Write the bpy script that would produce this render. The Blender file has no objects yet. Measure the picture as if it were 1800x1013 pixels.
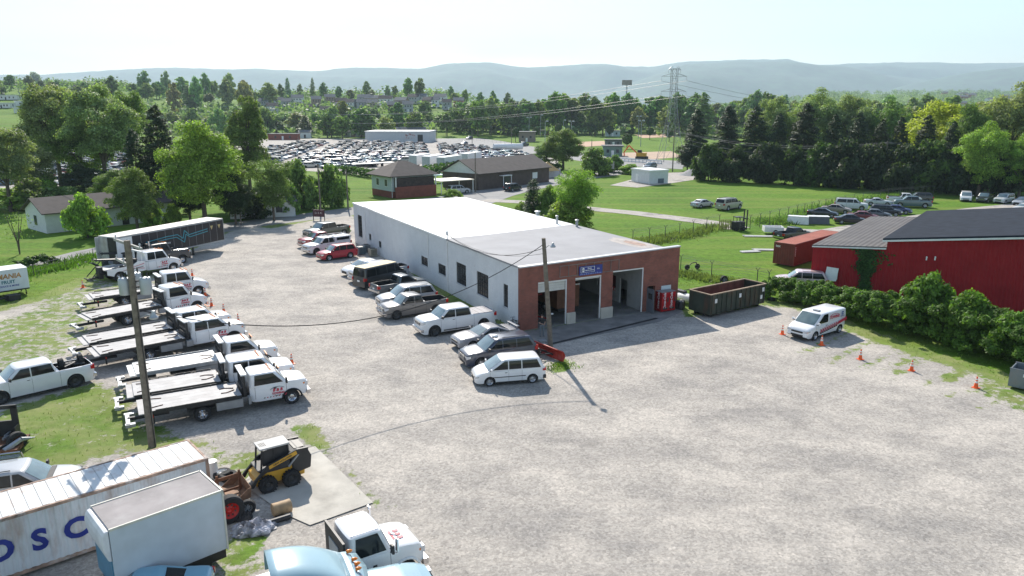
import bpy, math, random
import numpy as np
from mathutils import Vector, Matrix, noise
R = math.radians
random.seed(7)
scene = bpy.context.scene
COL = scene.collection
# ------------------------------------------------------------------ camera
CAM_H, FPX, HOR = 17.2, 1300.0, 190.0
PITCH = math.atan((506.5 - HOR) / FPX)
cd = bpy.data.cameras.new('camera'); cam = bpy.data.objects.new('camera', cd); COL.objects.link(cam)
cam.location = (0, 0, CAM_H); cam.rotation_euler = (math.pi / 2 - PITCH, 0, 0)
cd.sensor_width = 36; cd.lens = 36 * FPX / 1800.0; cd.clip_start = 0.5; cd.clip_end = 40000
scene.camera = cam
# ------------------------------------------------------------------ world, sun, exposure
SUN_AZ, SUN_EL = R(103.8), R(36.5)          # direction towards the sun, measured from +X
w = bpy.data.worlds.new('World'); scene.world = w; w.use_nodes = True
nt = w.node_tree; nt.nodes.clear()
out = nt.nodes.new('ShaderNodeOutputWorld'); bg = nt.nodes.new('ShaderNodeBackground')
sky = nt.nodes.new('ShaderNodeTexSky'); sky.sky_type = 'NISHITA'; sky.sun_disc = False
sky.sun_elevation = SUN_EL; sky.sun_rotation = math.pi / 2 - SUN_AZ
sky.altitude = 300; sky.air_density = 1.15; sky.dust_density = 0.45; sky.ozone_density = 1.9
bg.inputs['Strength'].default_value = 0.10
# thin high cloud veil mixed over the sky by direction
tc = nt.nodes.new('ShaderNodeTexCoord'); mp = nt.nodes.new('ShaderNodeMapping')
mp.inputs['Scale'].default_value = (1.5, 1.5, 9)
nz = nt.nodes.new('ShaderNodeTexNoise'); nz.inputs['Scale'].default_value = 2.2; nz.inputs['Detail'].default_value = 6
cr = nt.nodes.new('ShaderNodeMapRange'); cr.inputs['From Min'].default_value = .45; cr.inputs['From Max'].default_value = .75
cr.inputs['To Min'].default_value = 0.0; cr.inputs['To Max'].default_value = .4
mx = nt.nodes.new('ShaderNodeMix'); mx.data_type = 'RGBA'
mx.inputs['B'].default_value = (6.6, 7.0, 7.2, 1)
nt.links.new(tc.outputs['Generated'], mp.inputs['Vector']); nt.links.new(mp.outputs['Vector'], nz.inputs['Vector'])
nt.links.new(nz.outputs['Fac'], cr.inputs['Value']); nt.links.new(cr.outputs['Result'], mx.inputs['Factor'])
nt.links.new(sky.outputs['Color'], mx.inputs['A']); nt.links.new(mx.outputs['Result'], bg.inputs['Color'])
nt.links.new(bg.outputs['Background'], out.inputs['Surface'])
sd = bpy.data.lights.new('sun', 'SUN'); sd.energy = 4.6; sd.angle = R(0.53); sd.color = (1, .935, .84)
sun = bpy.data.objects.new('sun', sd); COL.objects.link(sun)
sv = Vector((math.cos(SUN_AZ) * math.cos(SUN_EL), math.sin(SUN_AZ) * math.cos(SUN_EL), math.sin(SUN_EL)))
sun.rotation_euler = sv.to_track_quat('Z', 'Y').to_euler(); sun.location = sv * 100
scene.view_settings.view_transform = 'Standard'; scene.view_settings.look = 'None'
scene.view_settings.gamma = 1; scene.view_settings.exposure = 0.78; scene.view_settings.use_curve_mapping = False
scene.cycles.use_denoising = True
scene.cycles.max_bounces = 6; scene.cycles.diffuse_bounces = 3; scene.cycles.transparent_max_bounces = 6
scene.cycles.volume_bounces = 0; scene.cycles.glossy_bounces = 3
# ------------------------------------------------------------------ photo measurements -> world points
CP, SP = math.cos(PITCH), math.sin(PITCH)
def ray(px, py):
    u, v = px - 900.0, 506.5 - py
    return np.array([u, FPX * CP + v * SP, -FPX * SP + v * CP])
def P(px, py, z=0.0):
    d = ray(px, py); t = (z - CAM_H) / d[2]
    return (d[0] * t, d[1] * t, z)
def PY(px, py, Y):                     # point on the ray at distance Y
    d = ray(px, py); t = Y / d[1]
    return (d[0] * t, Y, CAM_H + d[2] * t)
def Q(x, y, z):
    z -= CAM_H
    cz = y * CP - z * SP; cy = y * SP + z * CP
    return 900 + FPX * x / cz, 506.5 - FPX * cy / cz
def on_plane(px, py, A, ang):          # hit with the vertical plane through A along ang -> (s, z)
    d = ray(px, py); n = (-math.sin(ang), math.cos(ang))
    t = (A[0] * n[0] + A[1] * n[1]) / (d[0] * n[0] + d[1] * n[1])
    x, y, z = d[0] * t, d[1] * t, CAM_H + d[2] * t
    return (x - A[0]) * math.cos(ang) + (y - A[1]) * math.sin(ang), z
def zat(x, y, ty):                     # height that reaches image row ty above ground point x, y
    lo, hi = 0, 400
    for _ in range(40):
        m = (lo + hi) / 2
        if Q(x, y, m)[1] > ty: lo = m
        else: hi = m
    return lo
def sm(t): t = min(1, max(0, t)); return t * t * (3 - 2 * t)
def G(x, y):                           # terrain height
    if y < 200: return 0.0
    a = x / y
    h = 24 * sm((y - 430) / 330) * sm((0.04 - a) / .14)
    h += 11 * sm((y - 260) / 170) * sm((-.42 - a) / .12)
    h += 48 * sm((y - 1100) / 1300) * sm((a - .22) / .25)
    h += 10 * sm((y - 700) / 900)
    return h
def PG(px, py):                        # ray hit with the terrain
    d = ray(px, py); d = d / d[1]; Y = 30.0
    while Y < 6000:
        z = CAM_H + d[2] * Y
        if z <= G(d[0] * Y, Y): break
        Y *= 1.004
    return (d[0] * Y, Y, G(d[0] * Y, Y))
# ------------------------------------------------------------------ mesh helper
class MB:
    def __init__(s): s.v = []; s.f = []; s.m = []; s.sm = []
    def add(s, vs, fs, mi=0, smooth=False):
        o = len(s.v); s.v += [tuple(v) for v in vs]
        for f in fs: s.f.append([i + o for i in f]); s.m.append(mi); s.sm.append(smooth)
        return s
    def box(s, c, d, mi=0, rz=0, rot=None):
        x, y, z = d[0] / 2, d[1] / 2, d[2] / 2
        vs = [Vector((a * x, b * y, e * z)) for e in (-1, 1) for b in (-1, 1) for a in (-1, 1)]
        M = rot if rot is not None else (Matrix.Rotation(rz, 3, 'Z') if rz else None)
        if M is not None: vs = [M @ v for v in vs]
        vs = [v + Vector(c) for v in vs]
        return s.add(vs, [(0, 2, 3, 1), (4, 5, 7, 6), (0, 1, 5, 4), (2, 6, 7, 3), (0, 4, 6, 2), (1, 3, 7, 5)], mi)
    def b2(s, a, b, mi=0):
        return s.box([(a[i] + b[i]) / 2 for i in range(3)], [abs(b[i] - a[i]) for i in range(3)], mi)
    def tube(s, p, q, r, r2=None, n=8, mi=0, cap=True, smooth=True):
        p, q = Vector(p), Vector(q); r2 = r if r2 is None else r2
        d = (q - p)
        if d.length < 1e-6: return s
        t = d.normalized(); a = t.orthogonal().normalized(); b = t.cross(a)
        vs = []
        for c, rr in ((p, r), (q, r2)):
            for k in range(n):
                an = 2 * math.pi * k / n; vs.append(c + (a * math.cos(an) + b * math.sin(an)) * rr)
        s.add(vs, [(k, (k + 1) % n, n + (k + 1) % n, n + k) for k in range(n)], mi, smooth)
        if cap:
            o = len(s.v) - 2 * n
            s.f.append([o + k for k in range(n)][::-1]); s.m.append(mi); s.sm.append(False)
            s.f.append([o + n + k for k in range(n)]); s.m.append(mi); s.sm.append(False)
        return s
    def path(s, pts, r, n=6, mi=0, rs=None):
        for i in range(len(pts) - 1):
            s.tube(pts[i], pts[i + 1], rs[i] if rs else r, rs[i + 1] if rs else r, n, mi, cap=(i in (0, len(pts) - 2)))
        return s
    def lathe(s, prof, c=(0, 0, 0), axis='Z', n=16, mi=0, smooth=True):   # prof [(r, h)]
        vs = []
        for r, h in prof:
            for k in range(n):
                an = 2 * math.pi * k / n; a, b = r * math.cos(an), r * math.sin(an)
                v = (a, b, h) if axis == 'Z' else ((a, h, b) if axis == 'Y' else (h, a, b))
                vs.append((v[0] + c[0], v[1] + c[1], v[2] + c[2]))
        fs = [(i * n + k, i * n + (k + 1) % n, (i + 1) * n + (k + 1) % n, (i + 1) * n + k) for i in range(len(prof) - 1) for k in range(n)]
        if axis == 'Y': fs = [f[::-1] for f in fs]
        return s.add(vs, fs, mi, smooth)
    def prism(s, poly, z0, z1, mi=0):      # xy polygon extruded in z
        n = len(poly)
        return s.add([(x, y, z0) for x, y in poly] + [(x, y, z1) for x, y in poly],
                     [list(range(n))[::-1], list(range(n, 2 * n))] + [(k, (k + 1) % n, n + (k + 1) % n, n + k) for k in range(n)], mi)
    def slab(s, poly, y0, y1, mi=0):       # xz polygon extruded in y
        n = len(poly)
        return s.add([(x, y0, z) for x, z in poly] + [(x, y1, z) for x, z in poly],
                     [list(range(n)), list(range(n, 2 * n))[::-1]] + [(k, n + k, n + (k + 1) % n, (k + 1) % n) for k in range(n)], mi)
    def quad(s, a, b, c, d, mi=0): return s.add([a, b, c, d], [(0, 1, 2, 3)], mi)
    def mesh(s, name, mats, ang=35):
        me = bpy.data.meshes.new(name); me.from_pydata(s.v, [], s.f)
        for m in mats: me.materials.append(m)
        me.polygons.foreach_set('material_index', s.m); me.polygons.foreach_set('use_smooth', s.sm)
        me.validate(); me.update()
        if any(s.sm):
            try: me.set_sharp_from_angle(angle=R(ang))
            except Exception: pass
        return me
def mk(name, me, parent=None, loc=None, rz=None, color=None):
    o = bpy.data.objects.new(name, me); COL.objects.link(o)
    if parent: o.parent = parent
    if loc is not None: o.location = loc
    if rz is not None: o.rotation_euler = (0, 0, rz)
    if color: o.color = (*color, 1)
    return o
def part(name, mb, mats, parent=None, loc=None, rz=None, bevel=0, **kw):
    if not isinstance(mats, (list, tuple)): mats = [mats]
    o = mk(name, mb.mesh(name, mats), parent, loc, rz, **kw)
    if bevel:
        b = o.modifiers.new('bevel', 'BEVEL'); b.width = bevel; b.segments = 2; b.limit_method = 'ANGLE'; b.angle_limit = R(50)
    return o
def tag(o, label, cat, group=None, kind=None):
    if label: o['label'] = label
    if cat: o['category'] = cat
    if group: o['group'] = group
    if kind: o['kind'] = kind
    return o
def thing(name, label, cat, loc=(0, 0, 0), rz=0, group=None):
    o = bpy.data.objects.new(name, None); COL.objects.link(o); o.empty_display_size = .3
    o.location = loc; o.rotation_euler = (0, 0, rz)
    return tag(o, label, cat, group)
def struct(o): o['kind'] = 'structure'; return o
def copy_tree(o, parent=None):
    c = o.copy(); COL.objects.link(c)
    if parent: c.parent = parent
    for ch in list(o.children): copy_tree(ch, c)
    return c
def text_mb(txt, size, depth=.004, mi=0, bold=0.0, shear=0):      # text in the xz plane facing -y, centred
    cu = bpy.data.curves.new('lettering', 'FONT'); cu.body = txt; cu.size = size; cu.extrude = depth; cu.offset = bold
    cu.align_x = 'CENTER'; cu.align_y = 'CENTER'; cu.resolution_u = 3; cu.shear = shear
    o = bpy.data.objects.new('lettering', cu); COL.objects.link(o)
    dg = bpy.context.evaluated_depsgraph_get(); me = bpy.data.meshes.new_from_object(o.evaluated_get(dg))
    bpy.data.objects.remove(o)
    mb = MB(); mb.add([(v.co.x, -v.co.z, v.co.y) for v in me.vertices], [list(p.vertices) for p in me.polygons], mi)
    bpy.data.meshes.remove(me)
    return mb
def merge(dst, src, M=None, mi=None):
    M = M or Matrix.Identity(4); o = len(dst.v)
    dst.v += [tuple(M @ Vector(v)) for v in src.v]
    dst.f += [[i + o for i in f] for f in src.f]; dst.m += [mi if mi is not None else m for m in src.m]; dst.sm += src.sm
    return dst
# ------------------------------------------------------------------ materials
MAT = {}
def nn(nt, t, **kw):
    n = nt.nodes.new(t)
    for k, v in kw.items():
        if k in n.inputs: n.inputs[k].default_value = v
        else: setattr(n, k, v)
    return n
def mat(name, col, rough=.6, metal=0, var=.12, scale=2.0, bump=0, bscale=None, dirt=None, objcol=False, coat=0, spec=.5, streak=0):
    if name in MAT: return MAT[name]
    m = bpy.data.materials.new(name); m.use_nodes = True; nt = m.node_tree
    b = nt.nodes['Principled BSDF']; L = nt.links.new
    b.inputs['Roughness'].default_value = rough; b.inputs['Metallic'].default_value = metal
    b.inputs['Coat Weight'].default_value = coat; b.inputs['Specular IOR Level'].default_value = spec
    tc = nn(nt, 'ShaderNodeTexCoord')
    if objcol: src = nn(nt, 'ShaderNodeObjectInfo').outputs['Color']
    else:
        rgb = nn(nt, 'ShaderNodeRGB'); rgb.outputs[0].default_value = (*col, 1); src = rgb.outputs[0]
    if var:
        n = nn(nt, 'ShaderNodeTexNoise', Scale=scale, Detail=5.0); L(tc.outputs['Object'], n.inputs['Vector'])
        mr = nn(nt, 'ShaderNodeMapRange'); mr.inputs['From Min'].default_value = .3; mr.inputs['From Max'].default_value = .7
        mr.inputs['To Min'].default_value = 1 - var; mr.inputs['To Max'].default_value = 1 + var
        L(n.outputs['Fac'], mr.inputs['Value'])
        hs = nn(nt, 'ShaderNodeVectorMath', operation='SCALE'); L(src, hs.inputs[0]); L(mr.outputs['Result'], hs.inputs['Scale'])
        src = hs.outputs[0]
    if dirt:
        dc, amt, ds = dirt
        n2 = nn(nt, 'ShaderNodeTexNoise', Scale=ds, Detail=8.0, Roughness=.65)
        mp = nn(nt, 'ShaderNodeMapping'); mp.inputs['Scale'].default_value = (1, 1, .3 if streak else 1)
        L(tc.outputs['Object'], mp.inputs['Vector']); L(mp.outputs['Vector'], n2.inputs['Vector'])
        m2 = nn(nt, 'ShaderNodeMapRange'); m2.inputs['From Min'].default_value = .5; m2.inputs['From Max'].default_value = .72
        m2.inputs['To Max'].default_value = amt; L(n2.outputs['Fac'], m2.inputs['Value'])
        mx = nn(nt, 'ShaderNodeMix', data_type='RGBA'); mx.inputs['B'].default_value = (*dc, 1)
        L(m2.outputs['Result'], mx.inputs['Factor']); L(src, mx.inputs['A']); src = mx.outputs['Result']
    L(src, b.inputs['Base Color'])
    if bump:
        n3 = nn(nt, 'ShaderNodeTexNoise', Scale=bscale or 20, Detail=4.0); L(tc.outputs['Object'], n3.inputs['Vector'])
        bp = nn(nt, 'ShaderNodeBump', Strength=bump, Distance=.05); L(n3.outputs['Fac'], bp.inputs['Height']); L(bp.outputs['Normal'], b.inputs['Normal'])
    MAT[name] = m
    return m
def brick_mat(name, c1, c2, mortar, painted=False):
    m = bpy.data.materials.new(name); m.use_nodes = True; nt = m.node_tree; b = nt.nodes['Principled BSDF']; L = nt.links.new
    tc = nn(nt, 'ShaderNodeTexCoord'); sp = nn(nt, 'ShaderNodeSeparateXYZ'); L(tc.outputs['Object'], sp.inputs[0])
    ad = nn(nt, 'ShaderNodeMath', operation='ADD'); L(sp.outputs[0], ad.inputs[0]); L(sp.outputs[1], ad.inputs[1])
    cb = nn(nt, 'ShaderNodeCombineXYZ'); L(ad.outputs[0], cb.inputs[0]); L(sp.outputs[2], cb.inputs[1])
    br = nn(nt, 'ShaderNodeTexBrick', Scale=1.0); br.inputs['Brick Width'].default_value = .22; br.inputs['Row Height'].default_value = .075
    br.inputs['Mortar Size'].default_value = .010; br.inputs['Color1'].default_value = (*c1, 1); br.inputs['Color2'].default_value = (*c2, 1)
    br.inputs['Mortar'].default_value = (*mortar, 1); L(cb.outputs[0], br.inputs['Vector'])
    n = nn(nt, 'ShaderNodeTexNoise', Scale=.9, Detail=6.0); L(tc.outputs['Object'], n.inputs['Vector'])
    mr = nn(nt, 'ShaderNodeMapRange'); mr.inputs['From Min'].default_value = .3; mr.inputs['From Max'].default_value = .7
    mr.inputs['To Min'].default_value = .78 if not painted else .93; mr.inputs['To Max'].default_value = 1.18 if not painted else 1.03; L(n.outputs['Fac'], mr.inputs['Value'])
    vs = nn(nt, 'ShaderNodeVectorMath', operation='SCALE'); L(br.outputs['Color'], vs.inputs[0]); L(mr.outputs['Result'], vs.inputs['Scale'])
    src = vs.outputs[0]
    if painted:     # flaking spots and grime
        n2 = nn(nt, 'ShaderNodeTexNoise', Scale=1.7, Detail=10.0, Roughness=.75); L(tc.outputs['Object'], n2.inputs['Vector'])
        m2 = nn(nt, 'ShaderNodeMapRange'); m2.inputs['From Min'].default_value = .63; m2.inputs['From Max'].default_value = .68; L(n2.outputs['Fac'], m2.inputs['Value'])
        mx = nn(nt, 'ShaderNodeMix', data_type='RGBA'); mx.inputs['B'].default_value = (.38, .30, .27, 1)
        L(m2.outputs['Result'], mx.inputs['Factor']); L(src, mx.inputs['A']); src = mx.outputs['Result']
    L(src, b.inputs['Base Color']); b.inputs['Roughness'].default_value = .85
    bp = nn(nt, 'ShaderNodeBump', Strength=.35, Distance=.01); L(br.outputs['Fac'], bp.inputs['Height']); bp.invert = True; L(bp.outputs['Normal'], b.inputs['Normal'])
    MAT[name] = m; return m
def ribbed_mat(name, col, pitch=.3, axis=0, rough=.5, dirt=None, strength=.6, var=.1):
    m = mat(name, col, rough, var=var, scale=.6, dirt=dirt, streak=1); nt = m.node_tree; b = nt.nodes['Principled BSDF']; L = nt.links.new
    tc = nn(nt, 'ShaderNodeTexCoord'); sp = nn(nt, 'ShaderNodeSeparateXYZ'); L(tc.outputs['Object'], sp.inputs[0])
    mu = nn(nt, 'ShaderNodeMath', operation='MULTIPLY'); mu.inputs[1].default_value = 2 * math.pi / pitch; L(sp.outputs[axis], mu.inputs[0])
    si = nn(nt, 'ShaderNodeMath', operation='SINE'); L(mu.outputs[0], si.inputs[0])
    bp = nn(nt, 'ShaderNodeBump', Strength=strength, Distance=.04); L(si.outputs[0], bp.inputs['Height']); L(bp.outputs['Normal'], b.inputs['Normal'])
    return m
paint = mat('car_paint', (1, 1, 1), .28, var=.04, scale=1.2, objcol=True, coat=.6)
tyre_m = mat('tyre_rubber', (.022, .022, .023), .85, var=.25, scale=8)
rim_m = mat('alloy_rim', (.45, .45, .46), .35, .8, var=.1)
rimdark_m = mat('dark_rim', (.05, .05, .05), .4, .3)
glass_m = mat('car_glass', (.012, .015, .017), .07, var=0, spec=.35)
wind_m = mat('windshield_glass', (.10, .15, .15), .05, var=.3, scale=1.5, spec=1.0, coat=1)
under_m = mat('underbody_black', (.012, .012, .013), .8, var=.2)
blackp_m = mat('black_plastic', (.025, .025, .027), .55, var=.2)
chrome_m = mat('chrome', (.6, .6, .62), .18, 1, var=.05)
tail_m = mat('tail_light_red', (.45, .01, .01), .25, var=.1, coat=.5)
lamp_m = mat('headlight_glass', (.6, .62, .65), .12, .3, var=.1, coat=.6)
amber_m = mat('amber_lamp', (.75, .22, .02), .3, var=.1)
white_m = mat('white_paint', (.78, .78, .77), .4, var=.06, dirt=((.45, .42, .36), .3, 1.5))
alu_m = mat('aluminium_deck', (.41, .395, .39), .7, .0, var=.13, scale=1.5, dirt=((.3, .28, .27), .5, 1.2))
steel_m = mat('grey_steel', (.30, .31, .32), .5, .4, var=.15)
dark_m = mat('dark_steel', (.03, .03, .032), .55, .2, var=.3)
rust_m = mat('rusty_steel', (.16, .07, .035), .85, var=.4, scale=4)
conc_m = mat('concrete', (.47, .44, .385), .9, var=.15, scale=.8, bump=.2, bscale=12, dirt=((.25, .23, .2), .5, .9))
apron_m = mat('apron_concrete', (.22, .21, .20), .9, var=.25, scale=.6, bump=.2, dirt=((.1, .1, .1), .6, .8))
wood_m = mat('weathered_pole', (.17, .145, .115), .9, var=.3, scale=5, bump=.5, bscale=14)
galv_m = mat('galvanised', (.38, .40, .42), .5, .5, var=.15)
red_m = mat('signal_red', (.5, .02, .015), .4, var=.1)
redtxt_m = mat('red_lettering', (.55, .03, .07), .5, var=.05)
blacktxt_m = mat('black_lettering', (.02, .02, .02), .5, var=.05)
orange_m = mat('cone_orange', (.85, .12, .02), .5, var=.1)
cable_m = mat('cable_black', (.015, .015, .015), .6, var=0)
cablegrey_m = mat('cable_grey', (.16, .16, .17), .5, var=0)
yellow_m = mat('machine_yellow', (.62, .33, .03), .45, var=.15)
# ------------------------------------------------------------------ ground, lot, roads
def grass_color(nt, L):
    g = nn(nt, 'ShaderNodeNewGeometry'); pos = g.outputs['Position']
    n1 = nn(nt, 'ShaderNodeTexNoise', Scale=.045, Detail=7.0, Roughness=.6); L(pos, n1.inputs['Vector'])
    n2 = nn(nt, 'ShaderNodeTexNoise', Scale=1.3, Detail=8.0, Roughness=.75); L(pos, n2.inputs['Vector'])
    c1 = nn(nt, 'ShaderNodeValToRGB'); e = c1.color_ramp.elements
    e[0].position = .3; e[0].color = (.070, .150, .014, 1); e[1].position = .7; e[1].color = (.150, .245, .030, 1)
    e.new(.52).color = (.105, .200, .020, 1); L(n1.outputs['Fac'], c1.inputs['Fac'])
    c2 = nn(nt, 'ShaderNodeMapRange'); c2.inputs['From Min'].default_value = .3; c2.inputs['From Max'].default_value = .7
    c2.inputs['To Min'].default_value = .55; c2.inputs['To Max'].default_value = 1.4; L(n2.outputs['Fac'], c2.inputs['Value'])
    v = nn(nt, 'ShaderNodeVectorMath', operation='SCALE'); L(c1.outputs['Color'], v.inputs[0]); L(c2.outputs['Result'], v.inputs['Scale'])
    # mowing and drought streaks
    mp = nn(nt, 'ShaderNodeMapping'); mp.inputs['Rotation'].default_value = (0, 0, R(-28)); mp.inputs['Scale'].default_value = (.02, .35, 1); L(pos, mp.inputs['Vector'])
    n3 = nn(nt, 'ShaderNodeTexNoise', Scale=1.0, Detail=4.0); L(mp.outputs['Vector'], n3.inputs['Vector'])
    m3 = nn(nt, 'ShaderNodeMapRange'); m3.inputs['From Min'].default_value = .46; m3.inputs['From Max'].default_value = .70; m3.inputs['To Max'].default_value = .6; L(n3.outputs['Fac'], m3.inputs['Value'])
    mx = nn(nt, 'ShaderNodeMix', data_type='RGBA'); mx.inputs['B'].default_value = (.20, .22, .055, 1)
    L(m3.outputs['Result'], mx.inputs['Factor']); L(v.outputs[0], mx.inputs['A'])
    return mx.outputs['Result'], n2.outputs['Fac'], pos
def grass_mat():
    m = bpy.data.materials.new('grass_ground'); m.use_nodes = True; nt = m.node_tree; L = nt.links.new; b = nt.nodes['Principled BSDF']
    c, h, pos = grass_color(nt, L); L(c, b.inputs['Base Color']); b.inputs['Roughness'].default_value = .95; b.inputs['Specular IOR Level'].default_value = .1
    bp = nn(nt, 'ShaderNodeBump', Strength=.9, Distance=.15); L(h, bp.inputs['Height']); L(bp.outputs['Normal'], b.inputs['Normal'])
    return m
def gravel_nodes(nt, L, pos, light=(.51, .465, .41), dark=(.315, .293, .268)):
    mp = nn(nt, 'ShaderNodeMapping'); mp.inputs['Rotation'].default_value = (0, 0, R(35)); mp.inputs['Scale'].default_value = (.17, .24, 1); L(pos, mp.inputs['Vector'])
    a = nn(nt, 'ShaderNodeTexNoise', Scale=1.0, Detail=12.0, Roughness=.76, Distortion=.1); L(mp.outputs['Vector'], a.inputs['Vector'])
    cr = nn(nt, 'ShaderNodeValToRGB'); e = cr.color_ramp.elements
    e[0].position = .38; e[0].color = (*dark, 1); e[1].position = .60; e[1].color = (*light, 1); e.new(.50).color = (.415, .381, .34, 1)
    L(a.outputs['Fac'], cr.inputs['Fac'])
    # stones of two sizes
    v1 = nn(nt, 'ShaderNodeTexNoise', Scale=10.0, Detail=7.0, Roughness=.8); L(pos, v1.inputs['Vector'])
    v2 = nn(nt, 'ShaderNodeTexVoronoi', Scale=9.0); L(pos, v2.inputs['Vector'])
    m1 = nn(nt, 'ShaderNodeMapRange'); m1.inputs['From Min'].default_value = .25; m1.inputs['From Max'].default_value = .75
    m1.inputs['To Min'].default_value = .66; m1.inputs['To Max'].default_value = 1.28; L(v1.outputs['Fac'], m1.inputs['Value'])
    m2 = nn(nt, 'ShaderNodeMapRange'); m2.inputs['To Min'].default_value = .74; m2.inputs['To Max'].default_value = 1.24; L(v2.outputs['Color'], m2.inputs['Value'])
    mu = nn(nt, 'ShaderNodeMath', operation='MULTIPLY'); L(m1.outputs[0], mu.inputs[0]); L(m2.outputs[0], mu.inputs[1])
    s = nn(nt, 'ShaderNodeVectorMath', operation='SCALE'); L(cr.outputs['Color'], s.inputs[0]); L(mu.outputs[0], s.inputs['Scale'])
    src = s.outputs[0]
    for rot, sc, col, lo, hi, amt in ((62, (.035, 1.3, 1), (.52, .465, .41, 1), .56, .68, .25), (118, (.03, 1.5, 1), (.27, .26, .25, 1), .60, .72, .26), (10, (.05, 1.0, 1), (.50, .45, .40, 1), .58, .68, .2)):
        mq = nn(nt, 'ShaderNodeMapping'); mq.inputs['Rotation'].default_value = (0, 0, R(rot)); mq.inputs['Scale'].default_value = sc; L(pos, mq.inputs['Vector'])
        q = nn(nt, 'ShaderNodeTexNoise', Scale=1.0, Detail=4.0, Roughness=.6, Distortion=.5); L(mq.outputs['Vector'], q.inputs['Vector'])
        r1 = nn(nt, 'ShaderNodeMapRange'); r1.inputs['From Min'].default_value = lo; r1.inputs['From Max'].default_value = hi; r1.inputs['To Max'].default_value = amt; L(q.outputs['Fac'], r1.inputs['Value'])
        m4 = nn(nt, 'ShaderNodeMath', operation='MULTIPLY'); L(r1.outputs[0], m4.inputs[0]); L(v1.outputs['Fac'], m4.inputs[1]); m5 = nn(nt, 'ShaderNodeMath', operation='MULTIPLY'); L(m4.outputs[0], m5.inputs[0]); m5.inputs[1].default_value = 1.8
        mx = nn(nt, 'ShaderNodeMix', data_type='RGBA'); mx.inputs['B'].default_value = col; L(m5.outputs[0], mx.inputs['Factor']); L(src, mx.inputs['A']); src = mx.outputs['Result']
    vo = nn(nt, 'ShaderNodeTexVoronoi', Scale=.16); vo.inputs['Randomness'].default_value = 1; wn = nn(nt, 'ShaderNodeTexNoise', Scale=1.2, Detail=4.0); L(pos, wn.inputs['Vector']); wa = nn(nt, 'ShaderNodeVectorMath', operation='ADD'); L(pos, wa.inputs[0]); L(wn.outputs['Color'], wa.inputs[1]); L(wa.outputs[0], vo.inputs['Vector'])
    r2 = nn(nt, 'ShaderNodeMapRange'); r2.inputs['From Min'].default_value = .05; r2.inputs['From Max'].default_value = .13; r2.inputs['To Min'].default_value = .38; r2.inputs['To Max'].default_value = 0; L(vo.outputs['Distance'], r2.inputs['Value'])
    mx = nn(nt, 'ShaderNodeMix', data_type='RGBA'); mx.inputs['B'].default_value = (.20, .185, .17, 1); L(r2.outputs[0], mx.inputs['Factor']); L(src, mx.inputs['A']); src = mx.outputs['Result']
    return src, v1.outputs['Fac']
def lot_mat():
    m = bpy.data.materials.new('gravel_and_weeds'); m.use_nodes = True; nt = m.node_tree; L = nt.links.new; b = nt.nodes['Principled BSDF']
    gc, h, pos = grass_color(nt, L); dn = nn(nt, 'ShaderNodeTexNoise', Scale=.35, Detail=6.0, Roughness=.7); L(pos, dn.inputs['Vector']); dm = nn(nt, 'ShaderNodeMapRange'); dm.inputs['From Min'].default_value = .4; dm.inputs['From Max'].default_value = .62; dm.inputs['To Min'].default_value = .1; dm.inputs['To Max'].default_value = .8; L(dn.outputs['Fac'], dm.inputs['Value']); dx = nn(nt, 'ShaderNodeMix', data_type='RGBA'); dx.inputs['B'].default_value = (.26, .27, .11, 1); L(dm.outputs[0], dx.inputs['Factor']); L(gc, dx.inputs['A']); gc = dx.outputs['Result']; rc, rh = gravel_nodes(nt, L, pos)
    at = nn(nt, 'ShaderNodeAttribute', attribute_name='veg')
    n = nn(nt, 'ShaderNodeTexNoise', Scale=1.1, Detail=9.0, Roughness=.78); L(pos, n.inputs['Vector'])
    mr = nn(nt, 'ShaderNodeMapRange'); mr.inputs['From Min'].default_value = .28; mr.inputs['From Max'].default_value = .72; L(n.outputs['Fac'], mr.inputs['Value'])
    su = nn(nt, 'ShaderNodeMath', operation='SUBTRACT'); L(at.outputs['Fac'], su.inputs[0]); L(mr.outputs[0], su.inputs[1])
    m2 = nn(nt, 'ShaderNodeMapRange'); m2.inputs['From Min'].default_value = -.06; m2.inputs['From Max'].default_value = .12; L(su.outputs[0], m2.inputs['Value'])
    mx = nn(nt, 'ShaderNodeMix', data_type='RGBA'); L(m2.outputs[0], mx.inputs['Factor']); L(rc, mx.inputs['A']); L(gc, mx.inputs['B'])
    L(mx.outputs['Result'], b.inputs['Base Color']); b.inputs['Roughness'].default_value = .95; b.inputs['Specular IOR Level'].default_value = .15
    ad = nn(nt, 'ShaderNodeMath', operation='ADD'); L(h, ad.inputs[0]); L(rh, ad.inputs[1])
    bp = nn(nt, 'ShaderNodeBump', Strength=.7, Distance=.06); L(ad.outputs[0], bp.inputs['Height']); L(bp.outputs['Normal'], b.inputs['Normal'])
    return m
def gravel_mat(name, light, dark):
    m = bpy.data.materials.new(name); m.use_nodes = True; nt = m.node_tree; L = nt.links.new; b = nt.nodes['Principled BSDF']
    g = nn(nt, 'ShaderNodeNewGeometry'); c, h = gravel_nodes(nt, L, g.outputs['Position'], light, dark); L(c, b.inputs['Base Color']); b.inputs['Roughness'].default_value = .95
    return m
grassg_m = grass_mat(); lot_m = lot_mat()
road_m = mat('worn_asphalt', (.24, .235, .23), .9, var=.15, scale=.3, bump=.2, dirt=((.13, .13, .13), .4, .5))
yard_m = gravel_mat('yard_gravel', (.34, .30, .26), (.20, .18, .17))
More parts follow.
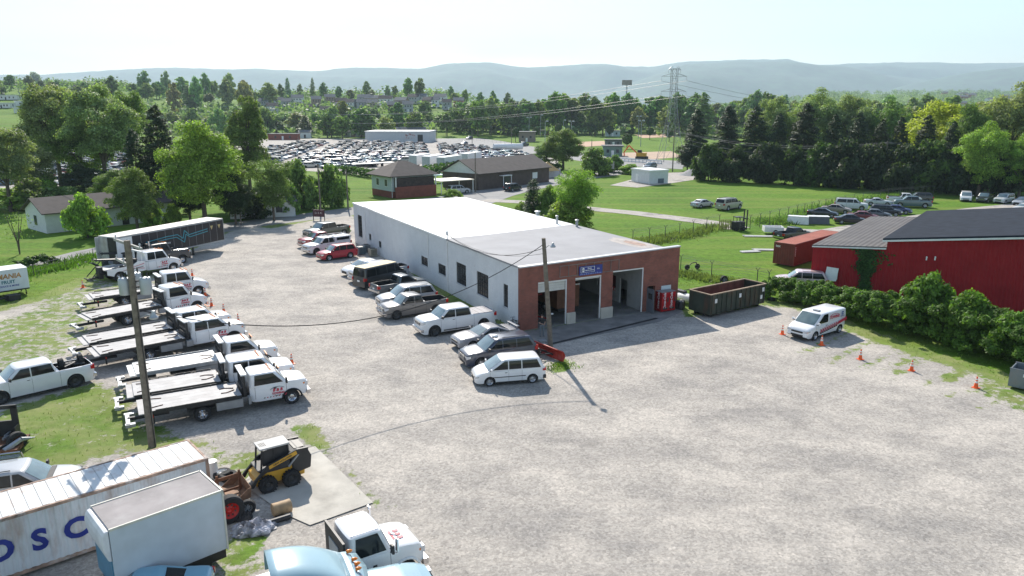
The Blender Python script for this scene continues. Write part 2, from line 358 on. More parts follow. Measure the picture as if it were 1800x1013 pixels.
# ground sheet
rows = [8 * (16000 / 8) ** (i / 259) for i in range(260)]; cols = np.linspace(-1.5, 1.5, 150)
vs = []; fs = []
for y in rows:
    for a in cols:
        x = a * (y + 60); vs.append((x, y, G(x, y) - .02))
nc = len(cols)
for i in range(len(rows) - 1):
    for j in range(nc - 1): fs.append((i * nc + j, i * nc + j + 1, (i + 1) * nc + j + 1, (i + 1) * nc + j))
# the sheet also runs on behind the viewpoint
o = len(vs)
for y in (-400, 8):
    for a in cols: vs.append((a * 68 if y == 8 else a * 400, y, -.02))
for j in range(nc - 1): fs.append((o + j, o + j + 1, o + nc + j + 1, o + nc + j))
g = MB(); g.add(vs, fs, 0, True); ground = struct(part('ground', g, grassg_m))
def poly(pts, z=0): return np.array([P(a, b, z)[:2] for a, b in pts])
def sdist(X, Y, pg):                    # signed distance, positive inside
    n = len(pg); d = np.full(X.shape, 1e9); inside = np.zeros(X.shape, bool)
    for i in range(n):
        ax, ay = pg[i]; bx, by = pg[(i + 1) % n]; ex, ey = bx - ax, by - ay
        t = np.clip(((X - ax) * ex + (Y - ay) * ey) / (ex * ex + ey * ey + 1e-9), 0, 1)
        d = np.minimum(d, np.hypot(X - ax - t * ex, Y - ay - t * ey))
        c = ((ay > Y) != (by > Y)) & (X < (bx - ax) * (Y - ay) / ((by - ay) + 1e-12) + ax); inside ^= c
    return np.where(inside, d, -d)
LOTP = [(-420, 1250), (-420, 560), (-60, 555), (0, 545), (100, 520), (160, 490), (225, 497), (330, 440), (398, 408), (440, 392), (500, 386), (560, 380), (618, 374), (640, 395), (740, 452), (915, 585),
        (1190, 536), (1215, 555), (1335, 535), (1400, 540), (1480, 575), (1560, 605), (1640, 632), (1720, 655), (1800, 690), (2100, 790), (2100, 1250), (900, 1500), (-200, 1500)]
lotp = poly(LOTP)
VEG = [  # (strength, softness m, polygon in photo pixels)
    (.60, 3.5, [(-420, 1250), (-420, 560), (0, 560), (100, 530), (190, 500), (120, 560), (150, 610), (60, 625), (-60, 640), (-200, 760), (-300, 1250)]) ,
    (.56, 4, [(-200, 650), (0, 600), (60, 520), (170, 480), (215, 500), (190, 560), (150, 620), (60, 650), (0, 680)]),
    (.50, 2, [(150, 480), (300, 470), (280, 500), (240, 560), (160, 530)]),
    (.80, 2.2, [(-100, 760), (60, 702), (175, 668), (232, 700), (248, 742), (300, 752), (345, 778), (330, 800), (200, 800), (60, 850), (-100, 880)]),
    (.7, 1.2, [(330, 770), (372, 770), (400, 800), (460, 790), (470, 830), (440, 870), (380, 820)]),
    (.85, .9, [(508, 748), (556, 742), (592, 800), (560, 800), (520, 770)]),
    (.62, .9, [(556, 790), (600, 810), (700, 900), (668, 905), (640, 880)]),
    (.7, .8, [(400, 940), (470, 925), (470, 960), (440, 1000), (385, 1013), (380, 960)]),
    (.55, 1.5, [(240, 1013), (400, 960), (480, 990), (420, 1100), (200, 1100)]),
    (.62, 3.0, [(1345, 530), (1400, 540), (1500, 578), (1540, 590), (1600, 615), (1660, 640), (1740, 660), (1820, 690), (1820, 640), (1500, 540), (1345, 500)]),
    (.55, 1.0, [(1500, 605), (1545, 590), (1560, 596), (1470, 640), (1450, 640)]),
    (.60, 1.0, [(1600, 622), (1640, 625), (1560, 655), (1530, 655)]),
    (.75, .9, [(1690, 640), (1735, 642), (1680, 672), (1630, 672)]),
    (.62, 1.4, [(1740, 650), (1830, 690), (1830, 740), (1760, 710), (1700, 690)]),
    (1.0, .7, [(640, 398), (740, 452), (915, 582), (902, 590), (800, 545), (720, 478), (655, 440), (632, 410)]),
    (.95, .8, [(965, 655), (985, 628), (1005, 635), (1003, 652), (980, 655)]),
    (.52, .8, [(1478, 585), (1492, 591), (1416, 627), (1392, 619)]),
    (.52, .8, [(1530, 597), (1544, 603), (1468, 639), (1444, 631)]),
    (.52, .8, [(1580, 612), (1594, 618), (1518, 654), (1494, 646)]),
    (.52, .8, [(1632, 628), (1646, 634), (1570, 670), (1546, 662)]),
    (.52, .8, [(1684, 645), (1698, 651), (1622, 687), (1598, 679)]),
    (.52, .8, [(1736, 663), (1750, 669), (1674, 705), (1650, 697)]),
    (.52, .8, [(1788, 683), (1802, 689), (1726, 725), (1702, 717)]),
    (.75, 1, [(560, 372), (600, 371), (590, 380), (480, 402), (450, 400)]),
]
step = .6
xs = np.arange(-60, 62, step); ys = np.arange(9, 132, step); X, Y = np.meshgrid(xs, ys)
sd0 = sdist(X, Y, lotp); veg = 1 - np.clip((sd0 + .3) / 1.6, 0, 1)
for st, so, pg in VEG:
    s = sdist(X, Y, poly(pg)); t = np.clip((s + so * .5) / so, 0, 1); veg = np.maximum(veg, st * t * t * (3 - 2 * t))
far = np.clip((Y - 95) / 30, 0, 1)
ok = sd0 > -2.0; idx = -np.ones(X.shape, int); cell = ok[:-1, :-1] & ok[1:, 1:] & ok[1:, :-1] & ok[:-1, 1:]
use = np.zeros(X.shape, bool); use[:-1, :-1] |= cell; use[1:, 1:] |= cell; use[1:, :-1] |= cell; use[:-1, 1:] |= cell
idx[use] = np.arange(use.sum()); g = MB()
g.add([(x, y, .004) for x, y in zip(X[use], Y[use])], [(int(idx[i, j]), int(idx[i, j + 1]), int(idx[i + 1, j + 1]), int(idx[i + 1, j])) for i, j in zip(*np.nonzero(cell))], 0, True)
lot = struct(part('gravel_lot', g, lot_m))
at = lot.data.attributes.new('veg', 'FLOAT', 'POINT'); at.data.foreach_set('value', veg[use].astype(np.float32))
def sheet(name, pts, m, z=.03, n=1, kind='structure'):
    mb = MB(); q = [P(a, b, 0) if b > 215 else PG(a, b) for a, b in pts]
    mb.add([(x, y, zz + z) for x, y, zz in q], [list(range(len(q)))]); o = part(name, mb, m); o['kind'] = kind; return o
def strip(name, pts, width, m, z=.03):      # ribbon along a centre line of photo points
    q = [Vector(P(a, b)) for a, b in pts]; L = []; Rr = []
    for i, p in enumerate(q):
        t = (q[min(i + 1, len(q) - 1)] - q[max(i - 1, 0)]).normalized(); n = Vector((-t.y, t.x, 0)); wd = width[i] if isinstance(width, list) else width
        L.append(p + n * wd / 2 + Vector((0, 0, z))); Rr.append(p - n * wd / 2 + Vector((0, 0, z)))
    mb = MB(); k = len(q); mb.add(L + Rr, [(i, k + i, k + i + 1, i + 1) for i in range(k - 1)]); return struct(part(name, mb, m))
strip('back_road', [(-380, 545), (-150, 512), (0, 484), (80, 468), (160, 446), (300, 418), (420, 396), (520, 384), (600, 374), (700, 362), (800, 350), (880, 337), (960, 322), (1020, 312), (1090, 303), (1140, 297), (1200, 291), (1330, 284), (1500, 283)],
      [6, 6, 6, 6, 6, 6, 7, 7, 8, 10, 10, 10, 9, 9, 8, 8, 8, 8, 8], road_m, .012)
sheet('side_street', [(742, 352), (870, 326), (930, 312), (980, 303), (1015, 312), (960, 328), (900, 345), (860, 360), (800, 372)], road_m, .016)
strip('field_track', [(850, 352), (930, 356), (1055, 369), (1110, 374), (1190, 384), (1245, 391), (1300, 402)], 4.2, yard_m, .02)
sheet('far_road', [(745, 236), (760, 252), (850, 262), (950, 272), (1060, 290), (1200, 298), (1200, 284), (1080, 275), (960, 262), (880, 248), (800, 238)], road_m, .03)
sheet('salvage_yard_ground', [(395, 250), (480, 240), (770, 236), (980, 280), (985, 300), (860, 300), (640, 308), (530, 300), (380, 262)], yard_m, .012)
sheet('salvage_yard_ground', [(-30, 275), (210, 262), (230, 310), (60, 335), (-60, 330)], yard_m, .012)
sheet('gravel_pad', [(1072, 326), (1110, 316), (1150, 305), (1225, 302), (1245, 308), (1235, 314), (1170, 324), (1120, 330)], yard_m, .02)
sheet('construction_ground', [(1060, 270), (1180, 266), (1200, 276), (1130, 282), (1060, 281)], mat('bare_earth', (.42, .30, .21), .95, var=.2, scale=.2), .02)
sheet('ball_field_dirt', [(1015, 250), (1062, 248), (1066, 256), (1018, 259)], mat('infield_dirt', (.46, .30, .20), .95, var=.1, scale=.2), .05)
sheet('ball_field_dirt', [(1115, 237), (1170, 235), (1185, 241), (1130, 243)], MAT['infield_dirt'], .05)
sheet('right_lot_gravel', [(1360, 400), (1440, 404), (1560, 385), (1700, 366), (1800, 356), (1860, 375), (1800, 420), (1500, 430), (1380, 425)], yard_m, .006)
sheet('concrete_pad', [(554, 786), (656, 885), (545, 925), (500, 905), (425, 852), (462, 812)], conc_m, .05)
# apron in front of the bays and the drain channel across it
sheet('concrete_apron', [(915, 584), (1190, 540), (1200, 548), (1160, 566), (968, 607)], apron_m, .02)
dr = MB(); a, b = Vector(P(962, 607)), Vector(P(1155, 560)); t = (b - a).normalized(); n = Vector((-t.y, t.x, 0)) * .16
dr.add([a + n + Vector((0, 0, .026)), a - n + Vector((0, 0, .026)), b - n + Vector((0, 0, .026)), b + n + Vector((0, 0, .026))], [(0, 1, 2, 3)])
for k in range(60):
    c = a.lerp(b, (k + .5) / 60); dr.box((c.x, c.y, .03), (.05, .3, .012), 0, math.atan2(t.y, t.x))
tag(part('drain_grate', dr, dark_m), 'long dark drain channel across the concrete in front of the garage bays', 'drain grate')
# ------------------------------------------------------------------ far ridges
def ridge(name, prof, D, depth, base_y=178):
    m = mat('forest_' + name, (.03, .075, .03), .95, var=.55, scale=.012)
    px = np.linspace(-250, 2050, 220); pr = np.interp(px, [a for a, b in prof], [b for a, b in prof])
    mb = MB(); vs = []; K = 22
    for k in range(K + 1):
        f = k / K; ff = math.sin(f * math.pi / 2) ** 1.15 if k <= K else 1
        Yk = D - depth * (1 - f)
        for i, p in enumerate(px):
            zt = CAM_H + D * (HOR - pr[i]) / 1338.0; xx = (p - 900) / 1338.0 * Yk
            z = -20 + (zt + 20) * ff
            nv = noise.fractal(Vector((xx * .0011, Yk * .0011, 3.1)), 1, 2, 5); z += nv * (zt * .16) * math.sin(f * math.pi) + noise.noise(Vector((xx * .02, Yk * .02, 0))) * 7 * f
            vs.append((xx, Yk, z))
    n = len(px)
    for i, p in enumerate(px): vs.append(((p - 900) / 1338.0 * (D + 900), D + 900, -30))
    mb.add(vs, [(k * n + i, k * n + i + 1, (k + 1) * n + i + 1, (k + 1) * n + i) for k in range(K + 1) for i in range(n - 1)], 0, True)
    return struct(part('hills', mb, m))
ridge('far', [(-250, 136), (0, 134), (80, 134), (200, 127), (330, 124), (420, 125), (480, 126), (560, 128), (600, 125), (680, 122), (740, 124), (780, 118), (860, 115), (900, 122), (925, 125), (1060, 117), (1095, 121), (1145, 121), (1200, 114), (1290, 110), (1380, 112), (1435, 119), (1500, 116), (1580, 115), (1700, 116), (1800, 115), (2050, 112)], 9500, 2600)
ridge('middle', [(-250, 205), (1000, 200), (1100, 150), (1200, 118), (1290, 112), (1380, 114), (1440, 121), (1520, 131), (1600, 140), (1680, 150), (1800, 170), (2050, 190)], 7800, 2000)
ridge('near', [(-250, 205), (1400, 205), (1500, 170), (1600, 150), (1700, 131), (1800, 119), (2050, 108)], 7000, 1800)
# ------------------------------------------------------------------ vehicles
def lerp(a, b, t): return a + (b - a) * t
def ip(prof, x): return float(np.interp(x, [p[0] for p in prof], [p[1] for p in prof]))
SPECS = {
 'sedan':  dict(L=4.75, W=1.82, H=1.44, wb=2.75, r=.32, fo=.95, deck=[(-2.38, .80), (-2.3, .96), (-1.55, 1.02), (-1.2, .98), (.9, .94), (1.3, .93), (1.9, .82), (2.25, .68), (2.38, .55)], gh=(1.25, -1.75, .42, -.85), div=[.0, -.85], rear=True),
 'coupe':  dict(L=4.77, W=1.88, H=1.38, wb=2.72, r=.34, fo=.95, deck=[(-2.38, .82), (-2.3, .98), (-1.5, 1.02), (-1.1, .96), (.8, .94), (1.2, .95), (1.9, .88), (2.3, .78), (2.38, .6)], gh=(.95, -1.75, .15, -.75), div=[-.62], rear=True),
 'suv':    dict(L=4.9, W=1.95, H=1.78, wb=2.86, r=.38, fo=.95, deck=[(-2.45, .95), (-2.38, 1.12), (-1, 1.12), (1.0, 1.10), (1.3, 1.12), (2.0, 1.02), (2.38, .9), (2.45, .7)], gh=(1.2, -2.36, .45, -2.0), div=[.0, -.95], rear=True),
 'longsuv':dict(L=5.4, W=2.0, H=1.92, wb=3.3, r=.40, fo=.98, deck=[(-2.7, 1.0), (-2.66, 1.2), (-1, 1.2), (1.2, 1.18), (1.6, 1.2), (2.4, 1.12), (2.64, 1.02), (2.7, .75)], gh=(1.5, -2.6, .8, -2.35), div=[.3, -.75], rear=True),
 'minivan':dict(L=4.8, W=1.98, H=1.75, wb=2.9, r=.33, fo=.97, deck=[(-2.4, .95), (-2.34, 1.08), (-1, 1.06), (1.1, 1.02), (1.5, 1.03), (2.0, .90), (2.3, .74), (2.4, .55)], gh=(1.55, -2.3, .55, -2.0), div=[.15, -.75], rear=True),
 'van':    dict(L=5.3, W=2.0, H=2.05, wb=3.2, r=.36, fo=.9, deck=[(-2.65, 1.0), (-2.6, 1.2), (-1, 1.2), (1.6, 1.2), (1.9, 1.2), (2.4, 1.1), (2.62, .98), (2.65, .7)], gh=(1.95, -2.6, 1.35, -2.5), div=[1.0, .0, -1.3], rear=True),
 'cargovan':dict(L=4.82, W=1.86, H=1.84, wb=3.06, r=.33, fo=.88, deck=[(-2.41, .95), (-2.36, 1.08), (-1, 1.08), (1.1, 1.05), (1.5, 1.08), (2.0, .95), (2.32, .78), (2.41, .55)], gh=(1.62, -2.36, .72, -2.28), div=[.05], rear=True, cargo=True),
 'pickup': dict(L=5.8, W=2.0, H=1.88, wb=3.6, r=.40, fo=.95, deck=[(-2.9, 1.02), (-2.85, 1.2), (-1, 1.22), (1.2, 1.18), (1.7, 1.22), (2.5, 1.15), (2.82, 1.05), (2.9, .75)], gh=(1.55, -.62, .92, -.42), div=[.25], bed=(-2.8, -.74), rear=True),
 'crewpickup': dict(L=6.2, W=2.05, H=1.98, wb=4.06, r=.43, fo=.98, deck=[(-3.1, 1.08), (-3.05, 1.28), (-1, 1.3), (1.3, 1.28), (1.75, 1.34), (2.7, 1.27), (3.02, 1.18), (3.1, .8)], gh=(1.75, -1.0, 1.05, -.82), div=[.38], bed=(-3.0, -1.12), rear=True),
 'regpickup': dict(L=5.3, W=1.95, H=1.7, wb=3.1, r=.36, fo=.92, deck=[(-2.65, .95), (-2.6, 1.1), (-1, 1.12), (1.1, 1.08), (1.5, 1.1), (2.2, 1.03), (2.58, .92), (2.65, .65)], gh=(1.35, -.42, .72, -.25), div=[], bed=(-2.55, -.52), rear=True),
}
def body_w(s, x, z, zd):
    W2 = s['W'] / 2; L2 = s['L'] / 2; z0 = s.get('zb', .22)
    u = (z - z0) / max(.1, zd - z0)
    f = float(np.interp(u, [0, .25, .5, .8, 1], [.94, .985, 1, .98, .945]))
    e = max(0, (abs(x) - (L2 - .75)) / .75); return W2 * f * (1 - .17 * e ** 2.4)
def car_body(s):
    L2 = s['L'] / 2; zb0 = s.get('zb', .22); r = s['r']; Ra = r * 1.17
    xf = L2 - s['fo']; xr = xf - s['wb']; wheels = [xf] + ([] if s.get('front_only') else [xr]); s['xf'], s['xr'] = xf, xr
    x0, x1 = s.get('span', (-L2, L2))
    xs = set(np.linspace(x0, x1, 22).round(3))
    for xw in wheels:
        for k in range(13):
            xs.add(round(xw - Ra * math.cos(math.pi * k / 12), 3))
        xs.add(round(xw - Ra - .012, 3)); xs.add(round(xw + Ra + .012, 3))
    xs |= {round(L2 - .06, 3), round(L2 - .16, 3), round(-L2 + .06, 3), round(-L2 + .16, 3)}
    bed = s.get('bed')
    if bed: xs |= {bed[0], bed[0] + .012, bed[1], bed[1] - .012}
    xs = sorted(x for x in xs if x0 - 1e-6 <= x <= x1 + 1e-6); mb = MB(); rings = []
    for x in xs:
        zd = ip(s['deck'], x); zb = zb0
        for xw in wheels:
            if abs(x - xw) < Ra: zb = max(zb, r + math.sqrt(max(0, Ra * Ra - (x - xw) ** 2)) * .98)
        zb = min(zb, zd - .12)
        e = max(0, (abs(x) - (L2 - .18)) / .18); zb += .10 * e
        tl = [0, .1, .3, .55, .82, .96]
        pts = [(0, zb), (body_w(s, x, zb, zd) * .9, zb)]
        for t in tl: z = zb + t * (zd - zb); pts.append((body_w(s, x, z, zd), z))
        inb = bed and bed[0] + .006 < x < bed[1] - .006
        wt = body_w(s, x, zd, zd)
        if inb: pts += [(wt - .03, zd), (wt - .11, zd), (wt - .12, s.get('bedz', .72)), (0, s.get('bedz', .72))]
        else: pts += [(wt * .95, zd + .005), (wt * .80, zd + .03), (wt * .45, zd + .045), (0, zd + .05)]
        rings.append((x, pts, inb))
    n = 12; vs = []
    for x, pts, inb in rings:
        vs += [(x, y, z) for y, z in pts] + [(x, -y, z) for y, z in pts[1:-1][::-1]]
    m = 2 * n - 2; fsd = []; mi = []
    for i in range(len(rings) - 1):
        for k in range(m):
            a, b = i * m + k, i * m + (k + 1) % m; q = (a, a + m, b + m, b)
            mat_i = 1 if (k == 0 or k == m - 1 or k == 1 or k == m - 2) else 0
            if (rings[i][2] or rings[i + 1][2]) and 9 <= k <= 12: mat_i = 2
            mb.add([], [], 0); mb.f.append(list(q)); mb.m.append(mat_i); mb.sm.append(True)
    mb.v = vs
    mb.f.append(list(range(m))); mb.m.append(0); mb.sm.append(False)
    o = (len(rings) - 1) * m; mb.f.append([o + k for k in range(m)][::-1]); mb.m.append(0); mb.sm.append(False)
    return mb
def gh_fn(s):
    bf, br, tf, tr = s['gh']; H = s['H']; zb = s.get('belt', ip(s['deck'], (bf + br) / 2) - .02); W2 = s['W'] / 2
    wb, wt = W2 * .93, W2 * (.90 if s.get('cargo') else .78 if H < 1.6 else .83)
    def f(t):     # front x, rear x, half width, z at height fraction t
        if t <= .9: u = t / .9; return lerp(bf, tf, u), lerp(br, tr, u), lerp(wb, wt, u) + .02 * math.sin(u * math.pi), lerp(zb, H - .075, u)
        u = (t - .9) / .1; return lerp(tf, tf - .14, u), lerp(tr, tr + .12, u), wt - .11 * u, H - .075 + .06 * math.sin(u * math.pi / 2)
    return f
def gh_ring(xf, xr, w, z, rc=.13):
    p = []; bow = .07; mid = (xf + xr) / 2
    def bx(x, y): return x + bow * (1 - (y / w) ** 2) * (1 if x > mid else -.6)
    for y in np.linspace(-w + rc, w - rc, 7): p.append((bx(xf, y) , y))
    for a in (30, 60, 90): p.append((bx(xf - rc, w) + rc * math.cos(R(a)), w - rc + rc * math.sin(R(a))))
    for x in np.linspace(xf - rc, xr + rc, 8)[1:-1]: p.append((x, w))
    for a in (90, 120, 150): p.append((bx(xr + rc, w) + rc * math.cos(R(a)), w - rc + rc * math.sin(R(a))))
    for y in np.linspace(w - rc, -w + rc, 7): p.append((bx(xr, y), y))
    for a in (210, 240, 270): p.append((bx(xr + rc, w) + rc * math.cos(R(a)), -w + rc + rc * math.sin(R(a))))
    for x in np.linspace(xr + rc, xf - rc, 8)[1:-1]: p.append((x, -w))
    for a in (270, 300, 330): p.append((bx(xf - rc, w) + rc * math.cos(R(a)), -w + rc + rc * math.sin(R(a))))
    return [(x, y, z) for x, y in p]
def greenhouse(s, mb):
    f = gh_fn(s); rings = [gh_ring(*f(t)) for t in (0, .25, .5, .7, .9, .95, 1.0)]; n = len(rings[0]); o = len(mb.v)
    for r_ in rings: mb.v += r_
    for i in range(len(rings) - 1):
        for k in range(n):
            mb.f.append([o + i * n + k, o + i * n + (k + 1) % n, o + (i + 1) * n + (k + 1) % n, o + (i + 1) * n + k]); mb.m.append(0); mb.sm.append(True)
    xf, xr, w, z = f(1.0); mb.v.append(((xf + xr) / 2, 0, s['H'])); c = len(mb.v) - 1; q = o + (len(rings) - 1) * n
    for k in range(n): mb.f.append([q + k, q + (k + 1) % n, c]); mb.m.append(0); mb.sm.append(True)
    return mb
def panes(s):
    f = gh_fn(s); res = []; bow = .07; of = .014
    def grid(name, fn, nu, nv, m):
        mb = MB(); vs = [fn(i / nu, j / nv) for j in range(nv + 1) for i in range(nu + 1)]
        mb.add(vs, [(j * (nu + 1) + i, j * (nu + 1) + i + 1, (j + 1) * (nu + 1) + i + 1, (j + 1) * (nu + 1) + i) for j in range(nv) for i in range(nu)], 0, True); res.append((name, mb, m))
    def fw(u, v):
        t = .07 + v * .80; xf, xr, w, z = f(t); y = (u * 2 - 1) * (w - .11); return (xf + bow * (1 - (y / w) ** 2) + of, y, z + of * .6)
    grid('windshield', fw, 8, 3, wind_m)
    if s.get('rear'):
        def rw(u, v):
            t = .12 + v * .70; xf, xr, w, z = f(t); y = -(u * 2 - 1) * (w - .17); return (xr - .6 * bow * (1 - (y / w) ** 2) - of, y, z + of * .4)
        grid('rear_window', rw, 8, 3, glass_m)
    div = s['div']; xfb = lambda t: f(t)[0] - .20; xrb = lambda t: f(t)[1] + (.22 if not s.get('bed') else .1)
    edges = [xfb] + [(lambda t, d=d: d) for d in div] + [xrb]
    ng = 1 if s.get('cargo') else len(edges) - 1
    for sd_ in (1, -1):
        for k in range(ng):
            def sw(u, v, a=edges[k], b=edges[k + 1], k=k):
                t = .10 + v * .76; w = f(t)[2] + of; x1 = a(t) - (.035 if k else 0); x0 = b(t) + (.035 if k < ng - 1 else 0)
                return (lerp(x1, x0, u), sd_ * w, f(t)[3])
            grid('side_window', sw, 2, 3, glass_m)
            if sd_ == 1: mb_ = res[-1][1]; mb_.f = [q[::-1] for q in mb_.f]
    return res
def wheel_parts(r, wd=.23, truck=False, style=0):
    t = MB(); h = wd / 2; rr = r * .64 if not truck else r * .56
    t.lathe([(rr, -h * .9), (r * .90, -h), (r * .985, -h * .75), (r, 0), (r * .985, h * .75), (r * .90, h), (rr, h * .9), (rr, -h * .9)], axis='Y', n=22)
    m = MB(); m.lathe([(.001, h * .35), (r * .16, h * .5), (rr * .55, h * .30), (rr * .98, h * .82), (rr * 1.02, h * .95)], axis='Y', n=22, mi=0)
    m.lathe([(.001, -h * .35), (r * .16, -h * .5), (rr * .55, -h * .30), (rr * .98, -h * .82), (rr * 1.02, -h * .95)][::-1], axis='Y', n=22, mi=0)
    ns = 5 if not truck else 8
    for k in range(ns):
        a = 2 * math.pi * (k + .5) / ns; q = MB()
        for sg in (1, -1):
            m.box((math.cos(a) * rr * .66, sg * h * .62, math.sin(a) * rr * .66), (rr * .2, .02, rr * .2), 1, rot=Matrix.Rotation(-a, 3, 'Y'))
    return t, m
MESH = {}
def cached(key, mb_fn, name, mats):
    if key not in MESH: MESH[key] = mb_fn().mesh(name, mats)
    return MESH[key]
def car_meshes(kind, darkrim=False):
    key = ('car', kind, darkrim)
    if key in MESH: return MESH[key]
    s = SPECS[kind]; L = []
    body = car_body(s); greenhouse(s, body)
    zd = lambda x: ip(s['deck'], x); L2 = s['L'] / 2; zb = s.get('zb', .22)
    def seam(x, z0, z1, w=.012):
        for sg in (1, -1):
            pts = [(x, sg * (body_w(s, x, z, zd(x)) + .003), z) for z in np.linspace(z0, z1, 6)]
            for a, b in zip(pts, pts[1:]): body.add([(a[0] - w / 2, a[1], a[2]), (a[0] + w / 2, a[1], a[2]), (b[0] + w / 2, b[1], b[2]), (b[0] - w / 2, b[1], b[2])], [(0, 1, 2, 3) if sg < 0 else (3, 2, 1, 0)], 1)
    gx = s['gh'][0] - .15
    for d in [gx] + [x for x in s['div']] + ([s['bed'][1] - .02] if s.get('bed') else []):
        if abs(d - s['xr']) > s['r'] * 1.3 or s.get('bed'): seam(d, zb + .08, zd(d) - .05)
    # sills / lower cladding strip
    for sg in (1, -1):
        xa, xb = s['xr'] + s['r'] * 1.25, s['xf'] - s['r'] * 1.25
        body.box(((xa + xb) / 2, sg * (s['W'] / 2 * .955), zb + .03), (xb - xa, .05, .07), 1)
        for d in s['div'][:1] or [0.2]:
            body.box((d + .18, sg * (body_w(s, d, zd(d) - .12, zd(d)) + .01), zd(d) - .14), (.17, .025, .03), 1)
        body.box((gx - .02, sg * (s['W'] / 2 + .02), zd(gx) + .06), (.05, .16, .04), 1)
    L.append(('body', body.mesh('body', [paint, under_m, blackp_m]), True, None))
    for nm, mb, m in panes(s): L.append((nm, mb.mesh(nm, [m]), False, None))
    # lamps, grille, bumpers, mirrors
    wf = body_w(s, L2 - .1, .6, 1); zf = zd(L2 - .12); truck = bool(s.get('bed')) or kind in ('longsuv', 'van', 'suv')
    lh = .20 if truck else .13
    for sg in (1, -1):
        h = MB(); h.add([(L2 - .035, sg * (wf * .58), zf - .06 - lh), (L2 - .05, sg * (wf * .98), zf - .04 - lh), (L2 - .30, sg * (wf * 1.065), zf - .02 - lh * .6), (L2 - .30, sg * (wf * 1.06), zf - .02), (L2 - .07, sg * (wf * .96), zf - .03), (L2 - .045, sg * (wf * .58), zf - .05)],
              [(0, 1, 4, 5), (1, 2, 3, 4)] if sg > 0 else [(5, 4, 1, 0), (4, 3, 2, 1)], 0)
        h.v = [(x + .035, y * 1.012, z) for x, y, z in h.v]
        L.append(('headlight', h.mesh('headlight', [lamp_m]), False, None))
        zt = zd(-L2 + .1); tl = MB(); tl.box((-L2 + .02, sg * wf * .90, zt - .17), (.10, .15, .30 if truck else .17)); tl.box((-L2 + .12, sg * (wf * 1.04), zt - .17), (.2, .03, .24 if truck else .14))
        L.append(('taillight', tl.mesh('taillight', [tail_m]), False, None))
        mi_ = MB(); xm = s['gh'][0] - .22; zm = zd(xm) + .10; sc = 1.35 if truck else 1
        mi_.box((xm, sg * (s['W'] / 2 + .10 * sc), zm + .03), (.09, .19 * sc, .14 * sc)); L.append(('mirror', mi_.mesh('mirror', [paint if not truck else blackp_m]), True, None))
    g = MB(); gz = zf - .17 if not truck else zf - .2
    g.box((L2 + .005, 0, gz), (.05, wf * 1.10, .22 if truck else .12)); 
    if truck:
        for k in range(3): g.box((L2 + .03, 0, gz - .07 + .07 * k), (.03, wf * 1.08, .025), 1)
    g.box((L2 + .0, 0, zb + .16), (.05, wf * 1.15, .12)); L.append(('grille', g.mesh('grille', [blackp_m, chrome_m]), False, None))
    bf_ = MB()
    if truck and s.get('bed'):
        bf_.box((L2 - .02, 0, zb + .30), (.22, wf * 2.06, .20)); bf2 = MB(); bf2.box((-L2 + .0, 0, zb + .32), (.22, wf * 2.0, .20))
        for nm, mm, cc in (('front_bumper', bf_, chrome_m), ('rear_bumper', bf2, chrome_m)): L.append((nm, mm.mesh(nm, [cc]), False, None))
    pl = MB(); pl.box((-L2 - .012, 0, zd(-L2 + .1) - .35), (.02, .32, .15)); L.append(('licence_plate', pl.mesh('licence_plate', [white_m]), False, None))
    if s.get('cargo') or kind in ('suv', 'longsuv'):
        rr = MB(); f = gh_fn(s); xf_, xr_, w_, z_ = f(1)
        if not s.get('cargo'):
            for sg in (1, -1): rr.tube((xf_ - .35, sg * w_ * .93, s['H'] + .03), (xr_ + .25, sg * w_ * .93, s['H'] + .03), .022)
            L.append(('roof_rails', rr.mesh('roof_rails', [blackp_m]), False, None))
    t, m = wheel_parts(s['r'], .24 if not truck else .27)
    tm, rm = t.mesh('tyre', [tyre_m]), m.mesh('rim', [rimdark_m if darkrim else rim_m, rimdark_m])
    for x in (s['xf'], s['xr']):
        for sg in (1, -1): L.append(('wheel', tm, False, ((x, sg * (s['W'] / 2 - .13), s['r']), rm)))
    MESH[key] = L; return L
def build_car(name, kind, label, cat, loc, rz, color, scale=1.0, group=None, darkrim=False, roofcolor=None):
    t = thing(name, label, cat, loc, rz, group); t.scale = (scale,) * 3
    for nm, me, col, wh in car_meshes(kind, darkrim):
        o = mk(nm, me, t, color=color)
        if wh:
            o.location = wh[0]; mk('rim', wh[1], o, color=color)
    return t
def spot(F, Rr, side, s):     # world pose from the two wheel contacts on the visible side
    a, b = Vector(P(*F)[:2]), Vector(P(*Rr)[:2]); d = (a - b); L = d.length; d.normalize(); n = Vector((-d.y, d.x))  # left of heading
    mid = (a + b) / 2; k = L / s['wb']; k = min(1.07, max(.93, k))
    off = s['W'] / 2 * k * .95; c = mid - n * off * side            # side=+1: its left side is seen
    c = c - d * ((s['xf'] + s['xr']) / 2) * k if 'xf' in s else c
    return (c.x, c.y, 0), math.atan2(d.y, d.x), k
for k_, s_ in SPECS.items():
    s_['xf'] = s_['L'] / 2 - s_['fo']; s_['xr'] = s_['xf'] - s_['wb']
def put(name, kind, label, cat, F, Rr, side, color, group=None, **kw):
    loc, rz, k = spot(F, Rr, side, SPECS[kind]); return build_car(name, kind, label, cat, loc, rz, color, k, group, **kw)
GW = 'vehicles parked along the white wall'
WHT = (.74, .74, .74); SIL = (.42, .43, .44); DGR = (.13, .13, .135)
cv = put('parked_minivan', 'minivan', 'white minivan with tinted windows parked beside the red snow plow', 'minivan', (861, 680), (936, 674), 1, WHT, GW)
for sg in (1, -1): m_ = MB(); m_.box((.1, sg * .985, .62), (2.2, .03, .05)); part('side_moulding', m_, blackp_m, cv)
